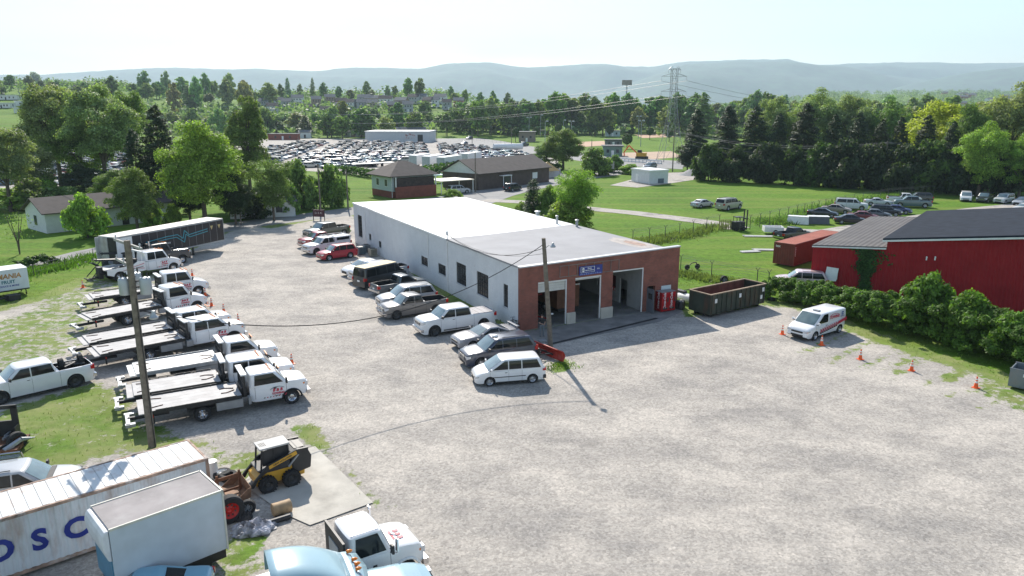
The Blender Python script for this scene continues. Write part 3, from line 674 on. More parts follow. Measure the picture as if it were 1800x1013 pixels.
m_ = MB(); m_.box((-2.32, 0, .42), (.22, 1.86, .26)); part('rear_bumper', m_, blackp_m, cv, bevel=.04)
eq = put('parked_suv', 'suv', 'dark blue suv with a white roof dome, between minivan and grey coupe', 'suv', (846, 649), (919, 639), 1, (.035, .045, .075), GW)
m_ = MB(); m_.lathe([(.19, 0), (.19, .05), (.14, .11), (.001, .13)], (.25, .1, 1.78), n=14); part('beacon', m_, white_m, eq)
mu = put('parked_coupe', 'coupe', 'silver grey sports coupe with rear spoiler nosed out beside white crew cab pickup', 'car', (829, 617), (895, 606), 1, (.33, .32, .33), GW)
m_ = MB(); m_.box((-2.18, 0, 1.19), (.24, 1.5, .04));
for sg in (1, -1): m_.box((-2.16, sg * .6, 1.1), (.12, .05, .16))
part('spoiler', m_, paint, mu, bevel=.015).color = (.33, .32, .33, 1)
f2 = put('parked_pickup', 'crewpickup', 'white crew cab pickup with grey folding bed cover parked facing the open lot', 'pickup truck', (764.5, 592), (850, 579), 1, WHT, GW, darkrim=True)
m_ = MB(); m_.b2((-3.0, -.9, 1.27), (-1.14, .9, 1.33))
for k in range(3): m_.box((-2.55 + .47 * k, 0, 1.332), (.03, 1.78, .012), 1)
part('bed_cover', m_, [mat('vinyl_cover', (.30, .29, .31), .7), blackp_m], f2)
m_ = MB(); m_.box((.2, -1.02, .42), (2.4, .16, .05)); m_.box((.2, 1.02, .42), (2.4, .16, .05)); part('running_board', m_, blackp_m, f2)
gf = put('parked_pickup', 'pickup', 'lifted dark grey pickup with bull bar and open bed on large black tyres', 'pickup truck', (697.5, 562.5), (766, 552), 1, (.17, .155, .145), GW, darkrim=True)
m_ = MB()
for sg in (1, -1): m_.path([(2.98, sg * .55, .45), (3.08, sg * .55, .8), (3.05, sg * .5, 1.2)], .035)
m_.tube((3.08, -.8, .82), (3.08, .8, .82), .035); m_.tube((3.05, -.5, 1.2), (3.05, .5, 1.2), .035); part('bull_bar', m_, chrome_m, gf)
put('parked_sedan', 'suv', 'silver car mostly hidden behind the lifted dark grey pickup', 'car', (688, 546), (752, 538), 1, SIL, GW)
s1 = put('parked_pickup', 'regpickup', 'faded blue grey extended cab pickup backed out with dark bed, beside the black van', 'pickup truck', (739, 512), (688, 521), -1, (.06, .08, .10), GW)
bv = put('parked_van', 'van', 'black van with a faded tan roof parked nose to the wall', 'van', (708, 497), (659, 509), -1, (.025, .027, .03), GW)
m_ = MB(); m_.box((-.55, 0, 2.055), (3.9, 1.5, .03)); part('faded_roof_panel', m_, mat('faded_tan', (.52, .43, .25), .7, var=.2), bv, bevel=.012)
put('parked_pickup', 'crewpickup', 'silver pickup with chrome bumper nosed out past the black van', 'pickup truck', (641, 499), (703, 490), 1, (.5, .5, .52), GW)
put('parked_sedan', 'sedan', 'white sedan nosed out just before the air conditioning units', 'car', (628, 487), (672, 480), 1, WHT, GW)
put('parked_suv', 'suv', 'bright red suv nosed out beside the white capped pickup', 'suv', (579, 459), (616, 454), 1, (.42, .02, .035), GW)
wc = put('parked_pickup', 'pickup', 'white pickup with camper cap and roof rack between two red vehicles', 'pickup truck', (557, 448), (604, 441), 1, WHT, GW, darkrim=True)
m_ = MB(); m_.b2((-2.8, -.86, 1.2), (-.66, .86, 1.8)); cap = part('camper_cap', m_, paint, wc, bevel=.08); cap.color = (*WHT, 1)
m_ = MB()
for sg in (1, -1): m_.box((-1.73, sg * .865, 1.52), (1.7, .02, .32))
part('cap_window', m_, glass_m, wc); m_ = MB()
for x in (-2.4, -1.1, .4): m_.tube((x, -.8, 1.95), (x, .8, 1.95), .03)
for sg in (1, -1): m_.tube((-2.6, sg * .8, 1.95), (.5, sg * .8, 1.95), .025)
part('roof_rack', m_, galv_m, wc)
put('parked_pickup', 'pickup', 'red pickup nosed out between the white capped pickup and a black truck', 'pickup truck', (547, 437), (592, 431), 1, (.35, .02, .03), GW, darkrim=True)
put('parked_pickup', 'crewpickup', 'black pickup with open bed at the far end of the wall row', 'pickup truck', (552, 424), (612, 414), 1, (.03, .035, .035), GW)
# white service van by the cones
tv = put('service_van', 'cargovan', 'white service van with red and black chevrons parked alone between cones', 'van', (1430, 599.5), (1476, 585.3), 1, (.8, .8, .81))
m_ = MB()
for k in range(9):
    x = 1.05 - k * .24; z = .50 + k * .028
    m_.add([(x, .952, z), (x - .12, .952, z), (x - .2, .958, z + .13), (x - .12, .955, z + .26), (x, .955, z + .26), (x - .08, .958, z + .13)], [(0, 1, 2, 5), (5, 2, 3, 4)], 0 if k % 2 else 0)
    m_.add([(x, .95, z - .08), (x - .22, .95, z - .07), (x - .22, .952, z + .0), (x, .952, z)], [(0, 1, 2, 3)], 1)
m_.add([(-1.1, .952, .74), (-2.3, .93, .98), (-2.3, .93, 1.18), (-1.2, .952, 1.0)], [(0, 1, 2, 3)], 0)
m_.f = [f[::-1] for f in m_.f]; m_.v = [(x, y + .012, z) for x, y, z in m_.v]
part('chevron_stripes', m_, [redtxt_m, blacktxt_m], tv)
m_ = MB(); merge(m_, text_mb('TOWING', .30, .003, 0, .008, .3), Matrix.Translation((-.7, .925, 1.40)) @ Matrix.Rotation(math.pi, 4, 'Z'))
pts = [(-.7 + .6 * math.cos(a), .918, 1.42 + .22 * math.sin(a)) for a in np.linspace(.3, 3.0, 12)]; m_.path(pts, .016)
merge(m_, text_mb('SERVICE', .14, .003, 1), Matrix.Translation((-1.75, .905, 1.30)) @ Matrix.Rotation(math.pi, 4, 'Z'))
m_.box((-1.75, .908, 1.52), (.24, .012, .24), 1); m_.box((-1.75, .918, 1.52), (.10, .012, .10), 2)
part('side_lettering', m_, [redtxt_m, mat('blue_lettering', (.03, .05, .25), .5), white_m], tv)
m_ = MB(); m_.box((.35, .1, 1.88), (.26, .5, .07)); part('light_bar', m_, steel_m, tv, bevel=.02)
# ---------------- trucks
SPECS['ford'] = dict(L=3.3, W=2.05, H=2.22, wb=9, r=.46, fo=.95, zb=.52, front_only=1, deck=[(-1.65, 1.46), (.3, 1.46), (.55, 1.52), (1.2, 1.47), (1.58, 1.41), (1.65, 1.25)], gh=(.50, -1.62, -.12, -1.55), div=[], belt=1.44)
SPECS['fordext'] = dict(L=3.9, W=2.05, H=2.22, wb=9, r=.46, fo=.95, zb=.52, front_only=1, deck=[(-1.95, 1.46), (.6, 1.46), (.85, 1.52), (1.5, 1.47), (1.88, 1.41), (1.95, 1.25)], gh=(.80, -1.92, .18, -1.85), div=[-.75], belt=1.44)
SPECS['medium'] = dict(L=3.9, W=2.15, H=2.55, wb=9, r=.50, fo=1.0, zb=.60, front_only=1, deck=[(-1.95, 1.55), (.4, 1.62), (.8, 1.62), (1.3, 1.45), (1.75, 1.32), (1.9, 1.2), (1.95, 1.0)], gh=(.62, -1.92, .18, -1.85), div=[-.85], belt=1.6)
SPECS['mediumreg'] = dict(L=3.4, W=2.15, H=2.55, wb=9, r=.50, fo=1.0, zb=.60, front_only=1, deck=[(-1.7, 1.55), (.1, 1.62), (.5, 1.62), (1.0, 1.45), (1.5, 1.32), (1.65, 1.2), (1.7, 1.0)], gh=(.35, -1.67, -.1, -1.6), div=[], belt=1.6)
SPECS['longnose'] = dict(L=4.6, W=2.1, H=2.65, wb=9, r=.52, fo=1.1, zb=.62, front_only=1, deck=[(-2.3, 1.6), (0, 1.68), (.6, 1.70), (2.15, 1.62), (2.28, 1.5), (2.3, .8)], gh=(.1, -2.25, -.25, -2.2), div=[-1.1], belt=1.66)
for k_ in ('ford', 'fordext', 'medium', 'mediumreg', 'longnose'): s_ = SPECS[k_]; s_['xf'] = s_['L'] / 2 - s_['fo']; s_['xr'] = -50
def cab_meshes(kind):
    key = ('cab', kind)
    if key in MESH: return MESH[key]
    s = SPECS[kind]; L = []; body = car_body(s); greenhouse(s, body); L2 = s['L'] / 2; zd = lambda x: ip(s['deck'], x); zf = zd(L2 - .15); xf = s['xf']
    for d in [s['gh'][0] - .1, s['gh'][1] + .25] + s['div']:
        for sg in (1, -1):
            for a, b in zip(np.linspace(.7, zd(d) - .05, 6), np.linspace(.7, zd(d) - .05, 6)[1:]):
                ya, yb = sg * (body_w(s, d, a, zd(d)) + .004), sg * (body_w(s, d, b, zd(d)) + .004)
                q = [(d - .008, ya, a), (d + .008, ya, a), (d + .008, yb, b), (d - .008, yb, b)]; body.add(q, [(0, 1, 2, 3) if sg < 0 else (3, 2, 1, 0)], 1)
    # black wheel arch flares
    for sg in (1, -1):
        prev = None
        for k in range(15):
            a = math.pi * k / 14; x = xf + (s['r'] * 1.22) * math.cos(a); z = s['r'] + (s['r'] * 1.2) * math.sin(a) * .98
            y = sg * (body_w(s, xf, .9, zd(xf)) + .03); cur = (x, y, z)
            if prev: body.tube(prev, cur, .05, .05, 6, 1 if 'ford' in kind else 0)
            prev = cur
    L.append(('cab', body.mesh('cab', [paint, under_m, blackp_m]), True, None))
    for nm, mb, m in panes(s): L.append((nm, mb.mesh(nm, [m]), False, None))
    wf = body_w(s, L2 - .1, .9, 1.3)
    for sg in (1, -1):
        h = MB(); h.box((L2 - .06, sg * wf * .84, zf - .26), (.18, .3, .26)); L.append(('headlight', h.mesh('headlight', [lamp_m]), False, None))
        h = MB(); h.box((L2 - .22, sg * (wf * 1.03), zf - .22), (.12, .03, .1)); L.append(('marker_lamp', h.mesh('marker_lamp', [amber_m]), False, None))
        h = MB(); xm = s['gh'][0] - .12; h.box((xm, sg * (s['W'] / 2 + .24), zd(xm) + .22), (.09, .20, .36)); h.tube((xm, sg * (s['W'] / 2 - .02), zd(xm) + .12), (xm, sg * (s['W'] / 2 + .2), zd(xm) + .12), .018); L.append(('mirror', h.mesh('mirror', [blackp_m]), False, None))
        h = MB(); h.box((s['gh'][0] - .75, sg * (body_w(s, 0, 1.2, 1.46) + .012), 1.22), (.16, .03, .07)); L.append(('door_handle', h.mesh('door_handle', [blackp_m]), False, None))
    g = MB(); g.box((L2 + .0, 0, zf - .3), (.08, wf * 1.2, .38))
    for k in range(4): g.box((L2 + .045, 0, zf - .43 + .09 * k), (.02, wf * 1.16, .03), 1)
    L.append(('grille', g.mesh('grille', [blackp_m, chrome_m]), False, None))
    g = MB(); g.box((L2 + .05, 0, .62), (.22, wf * 2.1, .26)); L.append(('front_bumper', g.mesh('front_bumper', [chrome_m]), False, None))
    g = MB(); g.box((s['gh'][0] - .35, 0, s['H'] + .0), (.06, .9, .05)) 
    for k in range(5): g.box((s['gh'][2] - .25, -.56 + .28 * k, s['H'] + .02), (.10, .07, .05), 0)
    if kind not in ('bigblue', 'oldday'): L.append(('clearance_lamps', g.mesh('clearance_lamps', [amber_m]), False, None))
    MESH[key] = L; return L
def door_decal(kind):
    key = ('decal', kind)
    if key in MESH: return MESH[key]
    s = SPECS[kind]; mb = MB(); y = s['W'] / 2 + .016; x = s['gh'][0] - .62; z = ip(s['deck'], x) - .40
    for sg in (1, -1):
        M = Matrix.Translation((x, -sg * y, z)) @ Matrix.Rotation(0 if sg > 0 else math.pi, 4, 'Z')
        merge(mb, text_mb('B & B', .24, .003, 0, .012, .2), M @ Matrix.Translation((0, 0, .04)))
        merge(mb, text_mb('TOWING', .17, .003, 0, .008), M @ Matrix.Translation((.03, 0, -.17)))
        merge(mb, text_mb('24 HOUR', .09, .003, 1), M @ Matrix.Translation((0, 0, -.31)))
        pts = [(x + .42 * math.cos(a), -sg * (y), z + .04 + .2 * math.sin(a)) for a in np.linspace(.4, 2.9, 10)]; mb.path(pts, .012, mi=1)
        for k in range(8):
            xx = x + .38 - k * .17; zz = .68 if s['zb'] < .55 else .76
            q = [(xx, -sg * (y - .045), zz), (xx + .08, -sg * (y - .045), zz), (xx + .16, -sg * (y - .03), zz + .14), (xx + .08, -sg * (y - .03), zz + .14)]
            mb.add(q, [(0, 1, 2, 3) if sg > 0 else (3, 2, 1, 0)], k % 2)
    MESH[key] = mb.mesh('door_lettering', [redtxt_m, blacktxt_m]); return MESH[key]
def truck_wheels(t, xr, s, dual=True, tandem=0):
    r = s['r']
    if ('tw', r) not in MESH:
        a, b = wheel_parts(r, .25, True); a2, b2 = wheel_parts(r, .52, True); MESH[('tw', r)] = (a.mesh('tyre', [tyre_m]), b.mesh('rim', [chrome_m, rimdark_m]), a2.mesh('tyre', [tyre_m]), b2.mesh('rim', [chrome_m, rimdark_m]))
    a, b, a2, b2 = MESH[('tw', r)]
    for sg in (1, -1):
        o = mk('wheel', a, t, (0, sg * (s['W'] / 2 - .16), r)); mk('rim', b, o)
        for x in ([xr] if not tandem else [xr + tandem / 2, xr - tandem / 2]):
            o = mk('wheel', a2, t, (x, sg * .88, r)); mk('rim', b2, o)
def add_cab(t, kind, color, xoff, decal=True):
    for nm, me, c, w_ in cab_meshes(kind): mk(nm, me, t, (xoff, 0, 0), color=color)
    if decal: mk('door_lettering', door_decal(kind), t, (xoff, 0, 0))
def flatbed(label, F, Rr, kind, end, deckcol=alu_m, rail=dark_m, lift=True, group='flatbed tow trucks parked in a row', box=steel_m):
    s = SPECS[kind]; a, b = Vector(P(*F)[:2]), Vector(P(*Rr)[:2]); d = a - b; WB = d.length; d.normalize(); n = Vector((-d.y, d.x))
    WB = min(6.3, max(5.0, WB)); c = a + n * (s['W'] / 2)              # origin under the front axle, right side seen
    t = thing('flatbed_truck', label, 'tow truck', (c.x, c.y, 0), math.atan2(d.y, d.x), group)
    xo = -s['xf']; add_cab(t, kind, (.78, .78, .79), xo); truck_wheels(t, -WB, s)
    cabback = xo - s['L'] / 2; d0 = cabback - .5; e_ = P(end[0], end[1], 1.15); d1 = max((e_[0] - c.x) * d.x + (e_[1] - c.y) * d.y, d0 - 6.6) + .3
    f = MB()
    for sg in (1, -1): f.b2((d1 + .3, sg * .38 - .06, .78), (xo + 1.2, sg * .38 + .06, 1.0))
    for k in range(7): f.b2((lerp(d1 + .5, cabback, k / 6) - .05, -.4, .8), (lerp(d1 + .5, cabback, k / 6) + .05, .4, .95))
    f.tube((-WB, -.9, s['r']), (-WB, .9, s['r']), .09); f.tube((0, -.85, s['r']), (0, .85, s['r']), .07); f.b2((-WB - .7, -.38, .5), (-WB + .9, .38, .8)); part('chassis', f, dark_m, t)
    dk = MB(); dk.b2((d1, -1.22, 1.13), (d0, 1.22, 1.20), 0)
    for k in range(5): dk.b2((d1 + .2, -1.0 + .5 * k - .008, 1.2005), (d0 - .1, -1.0 + .5 * k + .008, 1.206), 1)
    dk.b2((d1 - .35, -1.18, 1.06), (d1, 1.18, 1.12), 0)
    dd = part('deck', dk, [deckcol, steel_m], t)
    rl = MB()
    for sg in (1, -1):
        rl.b2((d1 + .02, sg * 1.22 - .03, 1.02), (d0, sg * 1.22 + .03, 1.22)); rl.b2((d1 + .5, sg * 1.29 - .015, 1.24), (d0 - .3, sg * 1.29 + .015, 1.29))
        for k in range(9): x = lerp(d1 + .5, d0 - .3, k / 8); rl.b2((x - .025, sg * 1.27 - .04, 1.1), (x + .025, sg * 1.27 + .03, 1.29))
    part('side_rail', rl, rail, t)
    ch = MB()
    for sg in (1, -1):
        ch = MB(); ch.path([(d0 - .25, sg * .15, 1.23), (d0 - .7, sg * .4, 1.22), (d0 - 1.0, sg * .35, 1.22)], .03); part('chain', ch, rust_m, t)
        ch = MB(); ch.path([(d1 + .2, sg * .75, 1.22), (d1 + .9, sg * .55, 1.22)], .028); part('chain', ch, rust_m, t)
    h = MB(); x = cabback - .28
    for sg in (1, -1):
        h.b2((x - .06, sg * .95 - .05, 1.0), (x + .06, sg * .95 + .05, 2.25))
    for k in range(11): h.b2((x - .02, -.9 + .18 * k - .03, 1.2), (x + .02, -.9 + .18 * k + .03, 2.2))
    h.b2((x - .03, -.95, 1.65), (x + .03, .95, 1.73)); h.b2((x - .14, -.7, 1.0), (x + .14, .7, 1.45)); hh = part('headache_rack', h, dark_m, t)
    h = MB(); h.b2((x - .17, -.98, 2.25), (x + .17, .98, 2.34)); part('rack_top', h, white_m, hh, bevel=.02)
    bx = MB()
    for sg in (1, -1):
        bx.b2((-WB + .75, sg * 1.0 - .2, .5), (-WB + 2.2, sg * 1.0 + .2, .98)); bx.b2((-WB + 2.5, sg * 1.0 - .2, .55), (min(cabback, -WB + 3.6), sg * 1.0 + .2, .98))
    part('toolbox', bx, box, t, bevel=.015)
    m = MB()
    for sg in (1, -1): m.box((-WB, sg * .95, s['r'] * 2 + .08), (1.1, .62, .03), 0)
    part('mudguard', m, blackp_m, t)
    if lift:
        l = MB(); l.b2((d1 - .9, -.09, .45), (d1 + 1.2, .09, .62), 0); l.b2((d1 - 1.0, -.85, .42), (d1 - .8, .85, .58), 1)
        for sg in (1, -1): l.b2((d1 - 1.05, sg * .8 - .14, .38), (d1 - .55, sg * .8 + .14, .55), 1); l.b2((d1 + .3, sg * .9 - .04, .35), (d1 + .4, sg * .9 + .04, 1.0), 0)
        part('wheel_lift', l, [dark_m, galv_m], t)
    tl = MB()
    for sg in (1, -1): tl.box((d1 + .33, sg * 1.0, .85), (.06, .3, .12))
    part('taillight', tl, tail_m, t)
    return t
flatbed('white flatbed tow truck nearest the camera, regular cab with big black front wheel arches', (515, 711), (361, 740), 'ford', (247, 736))
flatbed('white flatbed tow truck with long dark side window, second nearest of the row', (493, 684), (339, 711), 'fordext', (226, 706))
flatbed('white flatbed tow truck with bright white deck, third nearest of the row', (466, 649), (325, 674), 'ford', (231, 664), mat('white_deck', (.74, .73, .70), .5, var=.06, dirt=((.4, .38, .33), .5, 1.0)), galv_m)
flatbed('white flatbed tow truck with small rear cab window and empty grey deck, fourth nearest', (412, 605), (264, 635), 'fordext', (177, 636))
flatbed('white flatbed tow truck mostly hidden behind the fourth one, deck ending near the pole', (388, 588), (240, 616), 'fordext', (150, 608))
flatbed('white flatbed tow truck with tall rounded cab, second farthest flatbed of the row', (347, 549), (226, 573), 'mediumreg', (158, 565))
flatbed('white flatbed tow truck with tall two-window cab, farthest flatbed of the row', (350, 521), (221, 540), 'medium', (165, 535))
# wreckers
def wrecker(label, F, Rr, kind, color, bodycol, heavy=False):
    s = SPECS[kind]; a, b = Vector(P(*F)[:2]), Vector(P(*Rr)[:2]); d = a - b; WB = min(6.6, d.length); d.normalize(); n = Vector((-d.y, d.x)); c = a + n * (s['W'] / 2)
    t = thing('wrecker_truck', label, 'tow truck', (c.x, c.y, 0), math.atan2(d.y, d.x)); xo = -s['xf']; add_cab(t, kind, color, xo, not heavy); truck_wheels(t, -WB, s)
    cb = xo - s['L'] / 2; f = MB()
    for sg in (1, -1): f.b2((-WB - 1.4, sg * .38 - .06, .78), (xo + 1.2, sg * .38 + .06, 1.0))
    part('chassis', f, dark_m, t)
    m = MB(); r = s['r']
    for sg in (1, -1):
        pl = [(cb - .15, .75), (cb - .15, 1.75), (cb - .9, 1.80), (cb - 1.5, 1.45), (-WB - 1.2, 1.35), (-WB - 1.2, .85)] 
        arch = [(-WB + (r * 1.2) * math.cos(q), r + (r * 1.15) * math.sin(q)) for q in np.linspace(math.pi * .93, math.pi * .07, 9)]
        m.slab(pl + arch, sg * 1.2 - .06, sg * 1.2 + .0, 0)
    m.b2((-WB - 1.2, -1.14, 1.22), (cb - .2, 1.14, 1.3), 1); part('service_body', m, [paint, steel_m], t).color = (*bodycol, 1)
    if not heavy:
        g = MB()
        for sg in (1,):
            for k, (x0, z0, x1, z1) in enumerate([(cb - .3, 1.5, cb - 2.6, 1.05), (cb - .4, 1.2, cb - 2.9, .98), (cb - .3, 1.0, cb - 2.0, 1.25)]): g.tube((x0, -1.27, z0), (x1, -1.27, z1), .03, .008, mi=k % 2)
        part('side_graphics', g, [redtxt_m, blacktxt_m], t)
    bm = MB(); bm.box((cb - 1.6, 0, 1.75), (2.2, .5, .5), 0, rot=Matrix.Rotation(.12, 3, 'Y')); bm.tube((cb - 1.2, .2, 1.9), (-WB - 1.7, .1, 2.35), .12, .09); bm.tube((cb - 1.2, -.2, 1.9), (-WB - 1.7, -.1, 2.35), .12, .09)
    bm.lathe([(.2, -.1), (.2, .1)], (-WB - 1.7, 0, 2.35), 'Y', 12); part('boom', bm, dark_m, t)
    u = MB(); u.b2((-WB - 1.6, -.35, .4), (-WB - 1.2, .35, 1.6)); u.tube((-WB - 1.5, 0, .6), (-WB - 2.7, 0, 1.5 if heavy else .5), .1)
    for sg in (1, -1): u.tube((-WB - 2.6, 0, 1.5 if heavy else .5), (-WB - 2.5, sg * .9, 1.35 if heavy else .5), .07); u.tube((-WB - 1.6, sg * .5, 1.5), (-WB - 2.4, sg * .6, .7), .05)
    part('underlift', u, dark_m, t)
    w_ = MB(); x = cb - .28
    for sg in (1, -1): w_.b2((x - .08, sg * .8 - .06, 1.2), (x + .08, sg * .8 + .06, s['H'] + .05))
    w_.b2((x - .1, -1.0, s['H'] + .05), (x + .1, 1.0, s['H'] + .17)); part('light_pylon', w_, white_m if not heavy else dark_m, t)
    k = MB()
    for i in range(5): k.box((cb - .8 - i * .5, -.6, 1.4), (.3, .35, .2), i % 2)
    part('equipment', k, [steel_m, dark_m], t)
    if heavy:
        e = MB()
        for sg in (1, -1): e.tube((cb - .1, sg * .95, 1.0), (cb - .1, sg * .95, 3.1), .08)
        part('exhaust_stack', e, chrome_m, t)
    return t
wrecker('white wrecker with red swoosh graphics on its side, parked before the black trailer', (306, 478), (211, 495), 'medium', (.78, .78, .79), (.78, .78, .79))
wrecker('black wrecker with white hood and raised rear tow arm, half hidden behind the white wrecker', (322, 464), (190, 487), 'longnose', (.05, .05, .055), (.02, .02, .022), True)
# white pickup at the left with scrap axles in the bed
wp = put('parked_pickup', 'crewpickup', 'white crew cab pickup with scrap axles in its bed on the left grass', 'pickup truck', (2.5, 712), (135, 681), 1, (.72, .72, .73), darkrim=True)
m_ = MB(); m_.tube((-2.7, .5, 1.3), (-1.4, -.3, 1.25), .09); m_.tube((-1.5, .6, 1.35), (-2.9, -.5, 1.35), .07); m_.lathe([(.2, -.1), (.38, -.12), (.38, .12), (.2, .1)], (-1.45, .1, 1.45), 'X', 16, 1); m_.lathe([(.18, -.1), (.34, -.12), (.34, .12), (.18, .1)], (-2.6, -.1, 1.45), 'X', 16, 1)
for k in range(8): m_.box((-1.4 - .18 * k, random.uniform(-.6, .6), 1.1), (.3, .2, .3), 0, random.random() * 3)
ax = part('scrap_axles', m_, [dark_m, tyre_m]); ax.location = wp.location; ax.rotation_euler = wp.rotation_euler; tag(ax, 'heap of black scrap axles and wheels lying in the white pickup bed', 'scrap metal')
# ------------------------------------------------------------------ main garage building
A = P(914, 583); FA = R(28); WA = R(118); BW, BD, BH = 15.9, 45.4, 5.15
brick = brick_mat('red_brick', (.30, .074, .045), (.20, .05, .033), (.24, .16, .13))
wbrick = brick_mat('white_painted_brick', (.74, .75, .76), (.68, .69, .70), (.52, .54, .56), True)
iwall = mat('interior_wall', (.42, .42, .41), .9, var=.2, scale=.7, dirt=((.12, .11, .10), .6, .7))
roofw = mat('white_roof_coating', (.80, .80, .78), .7, var=.04, scale=.2, dirt=((.55, .53, .49), .5, .35))
roofg = mat('grey_roof_membrane', (.27, .27, .285), .8, var=.10, scale=.35, dirt=((.23, .23, .24), .6, .4))
win_m = mat('dirty_window', (.03, .033, .035), .25, var=.5, scale=4)
blk = tag(bpy.data.objects.new('garage_building', None), 'long white and red brick repair garage with flat roof and open bays', 'building'); COL.objects.link(blk)
blk.location = A; blk.rotation_euler = (0, 0, FA)
fac = lambda px, py: on_plane(px, py, A, FA)
wal = lambda px, py: on_plane(px, py, A, WA)
def wall_cells(mb, length, height, holes, fn, t=.3, mi=0):      # fn(s0,z0,s1,z1) adds one block
    xs = sorted({0, length} | {h[0] for h in holes} | {h[2] for h in holes}); zs = sorted({0, height} | {h[1] for h in holes} | {h[3] for h in holes})
    for i in range(len(xs) - 1):
        run = None
        for j in range(len(zs) - 1):
            cx, cz = (xs[i] + xs[i + 1]) / 2, (zs[j] + zs[j + 1]) / 2
            hole = any(h[0] < cx < h[2] and h[1] < cz < h[3] for h in holes)
            if not hole: run = (run[0] if run else zs[j], zs[j + 1])
            if (hole or j == len(zs) - 2) and run: fn(xs[i], run[0], xs[i + 1], run[1]); run = None
b1 = (fac(945.5, 540)[0], 0, fac(996, 560)[0], fac(946, 497)[1]); b2_ = (fac(1010.5, 540)[0], 0, fac(1056, 540)[0], fac(1012, 489)[1] + .0)
b3 = (fac(1076, 530)[0], 0, fac(1130, 520)[0], fac(1078, 477)[1]); dr_ = (fac(1137, 530)[0], 0, fac(1150.5, 530)[0], 2.25)
bw_ = (fac(1162, 510)[0], fac(1162, 512)[1] - .75, fac(1179, 505)[0], fac(1162, 503)[1])
mb = MB(); wall_cells(mb, BW, 4.9, [b1, b2_, b3, dr_], lambda a, b, c, d: mb.b2((a, 0, b), (c, .32, d)))
mb.add([(0, 0, 4.9), (BW, 0, 4.9), (BW, 0, 5.42), (0, 0, 5.12), (0, .32, 4.9), (BW, .32, 4.9), (BW, .32, 5.42), (0, .32, 5.12)], [(0, 1, 2, 3), (7, 6, 5, 4), (0, 3, 7, 4), (1, 5, 6, 2)], 0)
front = part('front_wall', mb, brick, blk)
mb = MB(); mb.add([(-.06, -.06, 5.12), (BW + .06, -.06, 5.42), (BW + .06, .4, 5.42), (-.06, .4, 5.12), (-.06, -.06, 5.22), (BW + .06, -.06, 5.52), (BW + .06, .4, 5.52), (-.06, .4, 5.22)], [(3, 2, 1, 0), (4, 5, 6, 7), (0, 1, 5, 4), (2, 3, 7, 6), (0, 4, 7, 3), (1, 2, 6, 5)], 0)
part('coping', mb, mat('coping_metal', (.5, .5, .52), .45, .2, var=.08), blk)
# white side wall with windows
def wh(x0, y0, x1, y1):
    s0, z1 = wal(x0, y0); s1, z0 = wal(x1, y1); a, b = min(s0, s1), max(s0, s1); return (a, max(.3, z0), b, min(4.6, z1))
WIN = [wh(885, 498.5, 892.8, 542), wh(838, 476, 858.5, 526), wh(802, 460, 819.5, 505), wh(770, 462, 783.5, 486), wh(740, 449, 752, 470), (wal(668, 430)[0] - .5, wal(668, 430)[1] - .4, wal(668, 430)[0] + .5, wal(668, 430)[1] + .4), (wal(650.5, 417)[0] - .45, wal(650.5, 417)[1] - .4, wal(650.5, 417)[0] + .45, wal(650.5, 417)[1] + .4), (wal(633, 400)[0] - .9, 1.1, wal(633, 400)[0] + .9, 3.9)]
mb = MB(); wall_cells(mb, BD, 5.08, WIN, lambda a, b, c, d: mb.b2((0, a + (.321 if a == 0 else 0), b), (.3, c, d)))
part('side_wall', mb, wbrick, blk)
for (a, b, c, d) in WIN:
    m = MB(); m.b2((.10, a, b), (.13, c, d), 0); o = part('window', m, win_m, blk)
    f = MB(); nv = max(2, round((c - a) / .5)); nh = max(2, round((d - b) / .45))
    for k in range(nv + 1): y = lerp(a, c, k / nv); f.b2((.07, y - .022, b), (.10, y + .022, d))
    for k in range(nh + 1): z = lerp(b, d, k / nh); f.b2((.067, a, z - .02), (.098, c, z + .02))
    part('window_frame', f, dark_m, o)
    f = MB(); f.b2((-.05, a - .08, b - .08), (.1, c + .08, b - .001)); part('window_sill', f, mat('stone_sill', (.5, .5, .5), .8), o)
mb = MB()                                  # brick teeth where the paint stops at the corner
for k in range(32):
    z = .08 + k * .155
    mb.b2((-.004, 0.0, z), (.0, .10 + .12 * (k % 2) + random.uniform(0, .05), z + .075))
part('corner_brick', mb, brick, blk)
mb = MB(); mb.b2((BW - .3, .321, 0), (BW, BD, 4.98)); part('side_wall', mb, wbrick, blk)
mb = MB(); mb.b2((.301, BD - .3, 0), (BW - .301, BD, 5.0)); part('back_wall', mb, wbrick, blk)
def roofpoly(poly, z0, th, m, name, tilt=.010):
    mb = MB(); zf = lambda x, y: z0 - .0 + (-.012 * x)
    n = len(poly); mb.add([(x, y, zf(x, y) - th) for x, y in poly] + [(x, y, zf(x, y)) for x, y in poly], [list(range(n))[::-1], list(range(n, 2 * n))] + [(k, (k + 1) % n, n + (k + 1) % n, n + k) for k in range(n)])
    return part(name, mb, m, blk)
roofpoly([(-.10, 14.4), (4, 14.8), (9, 15.8), (BW + .1, 17.3), (BW + .1, BD + .15), (-.10, BD + .15)], 5.24, .15, roofw, 'white_roof')
rg = roofpoly([(-.10, .401), (BW + .1, .401), (BW + .1, 17.29), (9, 15.79), (4, 14.79), (-.10, 14.39)], 5.225, .13, roofg, 'grey_roof')
mb = MB(); rnd = random.Random(3); zr = lambda x: 5.229 - .012 * x
pp = [(BW - 1.2 + 1.6 * math.cos(a) * rnd.uniform(.5, 1), 5.2 + 3.6 * math.sin(a) * rnd.uniform(.75, 1)) for a in np.linspace(0, 2 * math.pi, 15)[:-1]]; pp = [(min(x, BW), y) for x, y in pp]
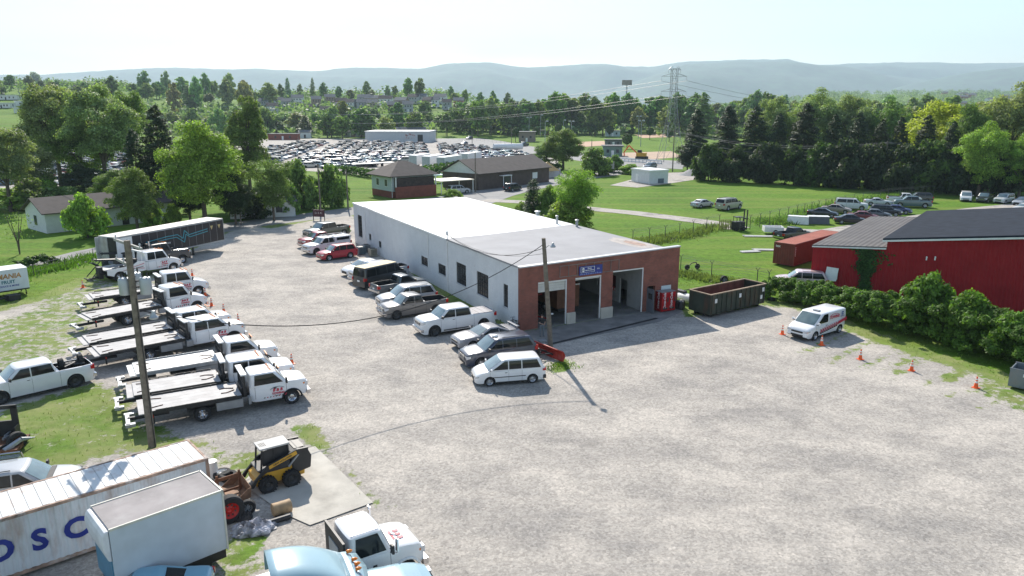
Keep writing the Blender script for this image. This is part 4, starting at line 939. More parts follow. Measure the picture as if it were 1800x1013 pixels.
mb.add([(x, y, zr(x)) for x, y in pp], [list(range(14))], 0); mb.add([(lerp(x, BW - 1, .5), lerp(y, 4.6, .5), zr(x) + .006) for x, y in pp], [list(range(14))], 1)
part('roof_patch', mb, [mat('pale_patch', (.40, .36, .33), .9, var=.2), mat('rust_patch', (.36, .25, .20), .9, var=.35)], blk)
mb = MB()
for y in (3.9, 7.6, 11.2): mb.b2((0, y - .03, 5.2), (BW, y + .03, 5.201 + 0))
# interior
mb = MB(); mb.b2((.301, -.02, -.05), (BW - .301, 14, .045)); part('interior_floor', mb, apron_m, blk)
mb = MB(); mb.b2((.301, 14.0, 0), (BW - .301, 14.2, 4.9)); part('interior_back_wall', mb, iwall, blk)
px_ = b3[2] + .12; ih = [(1.5, 0, 2.6, 2.3), (3.2, .95, 6.2, 2.4)]
mb = MB(); wall_cells(mb, 12, 4.9, [(.6 + a, b, .6 + c, d) for a, b, c, d in ih], lambda a, b, c, d: mb.b2((px_, .33 + a, b), (px_ + .15, .33 + c, d)))
part('interior_wall', mb, iwall, blk)
mb = MB(); mb.b2((px_ + .2, 4.1, 1.0), (px_ + .25, 6.6, 2.3), 0)
for k in range(14): mb.box((px_ + .12, 4.2 + .18 * k, 1.1), (.12, .1, random.uniform(.15, .4)), 1 + k % 2)
part('office_window', mb, [mat('office_dark_red', (.10, .02, .02), .5, var=.4), red_m, white_m], blk)
for x0, x1, g in ((b1[2] + .35, b2_[0] - .35, 0), (b2_[2] + .35, b3[0] - .35, 0)):
    pass
for xa, xb in ((b1[2], b2_[0]), (b2_[2], b3[0])):       # concrete plinths under the brick piers
    mb = MB(); mb.b2((xa - .03, -.12, 0), (xb + .03, .36, .95)); part('pier_plinth', mb, conc_m, blk, bevel=.03)
for (x0, _, x1, zt), nm in ((b1, 1), (b2_, 2), (b3, 3)):
    mb = MB(); mb.b2((x1 - .10, .05, 0), (x1 - .002, .14, zt - .003), 0); mb.b2((x0 + .002, .05, zt - .12), (x1 - .1, .14, zt - .003), 0); part('door_track', mb, white_m, blk)
mb = MB()
for k in range(4): mb.b2((b1[0] + .01, .16, b1[3] - .22 * (k + 1) + .01), (b1[2] - .11, .20, b1[3] - .22 * k - .004))
part('roller_door', mb, mat('cream_panel', (.62, .60, .55), .6, var=.08), blk)
mb = MB(); mb.b2((b2_[0] + .01, .16, b2_[3] - .25), (b2_[2] - .11, .2, b2_[3] - .005)); part('roller_door', mb, MAT['cream_panel'], blk)
mb = MB(); mb.b2((bw_[0], -.03, bw_[1]), (bw_[2], -.002, bw_[3])); part('boarded_window', mb, mat('pale_board', (.60, .66, .68), .7, var=.05), blk)
dd = MB(); dd.box((dr_[0] - .02, -.48, 1.1), (.05, .95, 2.1), 0); dd.box((dr_[0] - .05, -.5, 1.5), (.03, .5, .5), 1); do = part('side_door', dd, [mat('grey_door', (.13, .14, .16), .5), win_m], blk)
hh = MB(); hh.box((dr_[0] - .08, -.85, 1.05), (.06, .1, .14)); part('door_handle', hh, chrome_m, do)
mb = MB(); mb.b2((dr_[0] + .002, .33, 0), (dr_[2], .36, 2.25)); 
# empty sign frames on the fascia and the blue sign
mb = MB(); z0, z1 = 4.02, 4.92; xa, xb = fac(984, 470)[0], fac(1088, 458)[0]; xs_ = np.linspace(xa, xb, 8)
for z in (z0, z1): mb.b2((xa, -.05, z - .02), (xb, -.01, z + .02))
for x in xs_: mb.b2((x - .02, -.055, z0), (x + .02, -.005, z1))
part('sign_frame', mb, mat('bare_sign_frame', (.22, .18, .16), .6), blk)
sx0, sx1 = fac(1017, 474)[0], fac(1057.5, 470)[0]; sz0, sz1 = fac(1017, 484.5)[1], fac(1020, 468.5)[1]; sg_ = MB(); sg_.b2((sx0, -.12, sz0), (sx1, -.06, sz1), 0)
wS = sx1 - sx0; hS = sz1 - sz0; fx = lambda u: sx0 + u * wS; fz = lambda v: sz0 + v * hS
for (u0, v0, u1, v1) in ((.06, .28, .66, .31), (.06, .87, .66, .90), (.06, .31, .075, .87), (.645, .31, .66, .87)): sg_.b2((fx(u0), -.13, fz(v0)), (fx(u1), -.122, fz(v1)), 1)
hexp = [(fx(.17) + .20 * math.cos(a) * hS / 1.05, fz(.58) + .27 * math.sin(a) * hS) for a in np.linspace(0, 2 * math.pi, 7)[:-1]]; sg_.slab(hexp, -.132, -.122, 1)
merge(sg_, text_mb('NAPA', hS * .17, .002, 2, .004), Matrix.Translation((fx(.17), -.136, fz(.58))))
merge(sg_, text_mb('Story', hS * .24, .003, 1, .006), Matrix.Translation((fx(.44), -.13, fz(.72))))
merge(sg_, text_mb('SERVICE CENTER', hS * .15, .003, 1, .004), Matrix.Translation((fx(.44), -.13, fz(.50))))
merge(sg_, text_mb('U.S.', hS * .2, .003, 1, .004), Matrix.Translation((fx(.82), -.13, fz(.58))))
for k in range(12): sg_.slab([(fx(.04 + .078 * k), fz(.05)), (fx(.10 + .078 * k), fz(.05)), (fx(.08 + .078 * k), fz(.20 if k % 3 else .26))], -.128, -.122, 3)
part('shop_sign', sg_, [mat('sign_blue', (.02, .035, .22), .4, var=.2), white_m, mat('sign_navy', (.02, .03, .12), .4), mat('sign_pale_blue', (.25, .32, .6), .5)], blk)
# roof vents, conduit, wall pipes
for k, (px, py, hgt, r) in enumerate(((979, 393, .75, .12), (1014, 398, .6, .14), (945, 377, .3, .25))):
    zr_ = 5.1; p = P(px, py, zr_); M_ = Vector(p) - Vector(A); lx = M_.x * math.cos(FA) + M_.y * math.sin(FA); ly = -M_.x * math.sin(FA) + M_.y * math.cos(FA)
    mb = MB(); mb.tube((lx, ly, 4.9), (lx, ly, zr_ + hgt), r); mb.lathe([(r * 1.5, 0), (r * 1.5, .08), (.01, .16)], (lx, ly, zr_ + hgt), n=12); part('roof_vent', mb, galv_m, blk)
mb = MB()
for px, py0, py1 in ((786.5, 424, 520), (752.5, 412, 470), (641.5, 375, 425)):
    s, z = wal(px, py0); s2, z2 = wal(px, py1); mb.tube((-.05, s, z), (-.05, s, max(.1, z2)), .035)
s, z = wal(752.5, 412); s2, _ = wal(640, 378); mb.tube((-.05, s, z), (-.05, s2, z + .35), .03); s, z = wal(786.5, 410); mb.tube((-.03, s, 4.9), (-.03, s, 5.9), .05); mb.box((-.05, s, 5.8), (.2, .12, .35))
part('wall_conduit', mb, white_m, blk)
# things at the garage ------------------------------------------------
def tobase(lx, ly, z=0):
    return (A[0] + lx * math.cos(FA) - ly * math.sin(FA), A[1] + lx * math.sin(FA) + ly * math.cos(FA), z)
def vend(px, label, side):
    s, _ = fac(px, 541); t = thing('vending_machine', label, 'vending machine', tobase(s, -.47), FA, 'red vending machines')
    m = MB(); m.b2((-.40, -.42, .06), (.40, .42, 1.76)); bd = part('cabinet', m, mat('vending_red', (.32, .012, .016), .35, var=.1, coat=.5), t, bevel=.02)
    m = MB(); m.b2((-.40, -.42, 1.762), (.40, .42, 1.79)); part('top_panel', m, steel_m, t)
    m = MB(); m.b2((-.36, -.45, .15), (.36, -.425, 1.70), 0); m.b2((.20, -.465, .9), (.32, -.452, 1.3), 1); m.b2((-.25, -.465, .25), (.25, -.452, .4), 1); part('front_panel', m, [mat('vending_face', (.42, .02, .025), .25), blackp_m], t)
    m = MB(); M_ = Matrix.Translation((-.08, -.462, 1.0)) @ Matrix.Rotation(-math.pi / 2, 4, 'Y'); merge(m, text_mb('Coca-Cola', .34, .003, 0, .006, .3), M_)
    M_ = Matrix.Translation((-.407, 0, 1.0)) @ Matrix.Rotation(-math.pi / 2, 4, 'Z') @ Matrix.Rotation(-math.pi / 2, 4, 'Y'); merge(m, text_mb('Coca-Cola', .34, .003, 0, .006, .3), M_)
    part('lettering', m, white_m, t)
vend(1157, 'red vending machine next to the open side door', 0); vend(1168.5, 'red vending machine under the boarded window, farther from the door', 1)
t = thing('brown_trailer', 'brown boxy trailer standing inside the middle garage bay', 'trailer', tobase((b2_[0] + b2_[2]) / 2 - .55, 2.2), FA)
m = MB(); m.b2((-1.1, 0, .7), (1.1, 3.5, 2.75)); part('box', m, mat('brown_panel', (.17, .075, .04), .7, var=.2), t); m = MB(); m.b2((-1.12, -.05, 2.6), (-.7, .02, 2.7)); m.b2((.7, -.05, 2.6), (1.12, .02, 2.7)); part('marker_light', m, white_m, t)
m = MB(); m.b2((-1.0, -.1, .45), (1.0, 3.4, .69)); part('chassis', m, dark_m, t)
for sx in (-1, 1):
    m, r_ = wheel_parts(.4, .26); o = part('wheel', m, tyre_m, t, (sx * .95, 2.2, .42)); part('rim', r_, [rim_m, rimdark_m], o)
t = thing('engine_hoist', 'red engine hoist and clutter standing in the left garage bay', 'hoist', tobase((b1[0] + b1[2]) / 2 + .2, 3.0), FA)
m = MB(); m.tube((0, 0, .1), (0, 0, 2.0), .06); m.tube((0, 0, 1.9), (-.2, -1.2, 2.3), .05); m.tube((-.4, -1, .1), (0, 0, .1), .05); m.tube((.4, -1, .1), (0, 0, .1), .05); part('frame', m, red_m, t); m = MB()
for k in range(9): m.box((random.uniform(-1, 1), random.uniform(.3, 1), .3), (.4, .3, random.uniform(.3, .8)), 0, random.random())
part('engine_block', m, dark_m, t)
mb = MB(); s = fac(1186, 535)[0]
for k in range(3): mb.lathe([(.05, 0), (.28, .02), (.30, .35), (.22, .72), (.05, .75)], (s + .0 + .45 * (k % 2), -.45 - .4 * (k // 2), 0), n=12)
tag(part('trash_bags', mb, blackp_m, None, A, FA), 'pile of black bags against the brick wall beside the vending machines', 'trash bags')
t = thing('jet_ski', 'white and black watercraft on the grass behind the building corner', 'jet ski', P(1200, 532), R(-60))
m = MB(); m.lathe([(.02, -1.3), (.35, -1.0), (.5, -.2), (.48, .8), (.3, 1.25), (.02, 1.4)], (0, 0, .55), 'X', 12); m.v = [(x, y, .55 + (z - .55) * .8) for x, y, z in m.v]; part('hull', m, white_m, t); m = MB(); m.b2((-.9, -.2, .9), (.3, .2, 1.12)); m.tube((.5, -.4, 1.3), (.5, .4, 1.3), .04); part('seat', m, blackp_m, t, bevel=.05)
# air conditioning units along the white wall
for i, (px, py, lb) in enumerate(((655, 458, 'grey air conditioner next to a bush by the white wall'), (668, 466, 'tan air conditioner nearest the white sedan'), (660, 459, 'air conditioner between two others by the white wall'))):
    s, _ = wal(px, py); t = thing('air_conditioner', lb, 'air conditioner', tobase(-.75 - .1 * i, s - i * .0 if i < 2 else (s)), FA + .1, 'air conditioners by the white wall')
    if i == 2: t.location = tobase(-1.75, s)
    m = MB(); m.b2((-.42, -.42, .08), (.42, .42, .95)); o = part('cabinet', m, [steel_m, mat('tan_metal', (.35, .32, .25), .6), mat('blue_grey_metal', (.14, .20, .24), .6)][i], t, bevel=.03); m = MB(); m.lathe([(.33, 0), (.33, .03), (.05, .05)], (0, 0, .952), n=16)
    part('fan_grille', m, dark_m, t); m = MB()
    for k in range(9):
        for sg in (1, -1): m.box((0, sg * .425, .2 + .08 * k), (.74, .012, .03))
    part('louvres', m, dark_m, t)
# ------------------------------------------------------------------ red metal building
RU = R(-38); Rb = PY(1430, 430, 71.0)[:2]; ribred = ribbed_mat('red_ribbed_steel', (.31, .020, .025), .32, 0, .8, var=.12);  ribgrey = ribbed_mat('grey_ribbed_roof', (.13, .125, .125), .5, 0, .95, dirt=((.18, .17, .16), .6, .25)); darkroof = mat('dark_shingle_roof', (.022, .028, .040), .95, var=.22, scale=1.2, bump=.3, bscale=6)
for k_ in ('red_ribbed_steel', 'grey_ribbed_roof', 'dark_shingle_roof'): MAT[k_].node_tree.nodes['Principled BSDF'].inputs['Specular IOR Level'].default_value = .12
rb = tag(bpy.data.objects.new('red_metal_building', None), 'red corrugated metal building with dark roof behind the hedge', 'building'); COL.objects.link(rb); rb.location = (*Rb, 0); rb.rotation_euler = (0, 0, RU)
JX = 6.5
mb = MB(); mb.b2((0, 0, 0), (JX, .15, 4.15)); mb.add([(0, 0, 4.15), (JX, 0, 4.15), (JX, 0, 4.66), (0, .15, 4.15), (JX, .15, 4.15), (JX, .15, 4.66)], [(0, 1, 2), (5, 4, 3), (0, 2, 5, 3), (1, 4, 5, 2)]); part('low_wall', mb, ribred, rb)
mb = MB(); mb.b2((JX + .001, -.03, 0), (30, .15, 5.5)); mb.add([(JX + .001, -.03, 5.5), (30, -.03, 5.5), (30, -.03, 6.9), (20, -.03, 7.25), (JX + .001, -.03, 5.52), (JX + .001, .15, 5.5), (30, .15, 5.5), (30, .15, 6.9), (20, .15, 7.25), (JX + .001, .15, 5.52)], [(0, 1, 2, 3, 4), (9, 8, 7, 6, 5), (4, 3, 8, 9), (3, 2, 7, 8)]); part('tall_wall', mb, ribred, rb)
mb = MB(); mb.b2((JX - .0, .151, 4.1), (JX + .12, 21, 5.4)); mb.b2((0, .151, 0), (.12, 23, 4.0)); part('side_wall', mb, ribred, rb)
def quadslab(pts, th): 
    mb = MB(); n = len(pts); mb.add([(x, y, z - th) for x, y, z in pts] + [(x, y, z) for x, y, z in pts], [list(range(n))[::-1], list(range(n, 2 * n))] + [(k, (k + 1) % n, n + (k + 1) % n, n + k) for k in range(n)]); return mb
part('low_roof', quadslab([(-.05, -.2, 4.28), (JX - .002, -.2, 4.80), (JX - .002, 23, 4.95), (-.05, 23, 4.43)], .09), ribgrey, rb)
part('tall_roof', quadslab([(JX - .35, -.3, 5.58), (20, -.3, 7.40), (20, 21, 7.6), (JX - .35, 21, 5.85)], .16), darkroof, rb)
part('tall_roof', quadslab([(20.01, -.3, 7.40), (34, -.3, 6.6), (34, 21, 6.8), (20.01, 21, 7.6)], .16), darkroof, rb)
mb = MB(); mb.add([(JX - .35, -.36, 5.26), (20, -.36, 7.08), (20, -.36, 7.24), (JX - .35, -.36, 5.42)], [(0, 1, 2, 3)]); mb.add([(-.05, -.26, 4.05), (JX, -.26, 4.57), (JX, -.26, 4.69), (-.05, -.26, 4.17)], [(0, 1, 2, 3)])
for q in list(mb.v): mb.v.append((q[0], q[1] + .06, q[2]))
n4 = 8
for o_ in (0, 4):
    for k in range(4): mb.f.append([o_ + k, n4 + o_ + k, n4 + o_ + (k + 1) % 4, o_ + (k + 1) % 4]); mb.m.append(0); mb.sm.append(False)
part('gutter', mb, white_m, rb)
for px in (1630, 1645):
    s, z = on_plane(px, 451, Rb, RU); m = MB(); m.path([(s, -.03, z - .1), (s, -.25, z), (s, -.28, z - .3)], .06, mi=0); part('vent_pipe', m, white_m, rb)
s, z = on_plane(1463, 480, Rb, RU); m = MB(); m.add([(s - .6, -.35, z - .7), (s + .5, -.35, z - .7), (s + .6, -.2, z + .55), (s - .5, -.2, z + .6)], [(0, 1, 2, 3)]); m.b2((s - .45, -.05, z - .6), (s + .5, 0, z + .5)); part('leaning_panel', m, white_m, rb)
# ------------------------------------------------------------------ containers, trailer, dumpsters
def corr_box(name, mats, L, W_, H_, parent, z0=.15, pitch=.28, dep=.035, open_end=False, roof=True):
    mb = MB(); n = int(L / pitch)
    def side(ax, sgn, ln, other, mi=0):
        k = int(ln / pitch); pr = []
        for i in range(k):
            x = i * pitch; pr += [(x, 0), (x + pitch * .3, 0), (x + pitch * .5, -dep), (x + pitch * .8, -dep)]
        pr.append((ln, 0)); vs = []
        for (x, d) in pr:
            for z in (z0 + .12, H_ - .1):
                vs.append((x, sgn * (other + d), z) if ax == 'x' else (sgn * (other + d), x, z))
        return vs, [(2 * i, 2 * i + 2, 2 * i + 3, 2 * i + 1) for i in range(len(pr) - 1)]
    for sgn in (1, -1):
        v, f = side('x', sgn, L, W_ / 2); mb.add([(x - L / 2, y, z) for x, y, z in v], f if sgn < 0 else [q[::-1] for q in f])
    for sgn in (1, -1):
        v, f = side('y', sgn, W_, L / 2); mb.add([(x, y - W_ / 2, z) for x, y, z in v], f)
    wl = part('walls', mb, mats[0], parent)
    fr = MB(); a = .12
    for sx in (1, -1):
        for sy in (1, -1): fr.box((sx * (L / 2 - a / 2 + .01), sy * (W_ / 2 - a / 2 + .01), (z0 + H_) / 2), (a, a, H_ - z0))
    for sy in (1, -1):
        fr.box((0, sy * (W_ / 2 - .04), z0 + .07), (L - 2 * a, .1, .14)); fr.box((0, sy * (W_ / 2 - .04), H_ - .06), (L - 2 * a, .1, .12))
    for sx in (1, -1):
        fr.box((sx * (L / 2 - .05), 0, z0 + .07), (.1, W_ - 2 * a, .14)); fr.box((sx * (L / 2 - .05), 0, H_ - .06), (.1, W_ - 2 * a, .12))
    part('frame', fr, mats[1], parent)
    if roof:
        r_ = MB(); k = int((L - .2) / .42); vs = []
        for i in range(k):
            x = -L / 2 + .1 + i * (L - .2) / k; w_ = (L - .2) / k
            r_.box((x + w_ / 2, 0, H_ - .045), (w_ * .98, W_ - .16, .05), 0); r_.box((x + w_ * .3, 0, H_ - .012), (w_ * .5, W_ - .26, .022), 0)
        part('roof', r_, mats[2], parent)
    fl = MB(); fl.box((0, 0, z0 + .05), (L - .2, W_ - .2, .06)); part('floor', fl, dark_m, parent)
# containers
def place_corner(c, ang, L, W_):       # centre of a box whose near right corner is c, long axis ang
    d = Vector((math.cos(ang), math.sin(ang))); n = Vector((-d.y, d.x)); q = Vector(c[:2]) - d * L / 2 + n * W_ / 2; return (q.x, q.y, 0)
cwhite = mat('container_white', (.58, .60, .62), .55, var=.1, scale=.5, dirt=((.30, .16, .09), .65, 1.3), streak=1)
cwroof = mat('container_roof_white', (.68, .68, .66), .6, var=.12, scale=.8, dirt=((.33, .17, .09), .6, 1.6))
crust = mat('container_rust_frame', (.30, .20, .15), .8, var=.5, scale=2.5, dirt=((.55, .55, .55), .8, 2.0))
ang = R(41); c = P(365, 805, 2.6); t = thing('shipping_container', 'long white corrugated shipping container with rusty roof and big blue letters', 'shipping container', place_corner(c, ang, 12.19, 2.44), ang)
corr_box('container', [cwhite, crust, cwroof], 12.19, 2.44, 2.6, t)
nd = Vector((-math.sin(ang), math.cos(ang))); A2 = Vector(c[:2]); mb = MB()
for ch, px, py in (('C', -118, 1030), ('O', -1, 971), ('S', 70, 950), ('C', 133, 930), ('O', 195, 905)):
    s, z = on_plane(px, py, A2, ang); merge(mb, text_mb(ch, 1.15, .004, 0, .045), Matrix.Translation((12.19 / 2 + s, -1.236, z)))
part('lettering', mb, mat('container_blue', (.015, .03, .22), .5, var=.15), t)
mb = MB()
for k in range(4):
    for w_ in (.05,): mb.b2((6.11, -1.05 + .7 * k - .02, .25), (6.17, -1.05 + .7 * k + .02, 2.5))
part('lock_rod', mb, crust, t)
# detached box body
ang = R(43.6); c = P(390, 862, 3.2); zb = 0
t = thing('truck_box', 'white truck box body with grey roof and rounded nose before the white container', 'truck box', place_corner(c, ang, 4.6, 2.15), ang)
zlow = max(.5, 3.2 - 2.45); bw2 = mat('box_side_white', (.56, .60, .64), .45, var=.05, dirt=((.4, .42, .42), .3, .8))
mb = MB(); mb.b2((-1.62, -1.075, zlow), (2.3, 1.075, 3.14)); part('walls', mb, bw2, t)
mb = MB(); prof = [(-1.63, zlow + 1.2), (-1.74, zlow + 1.25), (-1.86, 2.5), (-1.88, 2.8), (-1.84, 3.0), (-1.76, 3.12), (-1.63, 3.16)]
mb.slab(prof, -1.07, 1.07); part('nose', mb, mat('nose_white', (.72, .71, .72), .4), t, bevel=.05)
mb = MB(); mb.b2((-1.6, -1.03, 3.141), (2.26, 1.03, 3.18)); part('roof', mb, mat('dirty_grey_roof', (.30, .275, .27), .85, var=.25, scale=.7, dirt=((.42, .40, .39), .6, .9)), t)
mb = MB()
for sg in (1, -1): mb.b2((-1.62, sg * 1.06 - .03, 3.12), (2.32, sg * 1.06 + .03, 3.21))
mb.b2((2.28, -1.09, 3.12), (2.34, 1.09, 3.21)); mb.b2((2.27, -1.1, zlow - .05), (2.34, -1.04, 3.12)); mb.b2((2.27, 1.04, zlow - .05), (2.34, 1.1, 3.12)); part('trim', mb, mat('cream_trim', (.6, .58, .5), .5), t)
mb = MB(); mb.b2((-1.66, -1.0, zlow), (-1.621, 1.0, zlow + 1.18)); part('front_panel', mb, mat('blue_panel', (.10, .25, .36), .4, var=.15), t)
mb = MB(); mb.b2((-1.55, -1.0, .35), (2.25, 1.0, zlow - .002)); 
for x in (-1.3, 1.4): mb.b2((x, -.9, 0), (x + .3, .9, .35))
part('subframe', mb, dark_m, t)
# blue sports car cut by the lower edge
build_car('parked_coupe', 'coupe', 'metallic light blue coupe with dark rear glass before the white box body', 'car', (-13.0, 22.5, 0), R(195), (.20, .42, .54))
# silver suv beyond the container
cs = build_car('junk_suv', 'suv', 'silver suv with open wiper cowl parked behind the white container', 'suv', (-22.1, 30.1, 0), R(21), (.40, .41, .42))
m_ = MB(); m_.box((1.33, 0, 1.17), (.22, 1.35, .03)); part('wiper_cowl', m_, dark_m, cs)
# white day cab and blue conventional in the foreground
def front_truck(name, label, kind, roofc, zroof, ang, color, decal=False):
    s = SPECS[kind]; t = thing(name, label, 'truck', (roofc[0], roofc[1], 0), ang); gc = (s['gh'][2] + s['gh'][3]) / 2; add_cab(t, kind, color, -gc, decal); return t, -gc
SPECS['oldday'] = dict(L=3.2, W=2.05, H=2.55, wb=9, r=.50, fo=.85, zb=.62, front_only=1, deck=[(-1.6, 1.6), (.1, 1.62), (.4, 1.66), (.95, 1.6), (1.35, 1.5), (1.52, 1.38), (1.6, 1.1)], gh=(.22, -1.5, -.14, -1.42), div=[], belt=1.58)
SPECS['bigblue'] = dict(L=5.4, W=2.4, H=2.85, wb=9, r=.52, fo=1.1, zb=.65, front_only=1, deck=[(-2.5, 1.75), (.0, 1.75), (.5, 1.82), (1.6, 1.74), (2.2, 1.62), (2.55, 1.5), (2.7, 1.2)], gh=(.35, -2.6, -.12, -2.5), div=[-1.0], belt=1.72)
for k_ in ('oldday', 'bigblue'): s_ = SPECS[k_]; s_['xf'] = s_['L'] / 2 - s_['fo']; s_['xr'] = -50
rc = P(628, 918, 2.55); ft, xo = front_truck('day_cab_truck', 'white truck with ribbed roof and red lettering on its hood, behind the blue truck', 'oldday', rc, 2.55, R(33), (.78, .78, .78)); ft.scale = (.94, .94, .98)
mb = MB()
for k in range(9): mb.box((xo + (-.14 - 1.42) / 2 + .0, -.72 + .18 * k, 2.535), (1.1, .035, .03))
rbp = part('roof_rib', mb, paint, ft, bevel=.01); rbp.color = (.78, .78, .78, 1)
mb = MB(); zz = 1.69; M_ = Matrix.Translation((xo + .80, -.15, zz)) @ Matrix.Rotation(R(-90), 4, 'Z') @ Matrix.Rotation(R(-95), 4, 'X'); merge(mb, text_mb('B & B', .30, .004, 0, .012), M_); merge(mb, text_mb('TOWING', .16, .004, 0, .004), M_ @ Matrix.Translation((0, 0, -.28)))
part('hood_lettering', mb, redtxt_m, ft)
mb = MB()
for sg in (1, -1): mb.path([(xo + .15, sg * 1.05, 1.6), (xo + .25, sg * 1.38, 1.7), (xo + .25, sg * 1.38, 2.4), (xo + .1, sg * 1.05, 2.35)], .02); mb.box((xo + .24, sg * 1.38, 2.05), (.06, .2, .5), 1)
part('mirror_arm', mb, [chrome_m, chrome_m], ft)
mb = MB(); mb.b2((xo - 1.75, -1.0, 1.0), (xo - 1.66, 1.0, 2.5)); mb.b2((xo - 1.78, -.5, 1.2), (xo - 1.65, .5, 2.1), 1); part('headache_rack', mb, [dark_m, galv_m], ft)
mb = MB()
for sg in (1, -1): mb.b2((xo - 6.5, sg * .4 - .07, .8), (xo + 1.3, sg * .4 + .07, 1.05))
mb.b2((xo - 6.5, -1.0, 1.051), (xo - 2.1, 1.0, 1.12), 1); part('chassis', mb, [dark_m, steel_m], ft)
s_ = dict(SPECS['oldday']); holder = bpy.data.objects.new('wheel_set', None)
def truck_feet(t, x_front, x_rear, s):
    truck_wheels(t, x_rear, s)
    for o in list(t.children):
        if o.name.startswith('wheel') and abs(o.location.x) < 1e-6: o.location.x = x_front
bpy.data.objects.remove(holder)
truck_feet(ft, xo + SPECS['oldday']['xf'], xo - 4.3, SPECS['oldday'])
bc = (.30, .44, .50); rc = P(556, 1005, 2.95); bt, xo = front_truck('conventional_truck', 'large light blue truck with roof fairing and orange marker lamps at the bottom edge', 'bigblue', rc, 2.85, R(25), bc)
mb = MB(); K = 10; n = 17; vs = []
for k in range(K + 1):
    f = k / K; x = xo - 2.75 + 2.45 * f; hh = .92 * (1 - f ** 2.4) + .03; ww = 1.08 * (1 - .15 * f ** 3)
    for i in range(n):
        a = math.pi * i / (n - 1); cy = math.cos(a); sy = math.sin(a)
        vs.append((x, ww * math.copysign(abs(cy) ** .55, cy), 2.78 + hh * abs(sy) ** .55))
mb.add(vs, [(k * n + i, k * n + i + 1, (k + 1) * n + i + 1, (k + 1) * n + i) for k in range(K) for i in range(n - 1)], 0, True)
fo = part('roof_fairing', mb, paint, bt); fo.color = (*bc, 1); sol = fo.modifiers.new('thick', 'SOLIDIFY'); sol.thickness = .04
mb = MB(); pts = [(xo + .28 - .10 * abs(y), y, 2.70 - .10 * abs(y)) for y in np.linspace(-1.0, 1.0, 9)]; top = [(x - .45, y * .92, z + .16) for x, y, z in pts]
mb.add(pts + top, [(i, i + 1, 10 + i, 9 + i) for i in range(8)], 0, True); vz = part('sun_visor', mb, paint, bt); vz.color = (*bc, 1); sol = vz.modifiers.new('thick', 'SOLIDIFY'); sol.thickness = .03
for y in (-.8, -.28, 0, .28, .8): mb = MB(); mb.lathe([(.002, .16), (.05, .10), (.065, 0), (.05, -.05)], (xo - .05 - .1 * abs(y), y, 2.87), 'X', 10); part('marker_lamp', mb, amber_m, bt)
mb = MB()
for sg in (1, -1): mb.b2((xo - 7.5, sg * .4 - .07, .85), (xo + 1.8, sg * .4 + .07, 1.12)); 
mb.b2((xo - 7.5, -.7, 1.121), (xo - 2.7, .7, 1.15), 0); mb.b2((xo - 7.5, 1.1, 1.15), (xo - 2.7, 1.18, 1.32), 2); part('chassis', mb, [dark_m, steel_m, dark_m], bt)
truck_feet(bt, xo + SPECS['bigblue']['xf'], xo - 5, SPECS['bigblue'])
# ------------------------------------------------------------------ skid steer
F_, R_ = P(474, 868), P(515, 856); hd = math.atan2(F_[1] - R_[1], F_[0] - R_[0]); n_ = Vector((-math.sin(hd), math.cos(hd))); mid = (Vector(F_[:2]) + Vector(R_[:2])) / 2 - n_ * .85
t = thing('skid_steer', 'black and yellow skid steer loader with rusty bucket lowered at the concrete pad', 'skid steer', (mid.x, mid.y, 0), hd)
wr = .40
for x in (.55, -.55):
    for sg in (1, -1):
        a_, b_ = wheel_parts(wr, .3, True)
        for k in range(18): q = 2 * math.pi * k / 18; a_.box((math.cos(q) * wr, 0, math.sin(q) * wr), (.05, .3, .07), 0, rot=Matrix.Rotation(-q, 3, 'Y'))
        o = part('wheel', a_, tyre_m, t, (x, sg * .74, wr)); part('rim', b_, [rimdark_m, rimdark_m], o)
mb = MB(); mb.slab([(-1.25, .35), (1.0, .32), (1.05, .75), (.7, .95), (-1.3, 1.0)], -.55, .55, 0); part('lower_body', mb, yellow_m, t, bevel=.03)
mb = MB(); mb.slab([(-1.55, .62), (-.7, .5), (-.6, 1.62), (-1.0, 1.72), (-1.45, 1.6), (-1.62, 1.2)], -.62, .62, 0); mb.slab([(-.6, .9), (.75, .9), (.95, 1.1), (-.6, 1.3)], -.6, .6, 0); part('engine_cover', mb, blackp_m, t, bevel=.06)
mb = MB(); mb.box((-1.1, .0, 1.70), (.5, .9, .03)); part('hood_panel', mb, blackp_m, t)
mb = MB()
for sg in (1, -1):
    for (x0, z0, x1, z1) in ((.72, 1.0, .62, 2.0), (-.6, 1.2, -.55, 2.0), (.1, 1.2, .1, 2.0)): mb.tube((x0, sg * .43, z0), (x1, sg * .43, z1), .045)
    mb.b2((-.55, sg * .43 - .008, 1.2), (.64, sg * .43 + .008, 1.95)) if sg > 0 else None
mb.b2((-.62, -.42, 1.1), (-.58, .42, 1.95)); part('cab_frame', mb, dark_m, t)
mb = MB(); mb.b2((-.66, -.47, 2.0), (.72, .47, 2.08), 0)
for k in range(5): mb.b2((.35 + .06 * k, -.2, 2.081), (.38 + .06 * k, .2, 2.09), 1)
part('cab_roof', mb, [mat('dusty_roof', (.48, .47, .45), .7, var=.15), dark_m], t, bevel=.02)
mb = MB(); mb.b2((-.3, -.25, 1.0), (.1, .25, 1.15)); mb.b2((-.4, -.25, 1.15), (-.28, .25, 1.6)); part('seat', mb, blackp_m, t, bevel=.03)
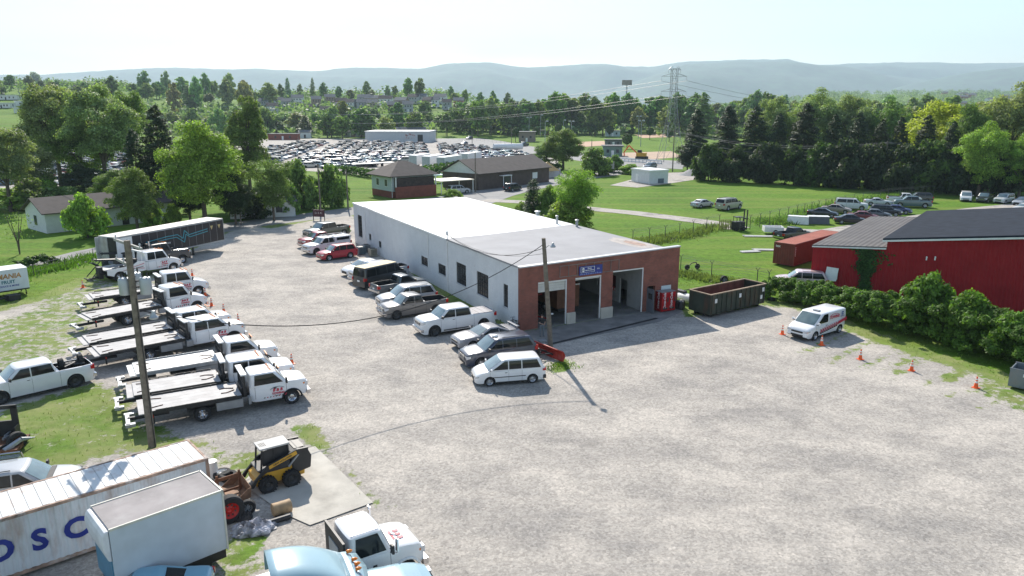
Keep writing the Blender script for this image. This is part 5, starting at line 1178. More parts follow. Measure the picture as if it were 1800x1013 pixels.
for sg in (1, -1):
    mb = MB(); y0, y1 = sg * .62, sg * .72
    mb.slab([(-1.45, 1.72), (-.9, 1.75), (.5, 1.32), (1.25, .60), (1.35, .42), (1.18, .38), (.95, .75), (.35, 1.12), (-.9, 1.48), (-1.4, 1.45)], min(y0, y1), max(y0, y1), 0); ar = part('lift_arm', mb, dark_m, t)
    mb = MB(); ya = sg * .725; mb.slab([(-.85, 1.70), (.45, 1.29), (.42, 1.13), (-.9, 1.52)], min(ya, ya + sg * .01), max(ya, ya + sg * .01), 0); part('yellow_panel', mb, yellow_m, ar)
    mb = MB(); M_ = Matrix.Translation((-.2, ya + sg * .02, 1.40)) @ (Matrix.Rotation(math.pi, 4, 'Z') if sg > 0 else Matrix.Identity(4)) @ Matrix.Rotation(sg * R(-17), 4, 'Y'); merge(mb, text_mb('NEW HOLLAND', .125, .002, 0, .003), M_); part('lettering', mb, blacktxt_m, ar)
    mb = MB(); mb.tube((-.5, sg * .6, .95), (-1.0, sg * .66, 1.5), .05); part('hydraulic_cylinder', mb, steel_m, t)
mb = MB(); W2 = .95; pr = [(1.35, .62), (1.40, .18), (1.65, .04), (2.25, .03)]
for a_, b_ in zip(pr, pr[1:]): mb.slab([a_, b_, (b_[0], b_[1] + .03), (a_[0] + .03, a_[1] + .02)], -W2, W2)
for sg in (1, -1): mb.slab([(1.35, .62), (1.40, .18), (1.65, .04), (2.25, .03), (1.5, .60)], sg * W2 - .015, sg * W2 + .015)
part('bucket', mb, mat('bucket_rust', (.22, .13, .08), .75, .2, var=.4, scale=3), t)
# ------------------------------------------------------------------ scrap around the pad
def at(px, py, z=0): return P(px, py, z)
def wheel_thing(label, px, py, r, wd, flat=False, rimc=None, rz=0, name='loose_tyre', cat='tyre', group=None, z=0):
    a_, b_ = wheel_parts(r, wd, True); t = thing(name, label, cat, at(px, py), rz, group)
    o = part('tyre', a_, tyre_m, t, (0, 0, r if not flat else wd / 2 + .01)); 
    if rimc: q = part('rim', b_, [rimc, rimdark_m], t, o.location[:])
    if flat:
        for ch in t.children: ch.rotation_euler = (math.pi / 2, 0, 0)
    return t
wheel_thing('large standing tyre with red rim beside the white box body', 405, 918, .62, .45, False, red_m, R(40))
wheel_thing('small dark wheel standing between the red rimmed tyre and the loader bucket', 437, 903, .33, .25, False, steel_m, R(20))
wheel_thing('tyre with white rim lying in weeds near the container end', 391, 838, .42, .28, True, white_m)
wheel_thing('old tyre lying under the white rimmed tyre near the container end', 402, 842, .42, .28, True, None)
wheel_thing('loose tyre lying by the black scrap cab on the grass', 32, 790, .48, .3, False, rust_m, R(60))
t = thing('white_bucket', 'white plastic barrel beside the right end of the container', 'barrel', at(374, 838)); m = MB(); m.lathe([(.01, 0), (.24, 0), (.27, .4), (.25, .8), (.26, .82), (.01, .84)], n=16); part('barrel_body', m, white_m, t)
t = thing('metal_drum', 'tan rusted drum lying on the concrete near the tarp', 'drum', at(496, 903), R(35)); m = MB(); m.lathe([(.01, -.4), (.28, -.4), (.29, -.38), (.28, -.1), (.29, 0), (.28, .12), (.29, .38), (.25, .4), (.24, .1), (.01, .05)], (0, 0, .29), 'X', 16); part('shell', m, mat('tan_rust', (.40, .27, .15), .7, var=.3, scale=3), t)
def tarp(label, px, py, sx, sy, h, m, rz=0, seed=1, name='crumpled_tarp', cat='tarp'):
    rnd = random.Random(seed); N = 34; vs = []
    for j in range(N):
        for i in range(N):
            u, v = i / (N - 1) * 2 - 1, j / (N - 1) * 2 - 1; r_ = math.hypot(u, v); ed = .8 + .3 * noise.noise(Vector((u * 2, v * 2, seed)))
            q = max(0, 1 - (r_ / ed) ** 2) ** .5; z = h * q * (.55 + .9 * abs(noise.noise(Vector((u * 3.1, v * 3.1, seed + 5)))) + .5 * noise.noise(Vector((u * 8, v * 8, seed + 9))))
            k = min(1, ed / max(r_, .01)); vs.append((u * k * sx, v * k * sy, max(.015, z)))
    mb = MB(); mb.add(vs, [(j * N + i, j * N + i + 1, (j + 1) * N + i + 1, (j + 1) * N + i) for j in range(N - 1) for i in range(N - 1)], 0, False)
    x, y, _ = at(px, py); return tag(part(name, mb, m, None, (x, y, .03), rz), label, cat)
tarp_m = mat('grey_white_tarp', (.30, .30, .33), .6, var=1.0, scale=2.6)
tarp('crumpled grey and white tarp heap on the ground beside the drum', 446, 932, 1.15, .75, .45, tarp_m, .3, 3)
tarp('small dark heap of scrap between the tyre and the tarp', 428, 912, .5, .4, .4, dark_m, .1, 8, 'scrap_heap', 'scrap heap')
t = thing('rolled_pipe', 'dark round pipe lying across the tarp end', 'pipe', at(482, 921), R(35)); m = MB(); m.tube((-.7, 0, .13), (.7, 0, .13), .12, n=10); part('tube', m, blackp_m, t)
t = thing('pallet_forks', 'rusty fork attachment standing beside the loader bucket', 'fork attachment', at(404, 870), R(-50)); m = MB()
for sg in (1, -1): m.b2((-.02, sg * .5 - .05, 0), (.04, sg * .5 + .05, 1.1)); m.b2((0, sg * .35 - .06, 0), (1.0, sg * .35 + .06, .05))
m.b2((-.03, -.6, .2), (.02, .6, .3)); m.b2((-.03, -.6, .8), (.02, .6, .95)); part('frame', m, rust_m, t)
t = thing('scrap_cab', 'black junk truck cab shell with rear window opening on the grass', 'scrap cab', (-26.9, 35.3, 0), R(15)); m = MB()
m.b2((-1.1, .75, .2), (1.05, .85, 1.2)); m.b2((-1.1, .75, 1.2), (-.75, .85, 2.0)); m.b2((-.1, .75, 1.2), (.02, .85, 2.0)); m.b2((.75, .75, 1.2), (1.05, .85, 2.0)); m.b2((-1.1, .75, 1.85), (1.05, .85, 2.05)); m.b2((.98, .2, .2), (1.05, .75, 1.0)); part('back_panel', m, dark_m, t)
m = MB(); m.b2((-1.6, -1.2, .15), (1.5, .74, .35)); part('floor_pan', m, rust_m, t); m = MB()
for k in range(16): m.box((random.uniform(-1.4, .9), random.uniform(-1, .5), .35 + random.uniform(0, .4)), (.5, .12, .12), k % 2, random.random() * 3)
m.path([(.9, -1.1, .3), (1.5, -.5, .6), (1.9, .2, .35)], .13, rs=[.16, .13, .02], mi=2); part('loose_parts', m, [dark_m, steel_m, galv_m], t)
t = thing('chrome_frame', 'chrome pickup grille frame lying behind the silver suv', 'scrap frame', at(8, 815), R(20)); m = MB(); m.path([(-.8, 0, .1), (-.8, 0, .5), (.75, 0, .5), (.85, 0, .1), (-.8, 0, .1)], .06); 
for k in range(6): m.tube((-.7, 0, .15 + .06 * k), (.8, 0, .15 + .06 * k), .015)
part('frame', m, chrome_m, t)
# ------------------------------------------------------------------ poles and wires
def pole_thing(label, base, ztop, tip, r0, r1, name='utility_pole', group=None):
    t = thing(name, label, 'utility pole', base, 0, group); m = MB(); n = 6
    for k in range(n): m.tube(Vector(tip) * (k / n) + Vector((0, 0, -.3 if k == 0 else 0)), Vector(tip) * ((k + 1) / n), lerp(r0, r1, k / n), lerp(r0, r1, (k + 1) / n), 14, cap=k in (0, n - 1))
    part('pole', m, wood_m, t); return t
B1 = P(268, 785); T1 = P(223, 423, 10.9); tip1 = (T1[0] - B1[0], T1[1] - B1[1], 10.9)
p1 = pole_thing('tall leaning wooden pole with three grey transformers standing among the flatbed trucks', B1, 10.9, tip1, .20, .15)
def on1(z): return Vector(tip1) * (z / 10.9)
def relz(px, py, z): q = P(px, py, z); return Vector((q[0] - B1[0], q[1] - B1[1], z))
for za, a_, b_ in ((10.6, (201, 421), (249, 438)), (9.55, (204, 455), (232, 469))):
    m = MB(); a_, b_ = relz(*a_, za), relz(*b_, za); d_ = (b_ - a_); m.box((a_ + b_) / 2, (d_.length, .09, .12), 0, math.atan2(d_.y, d_.x)); ca = part('crossarm', m, mat('grey_crossarm', (.36, .35, .33), .8, var=.2), p1)
    for f in (.06, .5, .94): q = a_.lerp(b_, f); m = MB(); m.lathe([(.02, .0), (.05, .05), (.03, .1), (.06, .14), (.02, .2)], (q.x, q.y, q.z + .06), n=8); part('insulator', m, mat('porcelain', (.5, .5, .52), .2), ca)
for i, (px, py) in enumerate(((221, 518), (241, 508), (258, 517))):
    z = 8.15; q = relz(px, py, z); m = MB(); m.lathe([(.01, 0), (.26, 0), (.28, .03), (.28, .78), (.24, .85), (.01, .9)], q, n=16); tr = part('transformer', m, mat('transformer_grey', (.40, .43, .46), .4, .2, var=.08), p1)
    m = MB(); c0 = on1(z + .4); m.tube(c0, q + Vector((0, 0, .4)), .05); m.tube(c0 + Vector((0, 0, .3)), q + Vector((0, 0, .7)), .04)
    for dx in (-.12, .12): m.lathe([(.05, 0), (.03, .08), (.05, .14), (.02, .28)], (q.x + dx, q.y, q.z + .85), n=8)
    part('bracket', m, dark_m, tr)
m = MB(); q = relz(270, 556, 7.1); m.path([on1(6.9), on1(6.9).lerp(q, .6) + Vector((0, 0, .15)), q], .03); lm = part('lamp_arm', m, galv_m, p1); m = MB(); m.lathe([(.01, .3), (.08, .28), (.1, .1), (.22, -.05), (.2, -.14), (.01, -.16)], q, n=14); part('lamp_head', m, galv_m, lm)
m = MB(); m.tube(on1(.0) + Vector((.2, -.1, 0)), on1(8) + Vector((.17, -.1, 0)), .025); part('ground_wire', m, dark_m, p1)
B2 = P(968, 611); T2 = P(955.5, 419, 8.2); tip2 = (T2[0] - B2[0], T2[1] - B2[1], 8.2)
p2 = pole_thing('wooden pole in front of the garage bays behind the red snow plow', B2, 8.2, tip2, .19, .14)
m = MB(); q = Vector(P(972, 432, 7.9)) - Vector(B2); c0 = Vector(tip2) * (7.4 / 8.2); m.path([c0, c0.lerp(q, .5) + Vector((0, 0, .15)), q], .025); la = part('lamp_arm', m, galv_m, p2); m = MB(); m.lathe([(.01, .22), (.07, .2), (.09, .08), (.2, -.05), (.18, -.12), (.01, -.14)], q, n=14); part('lamp_head', m, galv_m, la)
def wire(label, pts, r=.02, m=cable_m, group=None, name='overhead_cable'):
    mb = MB(); mb.path([Vector(p) for p in pts], r, 6); return tag(part(name, mb, m), label, 'cable', group)
def smooth_pts(pr, n=28):      # quadratic fit of z along s for a hanging cable
    s = np.array([p[0] for p in pr]); z = np.array([p[1] for p in pr]); c = np.polyfit(s, z, 2); ss = np.linspace(s.min(), s.max(), n); return [(a, float(np.polyval(c, a))) for a in ss]
W1 = Vector(B1) + on1(7.4); W2_ = Vector(B2) + Vector(tip2) * (7.75 / 8.2); dW = (W2_ - W1); aW = math.atan2(dW.y, dW.x); Ln = math.hypot(dW.x, dW.y)
pr = [on_plane(px, py, (W1.x, W1.y), aW) for px, py in ((450, 569.5), (550, 572.5), (625, 565), (700, 552.5), (787, 520), (900, 462))]; pr = [(0, W1.z)] * 2 + pr + [(Ln, W2_.z)] * 3; pr = smooth_pts(pr)
wire('thick black cable sagging over the lot from the transformer pole to the garage pole', [(W1.x + s * math.cos(aW), W1.y + s * math.sin(aW), z) for s, z in pr], .028)
s, z = wal(786, 418); Wb = Vector(tobase(-.05, s, 5.7)); 
for k, (zz, lab) in enumerate(((7.5, 'twisted service cable drooping from the garage pole to the roof edge'), (7.1, 'second thinner cable drooping from the garage pole to the roof edge'))):
    a_ = Vector(B2) + Vector(tip2) * (zz / 8.2); b_ = Wb; pts = []
    for i in range(21): f = i / 20; q = a_.lerp(b_, f); q.z -= (1.3 - .3 * k) * 4 * f * (1 - f) * .9; pts.append(q)
    wire(lab, pts, .022 if k == 0 else .014)
# ------------------------------------------------------------------ snow plow
pa, pb = Vector(P(941, 618)), Vector(P(988, 637)); d_ = pb - pa; t = thing('snow_plow', 'red snow plow blade standing at the foot of the wooden pole', 'snow plow', ((pa.x + pb.x) / 2, (pa.y + pb.y) / 2, 0), math.atan2(d_.y, d_.x)); L2_ = d_.length / 2 + .1
pr = [(.20 * math.sin(v * math.pi), .03 + .78 * v) for v in np.linspace(0, 1, 8)]; mb = MB()
mb.add([(x, y, z) for x in (-L2_, L2_) for y, z in pr], [(i, i + 1, 9 + i, 8 + i) for i in range(7)], 0, True); bl = part('blade', mb, mat('plow_red', (.42, .03, .02), .5, var=.25, scale=2, dirt=((.12, .05, .04), .5, 2)), t); so = bl.modifiers.new('thick', 'SOLIDIFY'); so.thickness = .03
mb = MB()
for k in range(6): x = lerp(-L2_ + .02, L2_ - .02, k / 5); mb.slab([(0, 0)] * 0 or [(x - .02, .05), (x + .02, .05), (x + .02, .8), (x - .02, .8)], -.06, .0)
mb.b2((-L2_, -.08, .74), (L2_, .0, .80)); part('blade_rib', mb, MAT['plow_red'], t)
mb = MB(); mb.tube((-.5, -.1, .4), (0, -1.0, .35), .05); mb.tube((.5, -.1, .4), (0, -1.0, .35), .05); mb.tube((-.6, -.1, .35), (.6, -.1, .35), .06); mb.b2((-.3, -1.15, .2), (.3, -1.0, .9)); mb.tube((0, -1.0, .8), (0, -.2, .45), .05); part('a_frame', mb, dark_m, t)
# ------------------------------------------------------------------ cones
CONES = [(1375, 588, 'orange cone left of the white service van'), (1444, 607, 'orange cone just in front of the white service van'), (1512, 632, 'orange striped cone third from the service van, on the tyre tracks'), (1602, 652, 'orange striped cone fourth along the weedy strip at the right'), (1715, 682, 'orange striped cone nearest the grey bin at the right edge'),
         (372, 538, 'orange cone ahead of the rounded cab flatbed'), (393.5, 549, 'orange cone between the farther flatbed noses'), (419, 567, 'orange cone just behind the sagging cable'), (513, 640, 'orange cone peeking over the nose of the third flatbed'), (146, 506, 'small orange cone on the weedy gravel at the far left'), (338, 485, 'orange cone beside the nose of the white wrecker'), (361, 520, 'orange cone at the nose of the farthest flatbed')]
cm = MB(); cm.lathe([(.135, .03), (.125, .12)], n=16, mi=0); cm.lathe([(.125, .12), (.095, .34)], n=16, mi=0); cm.lathe([(.095, .34), (.078, .47)], n=16, mi=1); cm.lathe([(.078, .47), (.068, .54)], n=16, mi=0); cm.lathe([(.068, .54), (.055, .63)], n=16, mi=1); cm.lathe([(.055, .63), (.028, .76), (.001, .765)], n=16, mi=0)
cme = cm.mesh('cone_body', [orange_m, mat('reflective_white', (.75, .75, .72), .4)]); bm_ = MB(); bm_.b2((-.19, -.19, 0), (.19, .19, .035)); bme = bm_.mesh('base', [orange_m])
for px, py, lab in CONES:
    t = thing('traffic_cone', lab, 'traffic cone', P(px, py), random.random(), 'orange traffic cones'); mk('cone_body', cme, t); mk('base', bme, t)
# ------------------------------------------------------------------ roll-off dumpster and bin
c1, c2, c3 = Vector(P(1242, 520, 2.0)), Vector(P(1344, 499, 2.0)), Vector(P(1214, 511, 2.0)); d_ = c2 - c1; an = math.atan2(d_.y, d_.x); cen = (c2 + c3) / 2
t = thing('roll_off_dumpster', 'dark green rusty roll-off dumpster beside the brick corner', 'dumpster', (cen.x, cen.y, 0), an); L_, W_ = 7.2, 2.3; gm = mat('dumpster_green', (.038, .048, .034), .6, var=.3, scale=1.5, dirt=((.13, .06, .035), .7, 1.2), streak=1); gi = mat('dumpster_inside', (.14, .05, .035), .85, var=.3)
mb = MB()
for sg in (1, -1): mb.b2((-L_ / 2, sg * W_ / 2 - .03, .3), (L_ / 2, sg * W_ / 2 + .03, 2.0), 0); mb.b2((-L_ / 2 + .05, sg * (W_ / 2 - .036) - .004, .35), (L_ / 2 - .05, sg * (W_ / 2 - .036) + .004, 1.98), 1)
mb.b2((-L_ / 2 - .03, -W_ / 2 + .031, .3), (-L_ / 2 + .03, W_ / 2 - .031, 2.0), 0); mb.b2((L_ / 2 - .03, -W_ / 2 + .031, .3), (L_ / 2 + .03, W_ / 2 - .031, 2.0), 0)
part('bin', mb, [gm, gi], t); mb = MB(); mb.b2((-L_ / 2 + .03, -W_ / 2 + .05, .30), (L_ / 2 - .03, W_ / 2 - .05, .38)); part('floor', mb, gi, t)
mb = MB()
for sg in (1, -1): mb.b2((-L_ / 2 - .06, sg * W_ / 2 - .07, 2.0), (L_ / 2 + .06, sg * W_ / 2 + .07, 2.08))
for sg in (1, -1): mb.b2((sg * L_ / 2 - .07, -W_ / 2 + .07, 2.0), (sg * L_ / 2 + .07, W_ / 2 - .07, 2.08))
part('rim', mb, mat('rim_tan_rust', (.30, .22, .15), .8, var=.3), t)
mb = MB()
for k in range(12): x = lerp(-L_ / 2 + .2, L_ / 2 - .2, k / 11); mb.b2((x - .05, -W_ / 2 - .10, .35), (x + .05, -W_ / 2 - .031, 1.99)); mb.b2((x - .05, W_ / 2 + .031, .35), (x + .05, W_ / 2 + .10, 1.99))
part('side_rib', mb, gm, t); mb = MB(); 
for sg in (1, -1): mb.b2((-L_ / 2, sg * .5 - .07, .1), (L_ / 2, sg * .5 + .07, .3))
for x in (-L_ / 2 + .5, L_ / 2 - .5): mb.tube((x, -.9, .12), (x, .9, .12), .12)
part('skid', mb, dark_m, t); mb = MB(); 
for x, z in ((-3.0, 1.45), (.1, 1.5), (3.0, .95), (3.2, 1.6)): mb.b2((x - .14, -W_ / 2 - .115, z - .18), (x + .14, -W_ / 2 - .104, z + .18))
part('sticker', mb, white_m, t)
t = thing('metal_bin', 'grey steel dumpster cut by the right edge of the picture', 'dumpster', (P(1812, 690)[0] + .3, P(1812, 690)[1] + .6, 0), R(-45)); mb = MB()
for sg in (1, -1): mb.b2((-1, sg * .75 - .03, .15), (1, sg * .75 + .03, 1.3)); mb.b2((sg * 1 - .03, -.72, .15), (sg * 1 + .03, .72, 1.3)); mb.b2((-1.05, sg * .78 - .03, 1.3), (1.05, sg * .78 + .03, 1.36))
mb.b2((-.97, -.72, .15), (.97, .72, .2)); part('bin', mb, mat('bin_grey', (.18, .21, .23), .5, .2, var=.2, dirt=((.2, .12, .08), .4, 2)), t); mb = MB(); mb.b2((-.3, -.80, .9), (.1, -.785, 1.1)); part('sticker', mb, white_m, t); mb = MB(); mb.b2((-1.12, -.3, .6), (-1.03, .3, .75)); part('fork_pocket', mb, dark_m, t)
# ------------------------------------------------------------------ box trailers on the left
an = R(62); q1 = Vector(P(396, 417, .0)); t = thing('semi_trailer', 'long black and white semi trailer with a blue zigzag line on its side', 'trailer', (0, 0, 0), R(64))
cA = Vector(P(391, 384, 3.9)); cB = Vector(P(203, 417.5, 3.9)); d_ = cA - cB; an = math.atan2(d_.y, d_.x); L_ = d_.length; n_ = Vector((-d_.y, d_.x)).normalized(); ce = (cA + cB) / 2 + Vector((n_.x, n_.y, 0)) * 1.3; t.location = (ce.x, ce.y, 0); t.rotation_euler = (0, 0, an)
tb = mat('trailer_black', (.018, .018, .022), .4, var=.2); mb = MB(); fx_ = -L_ / 2 + L_ * .13
mb.b2((-L_ / 2, -1.3, 1.2), (fx_, 1.3, 3.86), 1); mb.b2((fx_ + .001, -1.3, 1.2), (L_ / 2, 1.3, 3.86), 0); part('walls', mb, [tb, white_m], t)
mb = MB(); mb.b2((-L_ / 2 - .02, -1.32, 3.861), (L_ / 2 + .02, -.25, 3.9)); mb.b2((-L_ / 2 - .02, .0, 3.861), (L_ / 2 + .02, 1.32, 3.9)); mb.b2((-L_ / 2 - .02, -.2495, 3.861), (L_ / 2 + .02, -.0005, 3.895), 1); part('roof', mb, [mat('trailer_roof', (.55, .52, .47), .6, var=.1, dirt=((.35, .25, .18), .5, .6)), galv_m], t)
mb = MB()
for sg in (1, -1): mb.b2((-L_ / 2 - .03, sg * 1.31 - .02, 3.72), (L_ / 2 + .03, sg * 1.31 + .02, 3.86), 0); mb.b2((-L_ / 2, sg * 1.31 - .02, 1.12), (L_ / 2, sg * 1.31 + .02, 1.26), 0)
for k in range(1, 12): x = lerp(fx_, L_ / 2, k / 12); mb.b2((x - .015, -1.312, 1.26), (x + .015, -1.301, 3.72), 1)
mb.b2((L_ / 2 - .02, -1.33, 1.2), (L_ / 2 + .04, -1.26, 3.86), 0); part('side_rail', mb, [galv_m, steel_m], t)
mb = MB(); z0 = 2.75
for dz in (0, -.28):
    pts = [(-L_ * .26, 0), (-L_ * .07, .2), (L_ * .03, .2), (L_ * .08, -.35), (L_ * .10, .55) , (L_ * .14, -.05), (L_ * .33, .22)] if dz == 0 else [(-L_ * .26, 0), (-L_ * .07, .2), (L_ * .02, .2), (L_ * .09, -.55), (L_ * .11, .35), (L_ * .15, -.05), (L_ * .33, .22)]
    mb.path([(x, -1.32, z0 + z + dz) for x, z in pts], .045)
part('blue_line', mb, mat('teal_line', (.08, .38, .45), .5, var=.05), t)
mb = MB()
for x in (L_ * .36, L_ * .44): mb.slab([(x, 3.25), (x + .45, 3.25), (x + .22, 2.75)], -1.315, -1.302)
part('triangle_mark', mb, mat('gold_mark', (.5, .4, .18), .5), t)
mb = MB(); merge(mb, text_mb('Dedicated To Excellence', .36, .003, 0, .005), Matrix.Translation((-L_ * .16, -1.31, 2.22))); part('lettering', mb, white_m, t)
for sg in (1, -1): mb = MB(); mb.box((-L_ / 2 - 0.02, sg * .66, 2.5), (.05, 1.26, 2.6), 0); 
dm = MB(); dm.box((-L_ / 2 - .05, 1.2, 2.5), (1.2, .06, 2.6), 0, R(12)); dm.box((-L_ / 2 - .04, .66, 2.5), (.05, 1.22, 2.6), 0); dm.box((-L_ / 2 - .035, -.66, 2.5), (.05, 1.22, 2.6), 1); part('rear_door', dm, [mat('old_white_door', (.5, .5, .48), .6, var=.15, dirt=((.25, .2, .17), .6, 1), streak=1), dark_m], t)
mb = MB(); mb.b2((-L_ / 2 + .5, -.6, .85), (-L_ / 2 + 4, .6, 1.19)); mb.b2((L_ / 2 - 4.5, -.05, 0), (L_ / 2 - 4.3, .05, 1.2)); mb.b2((L_ / 2 - 4.6, .6, .05), (L_ / 2 - 4.4, .75, 1.2)); mb.b2((L_ / 2 - 4.6, -.75, .05), (L_ / 2 - 4.4, -.6, 1.2)); part('undercarriage', mb, dark_m, t)
truck_wheels_done = 0
for x in (-L_ / 2 + 1.4, -L_ / 2 + 2.7):
    for sg in (1, -1):
        a_, b_ = MESH[('tw', .5)][2:]; o = mk('wheel', a_, t, (x, sg * .95, .5)); mk('rim', b_, o)
an = R(80); cB = Vector(P(47, 470, 2.6)); t = thing('box_trailer', 'white box trailer lettered with orange and blue writing at the left edge', 'trailer', (0, 0, 0), 0)
cA = Vector(P(0, 480, 2.6)); d_ = Vector((math.cos(R(46)), math.sin(R(46)), 0)); n_ = Vector((-d_.y, d_.x, 0)); L_ = 6.5; ce = cB - d_ * L_ / 2 + n_ * 1.15; t.location = (ce.x, ce.y, 0); t.rotation_euler = (0, 0, R(46))
mb = MB(); mb.b2((-L_ / 2, -1.15, .65), (L_ / 2, 1.15, 2.56)); part('walls', mb, mat('trailer_pale', (.62, .66, .70), .5, var=.05), t, bevel=.03); mb = MB(); mb.b2((-L_ / 2 - .02, -1.17, 2.561), (L_ / 2 + .02, 1.17, 2.6)); part('roof', mb, white_m, t)
mb = MB(); merge(mb, text_mb('PENNMANIA', .62, .004, 0, .02, .15), Matrix.Translation((.9, -1.16, 1.95)) @ Matrix.Rotation(0, 4, 'Y')); merge(mb, text_mb('FRUIT', .42, .004, 1, .012), Matrix.Translation((1.6, -1.16, 1.42))); merge(mb, text_mb('PRODUCE & MORE', .22, .004, 2, .006), Matrix.Translation((1.5, -1.16, 1.05)))
mb.tube((-.9, -1.165, 2.1), (-.9, -1.15, 2.1), .35, mi=3, n=16); part('lettering', mb, [mat('orange_lettering', (.42, .22, .07), .6, var=.2), mat('teal_lettering', (.03, .16, .2), .5), mat('blue_script', (.05, .08, .3), .5), mat('fruit_orange', (.5, .16, .04), .6)], t)
mb = MB(); mb.b2((-L_ / 2, -1.0, .5), (L_ / 2, 1.0, .649)); mb.tube((L_ / 2 - .3, -.9, 0), (L_ / 2 - .3, -.9, .6), .05); mb.tube((L_ / 2 - .3, .9, 0), (L_ / 2 - .3, .9, .6), .05); part('chassis', mb, dark_m, t)
for sg in (1, -1):
    for x in (-.6, .3): a_, b_ = wheel_parts(.34, .22); o = part('wheel', a_, tyre_m, t, (x, sg * 1.0, .34)); part('rim', b_, [rim_m, rimdark_m], o)
t = thing('scrap_axle', 'dark rusty axle and parts lying before the lettered box trailer', 'scrap metal', P(8, 530), R(60)); mb = MB(); mb.tube((-1, 0, .3), (1, 0, .3), .1); mb.lathe([(.1, -.15), (.42, -.15), (.42, .15), (.1, .15)], (-.8, 0, .42), 'X', 14); mb.b2((.2, -.5, 0), (1.2, .3, .5)); part('axle', mb, dark_m, t)
# red container at the right
c1, c2 = Vector(P(1398, 430, 2.6)), Vector(P(1492, 404.5, 2.6)); an = R(44); t = thing('shipping_container', 'rust red shipping container standing beside the red building', 'shipping container', (0, 0, 0), an)
d_ = Vector((math.cos(an), math.sin(an), 0)); n_ = Vector((-d_.y, d_.x, 0)); ce = c1 + d_ * 6.1 + n_ * 1.22; t.location = (ce.x, ce.y, 0)
corr_box('container', [mat('container_maroon', (.16, .03, .022), .6, var=.15, dirt=((.10, .03, .02), .5, 1), streak=1), mat('container_maroon_frame', (.18, .04, .03), .6), mat('container_red_roof', (.42, .13, .085), .75, var=.12, scale=.5)], 12.19, 2.44, 2.6, t)
mb = MB(); merge(mb, text_mb('tex', .42, .004, 0, .01), Matrix.Translation((-6.13, .72, 2.2)) @ Matrix.Rotation(-math.pi / 2, 4, 'Z'))
for k in range(6): mb.box((-5.9 + .0, -1.236, 2.2 - .18 * k), (.10, .01, .12))
part('lettering', mb, white_m, t)
# ------------------------------------------------------------------ person
def skin_figure(name, joints, edges, radii, mats, zpants, parent):
    me = bpy.data.meshes.new('figure'); me.from_pydata(joints, edges, []); o = bpy.data.objects.new('figure', me); COL.objects.link(o)
    sk = o.modifiers.new('skin', 'SKIN'); 
    for i, r_ in enumerate(radii): me.skin_vertices[0].data[i].radius = (r_[0], r_[1]) if isinstance(r_, tuple) else (r_, r_)
    me.skin_vertices[0].data[0].use_root = True; sb = o.modifiers.new('sub', 'SUBSURF'); sb.levels = 2; sb.render_levels = 2
    dg = bpy.context.evaluated_depsgraph_get(); m2 = bpy.data.meshes.new_from_object(o.evaluated_get(dg)); bpy.data.objects.remove(o)
    for m in mats: m2.materials.append(m)
    for p in m2.polygons: p.use_smooth = True; p.material_index = zpants(p.center)
    return mk(name, m2, parent)
skin_m = mat('skin', (.45, .26, .18), .6, var=.05); shirt_m = mat('black_shirt', (.02, .02, .022), .8); jean_m = mat('grey_jeans', (.17, .19, .21), .9, var=.15, scale=6); hair_m = mat('dark_hair', (.03, .02, .015), .8); shoe_m = mat('dark_shoe', (.02, .02, .02), .6)
x, y, _ = P(952.5, 592); t = thing('person', 'person in black shirt and grey trousers standing in the left bay opening, holding something white', 'person', (x, y, 0), R(-75))
t['label'] = 'person in black shirt and grey trousers standing before the left bay, hands together'
J = [(0, 0, .98), (0, 0, 1.15), (0, 0, 1.38), (0, 0, 1.50), (.01, 0, 1.60), (.02, 0, 1.72),   # pelvis spine neck head
     (0, .18, 1.42), (.05, .24, 1.16), (.26, .13, 1.08), (.33, .08, 1.10), (0, -.18, 1.42), (.05, -.25, 1.16), (.28, -.10, 1.10), (.35, -.05, 1.12),
     (0, .10, .90), (.03, .12, .50), (-.02, .13, .10), (.12, .15, .05), (0, -.10, .90), (.02, -.12, .50), (-.02, -.14, .10), (.12, -.17, .05)]
E_ = [(0, 1), (1, 2), (2, 3), (3, 4), (4, 5), (2, 6), (6, 7), (7, 8), (8, 9), (2, 10), (10, 11), (11, 12), (12, 13), (0, 14), (14, 15), (15, 16), (16, 17), (0, 18), (18, 19), (19, 20), (20, 21)]
Rd = [(.15, .11), (.14, .10), (.17, .11), .06, .085, .085, .065, .048, .034, .028, .065, .048, .034, .028, .09, .06, .045, .035, .09, .06, .045, .035]
fing = []
for base, sg in ((9, 1), (13, -1)):
    bx, by, bz = J[base]
    for k in range(4):
        o_ = (k - 1.5) * .018; L_ = (.065, .075, .07, .055)[k]; i0 = len(J); J += [(bx + .03, by + o_, bz), (bx + .03 + L_ * .6, by + o_ * 1.1, bz - .012), (bx + .03 + L_, by + o_ * 1.1 - sg * .01, bz - .035)]; Rd += [.010, .009, .007]; E_ += [(base, i0), (i0, i0 + 1), (i0 + 1, i0 + 2)]
    i0 = len(J); J += [(bx + .0, by - sg * .035, bz + .01), (bx + .035, by - sg * .05, bz + .005)]; Rd += [.010, .008]; E_ += [(base, i0), (i0, i0 + 1)]
def zone(c):
    if c.z > 1.53: return 0
    if c.z < .09: return 3
    if c.z < .99 and c.x < .2: return 2
    if c.z < 1.22 and (abs(c.y) > .16 and c.x > .02 or c.x > .14): return 0
    return 1
skin_figure('body', J, E_, Rd, [skin_m, shirt_m, jean_m, shoe_m], zone, t)
mb = MB(); mb.lathe([(.001, .105), (.05, .095), (.085, .05), (.092, 0), (.088, -.04)], (-.005, 0, 1.715), n=16); part('hair', mb, hair_m, t)
mb = MB(); mb.lathe([(.001, .03), (.008, .0), (.012, -.02), (.001, -.025)], (.105, 0, 1.66), n=8)
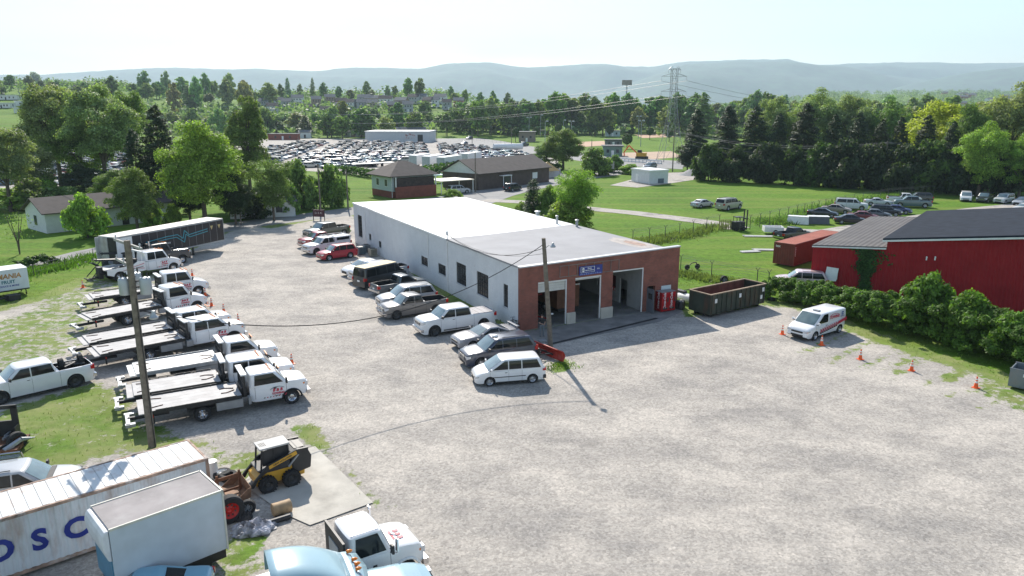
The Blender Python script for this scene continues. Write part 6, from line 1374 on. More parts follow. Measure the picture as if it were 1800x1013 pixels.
for sg in (1, -1): mb.lathe([(.001, .008), (.008, 0), (.001, -.008)], (.095, sg * .03, 1.69), n=8, mi=1); mb.lathe([(.001, .03), (.012, 0), (.001, -.03)], (.01, sg * .088, 1.67), n=8)
mb.box((.097, 0, 1.615), (.01, .04, .008), 2); part('face', mb, [skin_m, shoe_m, mat('lips', (.3, .1, .09), .6)], t)
t = thing('work_lamp', 'small white round lamp on a stand right of the pole before the left bay', 'work lamp', P(970, 575), 0); mb = MB(); mb.tube((0, 0, 0), (0, 0, 1.0), .02); mb.lathe([(.01, .1), (.1, .06), (.12, 0), (.01, -.05)], (0, 0, 1.08), n=12, mi=1); part('stand', mb, [dark_m, white_m], t)
t = thing('floor_box', 'pale flat box on the ground near the person', 'box', P(953, 601), .4); mb = MB(); mb.b2((-.3, -.22, 0), (.3, .22, .15)); part('lid', mb, steel_m, t, bevel=.03)
t = thing('bicycle', 'dark bicycle leaning at the white corner of the garage', 'bicycle', P(905, 580), R(118)); mb = MB()
for x in (-.5, .5):
    w_ = MB(); pts = [(x + .33 * math.cos(a_), 0, .33 + .33 * math.sin(a_)) for a_ in np.linspace(0, 2 * math.pi, 21)]; w_.path(pts, .022); 
    for k in range(8): q = 2 * math.pi * k / 8; w_.tube((x, 0, .33), (x + .32 * math.cos(q), 0, .33 + .32 * math.sin(q)), .004, n=4)
    part('wheel', w_, tyre_m, t)
mb.path([(-.5, 0, .33), (-.12, 0, .32), (-.22, 0, .75), (.35, 0, .8), (-.12, 0, .32)], .02); mb.path([(-.5, 0, .33), (-.2, 0, .7)], .015); mb.path([(.5, 0, .33), (.36, 0, .85), (.33, 0, .98)], .02); mb.tube((.33, -.25, .98), (.33, .25, .98), .015); part('frame', mb, dark_m, t); mb = MB(); mb.box((-.24, 0, .82), (.25, .12, .05)); part('saddle', mb, blackp_m, t, bevel=.02)
# ------------------------------------------------------------------ vegetation
def leaf_mat(name, trans=.3, lo=.55, hi=1.5):
    m = bpy.data.materials.new(name); m.use_nodes = True; nt = m.node_tree; nt.nodes.clear(); L = nt.links.new
    o = nn(nt, 'ShaderNodeOutputMaterial'); oi = nn(nt, 'ShaderNodeObjectInfo'); g = nn(nt, 'ShaderNodeNewGeometry')
    mr = nn(nt, 'ShaderNodeMapRange'); mr.inputs['To Min'].default_value = lo; mr.inputs['To Max'].default_value = hi; L(g.outputs['Random Per Island'], mr.inputs['Value'])
    tc = nn(nt, 'ShaderNodeTexCoord'); n = nn(nt, 'ShaderNodeTexNoise', Scale=.55, Detail=2.0); L(tc.outputs['Object'], n.inputs['Vector'])
    m2 = nn(nt, 'ShaderNodeMapRange'); m2.inputs['From Min'].default_value = .3; m2.inputs['From Max'].default_value = .7; m2.inputs['To Min'].default_value = .75; m2.inputs['To Max'].default_value = 1.25; L(n.outputs['Fac'], m2.inputs['Value'])
    mu = nn(nt, 'ShaderNodeMath', operation='MULTIPLY'); L(mr.outputs[0], mu.inputs[0]); L(m2.outputs[0], mu.inputs[1])
    v = nn(nt, 'ShaderNodeVectorMath', operation='SCALE'); L(oi.outputs['Color'], v.inputs[0]); L(mu.outputs[0], v.inputs['Scale'])
    d = nn(nt, 'ShaderNodeBsdfPrincipled'); d.inputs['Roughness'].default_value = .6; d.inputs['Specular IOR Level'].default_value = .25; L(v.outputs[0], d.inputs['Base Color'])
    t = nn(nt, 'ShaderNodeBsdfTranslucent'); v2 = nn(nt, 'ShaderNodeVectorMath', operation='MULTIPLY'); v2.inputs[1].default_value = (1.25, 1.35, .5); L(v.outputs[0], v2.inputs[0]); L(v2.outputs[0], t.inputs['Color'])
    mx = nn(nt, 'ShaderNodeMixShader'); mx.inputs['Fac'].default_value = trans; L(d.outputs[0], mx.inputs[1]); L(t.outputs[0], mx.inputs[2]); L(mx.outputs[0], o.inputs['Surface'])
    return m
leaf_m = leaf_mat('leaves', .42); needle_m = leaf_mat('needles', .12, .6, 1.4)
bark_m = mat('bark', (.10, .08, .06), .9, var=.3, scale=4)
def quads_mesh(name, ctr, nrm, size, seed, aspect=.62, jitter=.35):
    rs = np.random.RandomState(seed); n = len(ctr); nrm = nrm / (np.linalg.norm(nrm, axis=1, keepdims=True) + 1e-9)
    r = rs.normal(size=(n, 3)); u = np.cross(nrm, r); u /= (np.linalg.norm(u, axis=1, keepdims=True) + 1e-9); v = np.cross(nrm, u)
    s = (size * (1 + jitter * rs.uniform(-1, 1, (n, 1)))); V = np.empty((n, 4, 3)); V[:, 0] = ctr - u * s; V[:, 1] = ctr - v * s * aspect; V[:, 2] = ctr + u * s; V[:, 3] = ctr + v * s * aspect
    me = bpy.data.meshes.new(name); me.vertices.add(n * 4); me.vertices.foreach_set('co', V.reshape(-1).astype(np.float32)); me.loops.add(n * 4); me.loops.foreach_set('vertex_index', np.arange(n * 4, dtype=np.int32))
    me.polygons.add(n); me.polygons.foreach_set('loop_start', np.arange(0, n * 4, 4, dtype=np.int32)); me.polygons.foreach_set('loop_total', np.full(n, 4, np.int32)); me.update(calc_edges=True); return me
def clump_leaves(C_, Rr, n, seed, up=.35):
    rs = np.random.RandomState(seed); k = rs.choice(len(C_), n, p=(Rr ** 2) / (Rr ** 2).sum()); d = rs.normal(size=(n, 3)); d /= np.linalg.norm(d, axis=1, keepdims=True)
    d[:, 2] = np.where((d[:, 2] < -.55), -d[:, 2] * .6, d[:, 2]); rad = Rr[k][:, None] * rs.uniform(.55, 1.08, (n, 1)); p = C_[k] + d * rad * [1, 1, .9]
    nr = d + rs.normal(size=(n, 3)) * .55 + [0, 0, up]; return p, nr
def broad_tree(seed, H=14, R_=5, nleaf=9000, leaf=.30, ncl=46, shape='round', trunk=.28):
    rs = np.random.RandomState(seed); C_ = []; Rr = []
    zc = H * (.56 if shape != 'tall' else .54); rz = H * (.41 if shape != 'tall' else .44)
    while len(C_) < ncl:
        p = rs.uniform(-1, 1, 3); r = np.linalg.norm(p)
        if r > 1 or r < .30 or (p[2] < -.55 and r > .93): continue
        if shape == 'tall': w = 1 - .35 * max(0, p[2])
        elif shape == 'vase': w = .75 + .4 * p[2]
        elif shape == 'high': w = 1 - .15 * max(0, p[2]); rz = H * .32; zc = H * .66
        else: w = 1 - .18 * max(0, p[2])
        q = np.array([p[0] * R_ * w, p[1] * R_ * w, zc + p[2] * rz]); C_.append(q); Rr.append(rs.uniform(.24, .40) * R_ * (1.15 - .45 * r))
    C_ = np.array(C_); Rr = np.array(Rr); p, n = clump_leaves(C_, Rr, nleaf, seed); cm_ = quads_mesh('crown', p, n, leaf, seed + 1); cm_.materials.append(leaf_m)
    t = MB(); t.tube((0, 0, -.3), (0, 0, H * .3), trunk * 1.25, trunk * .85, 9); t.tube((0, 0, H * .3), (rs.uniform(-.3, .3), rs.uniform(-.3, .3), H * .66), trunk * .85, trunk * .35, 8)
    for i in rs.choice(len(C_), 11, replace=False): z0 = rs.uniform(.22, .5) * H; m_ = Vector((C_[i][0] * .45, C_[i][1] * .45, lerp(z0, C_[i][2], .6))); t.path([Vector((0, 0, z0)), m_, Vector(C_[i])], .1, 6, rs=[trunk * .5, trunk * .3, trunk * .08])
    return t.mesh('trunk', [bark_m]), cm_
def conifer(seed, H=16, R_=3.9, nleaf=24000, leaf=.19, full=.85, col=False):
    rs = np.random.RandomState(seed); P_ = []; N_ = []
    nb = 230
    for b in range(nb):
        f = (b + rs.uniform()) / nb; z = H * (.06 + .94 * f) if col else H * (.12 + .88 * f); L_ = R_ * ((1 - f) ** (.52 if not col else .45)) * rs.uniform(.72, 1.12) + .15; a = rs.uniform(0, 2 * math.pi); m = int(nleaf / nb * (.25 + 1.3 * (1 - f)))
        t = rs.uniform(.12, 1, m) ** .7; w = (.20 * L_ + .12) * (1 - .5 * t); x = np.cos(a) * L_ * t; y = np.sin(a) * L_ * t; s = rs.normal(size=m) * w
        if col: zz = z + L_ * t * .5 + rs.normal(size=m) * .15
        else: zz = z - L_ * .28 * t ** 1.5 + .10 * L_ * (t > .85) + rs.normal(size=m) * .10
        P_.append(np.stack([x - np.sin(a) * s, y + np.cos(a) * s, zz], 1)); N_.append(np.stack([np.cos(a) * .4 + rs.normal(size=m) * .4, np.sin(a) * .4 + rs.normal(size=m) * .4, np.full(m, .8)], 1))
    P_ = np.concatenate(P_); N_ = np.concatenate(N_); cm_ = quads_mesh('crown', P_, N_, leaf, seed, .42); cm_.materials.append(needle_m)
    t = MB(); t.tube((0, 0, -.3), (0, 0, H * .95), .24, .03, 8); return t.mesh('trunk', [bark_m]), cm_
def merged_tree(a, b):      # trunk and crown in one mesh for far trees
    me = bpy.data.meshes.new('tree'); import bmesh; bm = bmesh.new(); bm.from_mesh(a); n0 = len(bm.faces); bm.from_mesh(b); bm.faces.ensure_lookup_table()
    for i, f in enumerate(bm.faces): f.material_index = 0 if i < n0 else 1
    bm.to_mesh(me); bm.free(); me.materials.append(bark_m); me.materials.append(b.materials[0]); return me
NEAR = {'broad': [broad_tree(s, 14, 4.9, 34000, .145, 100) for s in (11, 12, 13)], 'tall': [broad_tree(s, 16, 3.8, 34000, .145, 100, 'tall') for s in (21, 22)],
        'high': [broad_tree(s, 16, 4.4, 34000, .14, 100, 'high') for s in (33, 34)], 'vase': [broad_tree(31, 14, 5.0, 22000, .14, 85, 'vase', .22)], 'conifer': [conifer(s) for s in (41, 42)], 'column': [conifer(45, 6, 1.5, 6000, .13, col=True)],
        'bush': [broad_tree(s, 4.5, 2.3, 8000, .14, 60, trunk=.08) for s in (51, 52)]}
for b_ in NEAR['bush']:
    for v in b_[1].vertices: v.co.z = max(.03, (v.co.z - 1.4) * 1.3 + .3)
FARM = {'broad': [merged_tree(*broad_tree(s, 14, 5.0, 3000, .50, 70)) for s in (61, 62, 63, 64)], 'tall': [merged_tree(*broad_tree(s, 16, 4.0, 3000, .50, 70, 'tall')) for s in (65, 66)], 'conifer': [merged_tree(*conifer(67, 16, 3.6, 3500, .45))]}
KH = {'high': 15.8, 'broad': 14 * .985, 'tall': 16 * .99, 'vase': 14, 'conifer': 16, 'column': 6.2, 'bush': 4.2}
KW = {'high': 9.4, 'broad': 10.8, 'tall': 8.4, 'vase': 11.5, 'conifer': 7.2, 'column': 3.0, 'bush': 5.2}
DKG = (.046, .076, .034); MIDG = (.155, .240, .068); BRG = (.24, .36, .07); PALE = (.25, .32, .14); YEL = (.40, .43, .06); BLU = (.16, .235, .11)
rt = random.Random(99)
def tree(kind, px, by, ty, wpx, col, label, name=None, group=None, Y=None):
    x, y, z = P(px, by) if Y is None else (lambda q: (q[0], q[1], G(q[0], q[1])))(PY(px, 200, Y))
    h = zat(x, y, ty) - z; v = rt.choice(NEAR[kind]); wd = wpx * y / 1338.0; sx = wd / KW[kind]; sz = h / KH[kind]
    t = thing(name or {'conifer': 'conifer_tree', 'column': 'columnar_evergreen', 'bush': 'bush'}.get(kind, 'broadleaf_tree'), label, 'bush' if kind == 'bush' else 'tree', (x, y, z), rt.uniform(0, 6.28), group); t.scale = (sx, sx, sz)
    mk('trunk', v[0], t); c = mk('crown', v[1], t, color=tuple(q * rt.uniform(.92, 1.08) for q in col)); return t
TR = [
 ('high', 110, 338, 146, 120, PALE, 'huge loose pale green tree at the left, leftmost of the tall clump'),
 ('high', 190, 345, 152, 130, PALE, 'huge loose pale green tree in the middle of the left clump'),
 ('high', 238, 335, 158, 80, MIDG, 'tall leafy tree behind the dark conifers on the left'),
 ('conifer', 292, 378, 186, 84, DKG, 'very dark tall conifer beside the bright green maple'),
 ('conifer', 250, 382, 228, 70, DKG, 'dark conifer left of the tallest dark one'),
 ('broad', 362, 400, 219, 152, BRG, 'big bright green maple near the black trailer end'),
 ('tall', 440, 335, 163, 84, MIDG, 'tall narrow leafy tree behind the bright maple'),
 ('broad', 243, 412, 298, 96, MIDG, 'round green tree above the black and white trailer'),
 ('bush', 155, 418, 346, 84, BRG, 'small bright tree at the corner of the low ranch house'),
 ('bush', 272, 405, 358, 46, BRG, 'bright bush rising behind the trailer roof, left of two'),
 ('bush', 306, 402, 362, 36, BRG, 'small bright bush behind the trailer roof, right of two'),
 ('vase', 482, 388, 270, 104, MIDG, 'spreading tree with dark trunk beside the back road'),
 ('bush', 530, 368, 288, 80, MIDG, 'rounded green tree behind the pole by the sign'),
 ('bush', 583, 364, 296, 70, MIDG, 'rounded green tree left of the bungalow'),
 ('high', 20, 372, 222, 110, PALE, 'pale green tree at the left edge above the lawn'),
 ('bush', 75, 352, 312, 80, BRG, 'light green tree before the salvage yard at the left'),
 ('bush', 30, 368, 332, 110, BRG, 'bright shrub mass at the left edge behind the lawn'),
 ('bush', 110, 364, 330, 110, MIDG, 'shrub mass behind the ranch house roof'), ('broad', 150, 356, 290, 76, DKG, 'dark green tree between the ranch house and the salvage yard'), ('bush', 190, 360, 305, 100, DKG, 'dark shrub mass right of the ranch house'),
 ('broad', 415, 396, 300, 70, DKG, 'dark tree right of the bright maple by the road'), ('broad', 335, 392, 305, 80, DKG, 'dark lower tree left behind the trailer'),
 ('column', 937, 383, 315, 38, (.03, .07, .02), 'dense dark columnar evergreen behind the garage roof'),
 ('bush', 965, 385, 330, 50, MIDG, 'dark green bush right of the columnar evergreen'),
 ('vase', 1012, 402, 288, 112, BRG, 'feathery light green tree behind the garage roof edge'), ('bush', 1000, 402, 352, 100, BRG, 'low light green growth under the feathery tree'),
 ('bush', 918, 374, 356, 30, BRG, 'small light shrub left of the columnar evergreen'),
 ('bush', 795, 352, 334, 40, BRG, 'small bright shrub peeking above the white roof'),
 ('broad', 990, 298, 226, 78, MIDG, 'dark green tree left of the bridge bushes'), ('broad', 960, 296, 252, 52, MIDG, 'green tree beside the yard behind the orange tent'),
 ('bush', 1045, 308, 264, 74, MIDG, 'dark bush mass left of the bridge'), ('bush', 1080, 303, 275, 40, MIDG, 'round bush at the bridge end'), ('bush', 1110, 306, 290, 60, BRG, 'low green bank of shrubs under the bridge rail'),
 ('conifer', 1221, 301, 192, 58, DKG, 'black green conifer standing alone at the left of the right tree line'), ('vase', 1208, 300, 252, 56, (.04, .07, .02), 'ragged small pine at the left of the dark conifer'),
 ('conifer', 1275, 304, 186, 66, DKG, 'second dark conifer of the right tree line'), ('conifer', 1322, 306, 188, 68, DKG, 'third dark conifer of the right tree line'), ('conifer', 1362, 309, 200, 50, DKG, 'fourth dark conifer of the right tree line'),
 ('conifer', 1408, 313, 182, 74, DKG, 'broad dark conifer below the pale treetops'), ('conifer', 1458, 318, 200, 50, DKG, 'dark conifer left of the wire pole'), ('conifer', 1500, 321, 198, 60, DKG, 'dark conifer just left of the wire pole'),
 ('conifer', 1540, 324, 210, 50, (.06, .09, .04), 'greyer conifer just left of the yellow topped tree'), ('conifer', 1572, 327, 206, 46, DKG, 'narrow dark conifer below the yellow topped tree'), ('conifer', 1617, 331, 203, 56, DKG, 'dark conifer in front of the yellow topped tree'), ('conifer', 1662, 334, 214, 48, DKG, 'short dark conifer right of the yellow topped tree'),
 ('broad', 1648, 322, 176, 150, YEL, 'large tree with yellow green crown in the right tree line'), ('broad', 1690, 332, 186, 90, MIDG, 'green tree at the right of the yellow topped tree'),
 ('broad', 1765, 330, 152, 150, PALE, 'very large pale green tree at the right edge'), ('broad', 1718, 345, 218, 100, BRG, 'bright green tree before the large pale one'), ('broad', 1790, 348, 236, 90, BRG, 'bright green tree low at the right edge'),
 ('broad', 1345, 298, 168, 90, PALE, 'pale leafy tree behind the dark conifers, left'), ('broad', 1425, 300, 160, 110, PALE, 'pale tall tree behind the broad dark conifer'), ('broad', 1490, 302, 165, 100, PALE, 'pale tree behind the conifers near the wire pole'), ('broad', 1555, 305, 180, 90, MIDG, 'green tree behind the narrow conifers'),
 ('broad', 150, 340, 185, 110, MIDG, 'mid green crown between the two huge pale trees'), ('broad', 300, 350, 240, 90, MIDG, 'leafy crown behind the very dark conifer'), ('broad', 205, 372, 300, 80, MIDG, 'green tree right behind the ranch house roof'),
 ('broad', 400, 372, 262, 84, MIDG, 'leafy tree tucked behind the right side of the bright maple'), ('bush', 440, 385, 335, 84, DKG, 'dark bush by the road right of the bright maple'), ('bush', 510, 378, 328, 60, MIDG, 'bush under the spreading tree by the road'), ('broad', 60, 350, 250, 100, PALE, 'pale tree second from the left edge'), ('bush', 60, 366, 318, 90, MIDG, 'mid green shrub before the yard cars at the left'), ('bush', 225, 372, 318, 80, DKG, 'dark bush below the dark conifers'),
 ('tall', 68, 205, 124, 36, BLU, 'tall dark tree on the far left hill'),
]
for a in TR: tree(*a)
for i, (px, by, ty, wd) in enumerate(((1245, 318, 258, 50), (1290, 320, 262, 50), (1345, 322, 255, 60), (1395, 325, 262, 60), (1440, 327, 258, 60), (1480, 330, 252, 70), (1530, 333, 258, 60), (1580, 337, 262, 70), (1625, 338, 255, 80), (1680, 341, 262, 70), (1735, 343, 265, 70), (1790, 345, 270, 70))):
    tree('bush', px, by, ty, wd * 1.4, (DKG if i % 4 else (.07, .12, .03)), 'dark undergrowth bush along the foot of the right tree line', group='undergrowth under the right tree line')
for i, (px, by, ty, wd) in enumerate(((906, 250, 224, 13), (941, 248, 224, 12), (981, 246, 217, 14), (1040, 240, 219, 15), (1072, 241, 221, 14), (1102, 262, 235, 19), (1108, 238, 223, 15), (1142, 246, 224, 14), (1176, 250, 228, 14))):
    x, y, z = P(px, by); t = thing('round_tree', 'small round clipped tree on the ball field lawn', 'tree', (x, y, 0), 0, 'round clipped trees on the ball field lawn'); h = zat(x, y, ty); r_ = wd * y / 1338 / 2
    if 'round' not in MESH:
        rs = np.random.RandomState(5); d = rs.normal(size=(1500, 3)); d /= np.linalg.norm(d, axis=1, keepdims=True); m_ = quads_mesh('crown', d * rs.uniform(.8, 1, (1500, 1)), d + rs.normal(size=(1500, 3)) * .4, .11, 5); m_.materials.append(leaf_m); MESH['round'] = m_
        q = MB(); q.tube((0, 0, 0), (0, 0, 1), .06, .05); MESH['rtrunk'] = q.mesh('trunk', [bark_m])
    c = mk('crown', MESH['round'], t, (0, 0, h - r_), color=(.05, .09, .03)); c.scale = (r_, r_, r_); tk = mk('trunk', MESH['rtrunk'], t); tk.scale = (3, 3, h - r_)
t = thing('bare_sapling', 'thin nearly bare sapling on the lawn at the left', 'tree', P(35, 447)); m = MB(); h = zat(*P(35, 447)[:2], 372)
for k in range(4):
    a_ = k * 1.6; m.path([(0, 0, 0), (.1 * math.cos(a_), .1 * math.sin(a_), h * .3), (.7 * math.cos(a_), .7 * math.sin(a_), h * .7), (1.1 * math.cos(a_), 1.1 * math.sin(a_), h)], .05, rs=[.08, .06, .04, .015])
part('trunk', m, bark_m, t); rs = np.random.RandomState(4); p = np.stack([rs.normal(size=300) * .8, rs.normal(size=300) * .8, h * .35 + rs.uniform(0, 1, 300) * h * .62], 1); c_ = quads_mesh('crown', p, rs.normal(size=(300, 3)), .10, 4); c_.materials.append(leaf_m); mk('crown', c_, t, color=MIDG)
# far tree bands: individuals, each one mesh
FT = [  # px0, px1, n, Y0, Y1, (top rows), (width m), colours, label, group
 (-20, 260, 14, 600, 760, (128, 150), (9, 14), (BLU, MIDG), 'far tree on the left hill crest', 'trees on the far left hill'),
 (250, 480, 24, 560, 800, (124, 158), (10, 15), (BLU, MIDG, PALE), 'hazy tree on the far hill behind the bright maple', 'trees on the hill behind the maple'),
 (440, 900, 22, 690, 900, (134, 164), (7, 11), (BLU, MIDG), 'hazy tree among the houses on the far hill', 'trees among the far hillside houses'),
 (240, 640, 26, 430, 540, (178, 205), (10, 15), (MIDG, PALE, BLU), 'tree between the salvage yard and the far houses', 'trees behind the salvage yard'),
 (600, 930, 24, 430, 560, (172, 205), (9, 14), (MIDG, PALE, BLU), 'tree beyond the long white warehouse', 'trees beyond the warehouse'),
 (800, 1240, 46, 470, 560, (155, 182), (12, 18), (MIDG, PALE, BLU, MIDG), 'tall tree in the dense belt behind the ball fields', 'tree belt behind the ball fields'),
 (1200, 1640, 26, 420, 520, (158, 180), (12, 18), (PALE, MIDG, BLU), 'pale tree behind the right conifers', 'tree belt behind the right conifers'),
 (1600, 1860, 12, 300, 420, (165, 190), (11, 16), (MIDG, PALE), 'tree behind the yellow crowned tree', 'trees at the far right'),
]
for px0, px1, n, Y0, Y1, (t0, t1), (w0, w1), cols, lab, grp in FT:
    for i in range(n):
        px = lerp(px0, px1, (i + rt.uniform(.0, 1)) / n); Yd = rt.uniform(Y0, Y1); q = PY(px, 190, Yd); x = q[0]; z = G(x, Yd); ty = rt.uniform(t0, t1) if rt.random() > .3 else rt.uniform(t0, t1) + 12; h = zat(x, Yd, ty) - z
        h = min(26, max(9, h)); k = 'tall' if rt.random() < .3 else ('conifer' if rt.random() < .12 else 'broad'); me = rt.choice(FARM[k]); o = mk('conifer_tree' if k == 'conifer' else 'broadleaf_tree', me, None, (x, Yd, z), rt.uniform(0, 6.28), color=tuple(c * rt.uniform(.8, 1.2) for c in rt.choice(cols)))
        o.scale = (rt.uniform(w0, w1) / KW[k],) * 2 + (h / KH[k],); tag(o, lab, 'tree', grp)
# wooded far ground as one mass
rs = np.random.RandomState(8); Cc = []; Rc = []
def scat(n, a0, a1, y0, y1, r0, r1):
    for _ in range(n):
        y = y0 * (y1 / y0) ** rs.uniform(); a = rs.uniform(a0, a1); x = a * y; r = rs.uniform(r0, r1); Cc.append((x, y, G(x, y) + r * .7)); Rc.append(r)
scat(2600, .20, .85, 650, 3300, 6, 11); scat(1600, -.80, .25, 850, 3200, 6, 11); scat(330, .12, .75, 560, 700, 6, 9); scat(240, -.85, -.45, 780, 950, 5, 9); scat(110, -.36, .03, 600, 860, 3, 5); scat(420, -.52, -.16, 440, 640, 3, 6); scat(330, -.14, .62, 470, 575, 3, 5.5); scat(110, -.9, -.5, 600, 780, 3.5, 6)
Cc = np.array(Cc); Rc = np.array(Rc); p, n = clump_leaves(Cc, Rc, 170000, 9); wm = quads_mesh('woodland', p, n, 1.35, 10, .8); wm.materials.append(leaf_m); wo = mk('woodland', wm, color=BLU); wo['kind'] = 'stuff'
# hedge along the lot, overgrown, with two sumacs
def leaf_mass(name, pts, n, leaf, col, label, cat, seed=1, kind=None):   # pts: (x, y, halfwidth, height)
    rs = np.random.RandomState(seed); P_ = np.array(pts, float); seg = np.hypot(*(P_[1:, :2] - P_[:-1, :2]).T); cum = np.concatenate([[0], np.cumsum(seg)]); C_ = []; Rr = []
    for s in np.arange(0, cum[-1], .55):
        v = [np.interp(s, cum, P_[:, k]) for k in range(4)]
        for _ in range(11): r = rs.uniform(.22, .55) * min(1, v[3] / 2); C_.append((v[0] + rs.uniform(-1, 1) * v[2], v[1] + rs.uniform(-1, 1) * v[2], rs.uniform(.06, 1) ** .65 * max(.2, v[3] - r))); Rr.append(r)
    C_ = np.array(C_); Rr = np.array(Rr); p, nr = clump_leaves(C_, Rr, n, seed, .6); p[:, 2] = np.maximum(p[:, 2], .02); me = quads_mesh(name, p, nr, leaf, seed, .5); me.materials.append(leaf_m); o = mk(name, me, color=col)
    if kind: o['kind'] = kind
    else: tag(o, label, cat)
    return o
def Lp(px, py, hw, h): q = P(px, py); return (q[0], q[1], hw, h)
leaf_mass('hedge', [Lp(1352, 522, 1.2, 1.9), Lp(1420, 533, 1.5, 2.2), Lp(1500, 558, 1.8, 2.6), Lp(1560, 577, 2.0, 3.0), Lp(1620, 592, 2.0, 3.3), Lp(1700, 611, 2.0, 3.4), Lp(1760, 630, 2.0, 3.1), Lp(1850, 662, 2.0, 3.0)], 95000, .105, (.10, .185, .032), 'long overgrown green hedge between the gravel lot and the red building', 'hedge', 5)
for px, py, h, wd, lab in ((1632, 590, 4.5, 2.2, 'leafy sumac rising above the hedge before the red wall'), (1705, 612, 3.9, 2.2, 'second leafy sumac right of the tallest one in the hedge'), (1795, 640, 3.4, 2.0, 'leafy sumac at the right edge of the hedge')):
    x, y, _ = P(px, py); v = NEAR['bush'][0 if h > 4.5 else 1]; t = thing('sumac', lab, 'bush', (x, y + .6, 0), px, None); t.scale = (wd / 2.3, wd / 2.3, h / 4.2); mk('trunk', v[0], t); mk('crown', v[1], t, color=(.12, .22, .035))
# vine on the red wall
rs = np.random.RandomState(3); s0, z0 = on_plane(1519, 440, Rb, RU); P_ = []
for k in range(2600):
    f = rs.uniform(); z = lerp(.3, 4.35, f); w_ = lerp(.45, 1.2, f ** 2) * (1 + .3 * math.sin(z * 3)); s = s0 + .2 + (1 - f) * .3 + rs.normal() * w_ * .45 + (max(0, rs.normal()) * 1.0 if 3.0 < z < 4.2 and rs.uniform() < .35 else 0); P_.append((s, -.06 - rs.uniform() * .12, z))
P_ = np.array(P_); me = quads_mesh('climbing_vine', P_, np.array([[0, -1, .35]]) + rs.normal(size=(len(P_), 3)) * .35, .11, 6, .7); me.materials.append(leaf_m); o = mk('climbing_vine', me, None, (*Rb, 0), RU, color=(.05, .11, .025)); tag(o, 'green vine climbing the red metal wall under the low roof', 'vine')
# weeds and grass tufts
def tufts(n, sel, h, seed, name, col):
    rs = np.random.RandomState(seed); pts = sel(rs, n); m = len(pts); a = rs.uniform(0, 2 * math.pi, m); w_ = h * .38; hh = h * rs.uniform(.5, 1.3, m); V = np.empty((m, 3, 3)); dx = np.cos(a) * w_; dy = np.sin(a) * w_; lx = rs.normal(size=m) * h * .4; ly = rs.normal(size=m) * h * .4
    V[:, 0] = np.stack([pts[:, 0] - dx / 2, pts[:, 1] - dy / 2, np.full(m, .0)], 1); V[:, 1] = np.stack([pts[:, 0] + dx / 2, pts[:, 1] + dy / 2, np.full(m, .0)], 1); V[:, 2] = np.stack([pts[:, 0] + lx, pts[:, 1] + ly, hh], 1)
    me = bpy.data.meshes.new(name); me.vertices.add(m * 3); me.vertices.foreach_set('co', V.reshape(-1).astype(np.float32)); me.loops.add(m * 3); me.loops.foreach_set('vertex_index', np.arange(m * 3, dtype=np.int32)); me.polygons.add(m)
    me.polygons.foreach_set('loop_start', np.arange(0, m * 3, 3, dtype=np.int32)); me.polygons.foreach_set('loop_total', np.full(m, 3, np.int32)); me.update(calc_edges=True); me.materials.append(leaf_m); o = mk(name, me, color=col); o['kind'] = 'stuff'; return o
vi = np.argwhere((veg > .52) & (Y < 75)); wv = (veg[vi[:, 0], vi[:, 1]] - .45) ** 1.5; wv /= wv.sum()
wx = X; wy = Y
def sel_veg(rs, n): k = rs.choice(len(vi), n, p=wv); q = vi[k]; return np.stack([wx[q[:, 0], q[:, 1]] + rs.uniform(-.4, .4, n), wy[q[:, 0], q[:, 1]] + rs.uniform(-.4, .4, n)], 1)
tufts(45000, sel_veg, .13, 2, 'grass_tufts', (.16, .23, .05))
def sel_line(pts, sd_): 
    L_ = [np.array(P(*p)[:2]) for p in pts]
    def f(rs, n): i = rs.randint(0, len(L_) - 1, n); t = rs.uniform(size=(n, 1)); return np.array([L_[a] for a in i]) * (1 - t) + np.array([L_[a + 1] for a in i]) * t + rs.normal(size=(n, 2)) * sd_
    return f
tufts(3500, sel_line([(1112, 428), (1142, 426), (1169, 420), (1218, 412), (1264, 398)], .9), .5, 3, 'tall_weeds', (.15, .2, .07))
tufts(2500, sel_line([(1196, 482), (1250, 492), (1300, 500), (1345, 512)], .7), .4, 4, 'tall_weeds', (.15, .2, .07))
tufts(4500, sel_line([(1345, 392), (1380, 390), (1450, 366), (1540, 350), (1640, 338)], 1.3), .6, 5, 'tall_weeds', (.12, .21, .05))
tufts(2500, sel_line([(0, 497), (60, 478), (110, 470), (165, 450)], .9), .45, 6, 'tall_weeds', (.09, .18, .03))
tufts(4000, sel_line([(640, 405), (730, 452), (800, 497), (908, 572)], .35), .25, 7, 'grass_tufts', (.09, .18, .03))
tufts(500, sel_line([(965, 652), (985, 640), (1003, 646)], .4), .16, 8, 'grass_tufts', (.12, .2, .04))
leaf_mass('shrub_bank', [Lp(40, 470, .8, .9), Lp(75, 466, .9, 1.3), Lp(105, 462, .5, .6)], 2500, .14, (.05, .11, .02), 'low dark shrubs along the road before the black trailer', 'bush', 7)
leaf_mass('shrub_bank', [Lp(600, 305, 1.5, 2.4), Lp(690, 318, 1.5, 2.4), Lp(735, 312, 2, 2.6), Lp(790, 300, 2, 2.6), Lp(830, 295, 1.5, 2.2)], 9000, .3, (.06, .13, .025), 'green shrub bank between the bungalow and the salvage yard', 'bush', 8)
leaf_mass('shrub_bank', [Lp(900, 300, 1.8, 2.2), Lp(940, 298, 1.8, 2.4), Lp(985, 300, 1.5, 2.0)], 4000, .3, (.07, .14, .025), 'green shrub bank behind the long brown building', 'bush', 9)
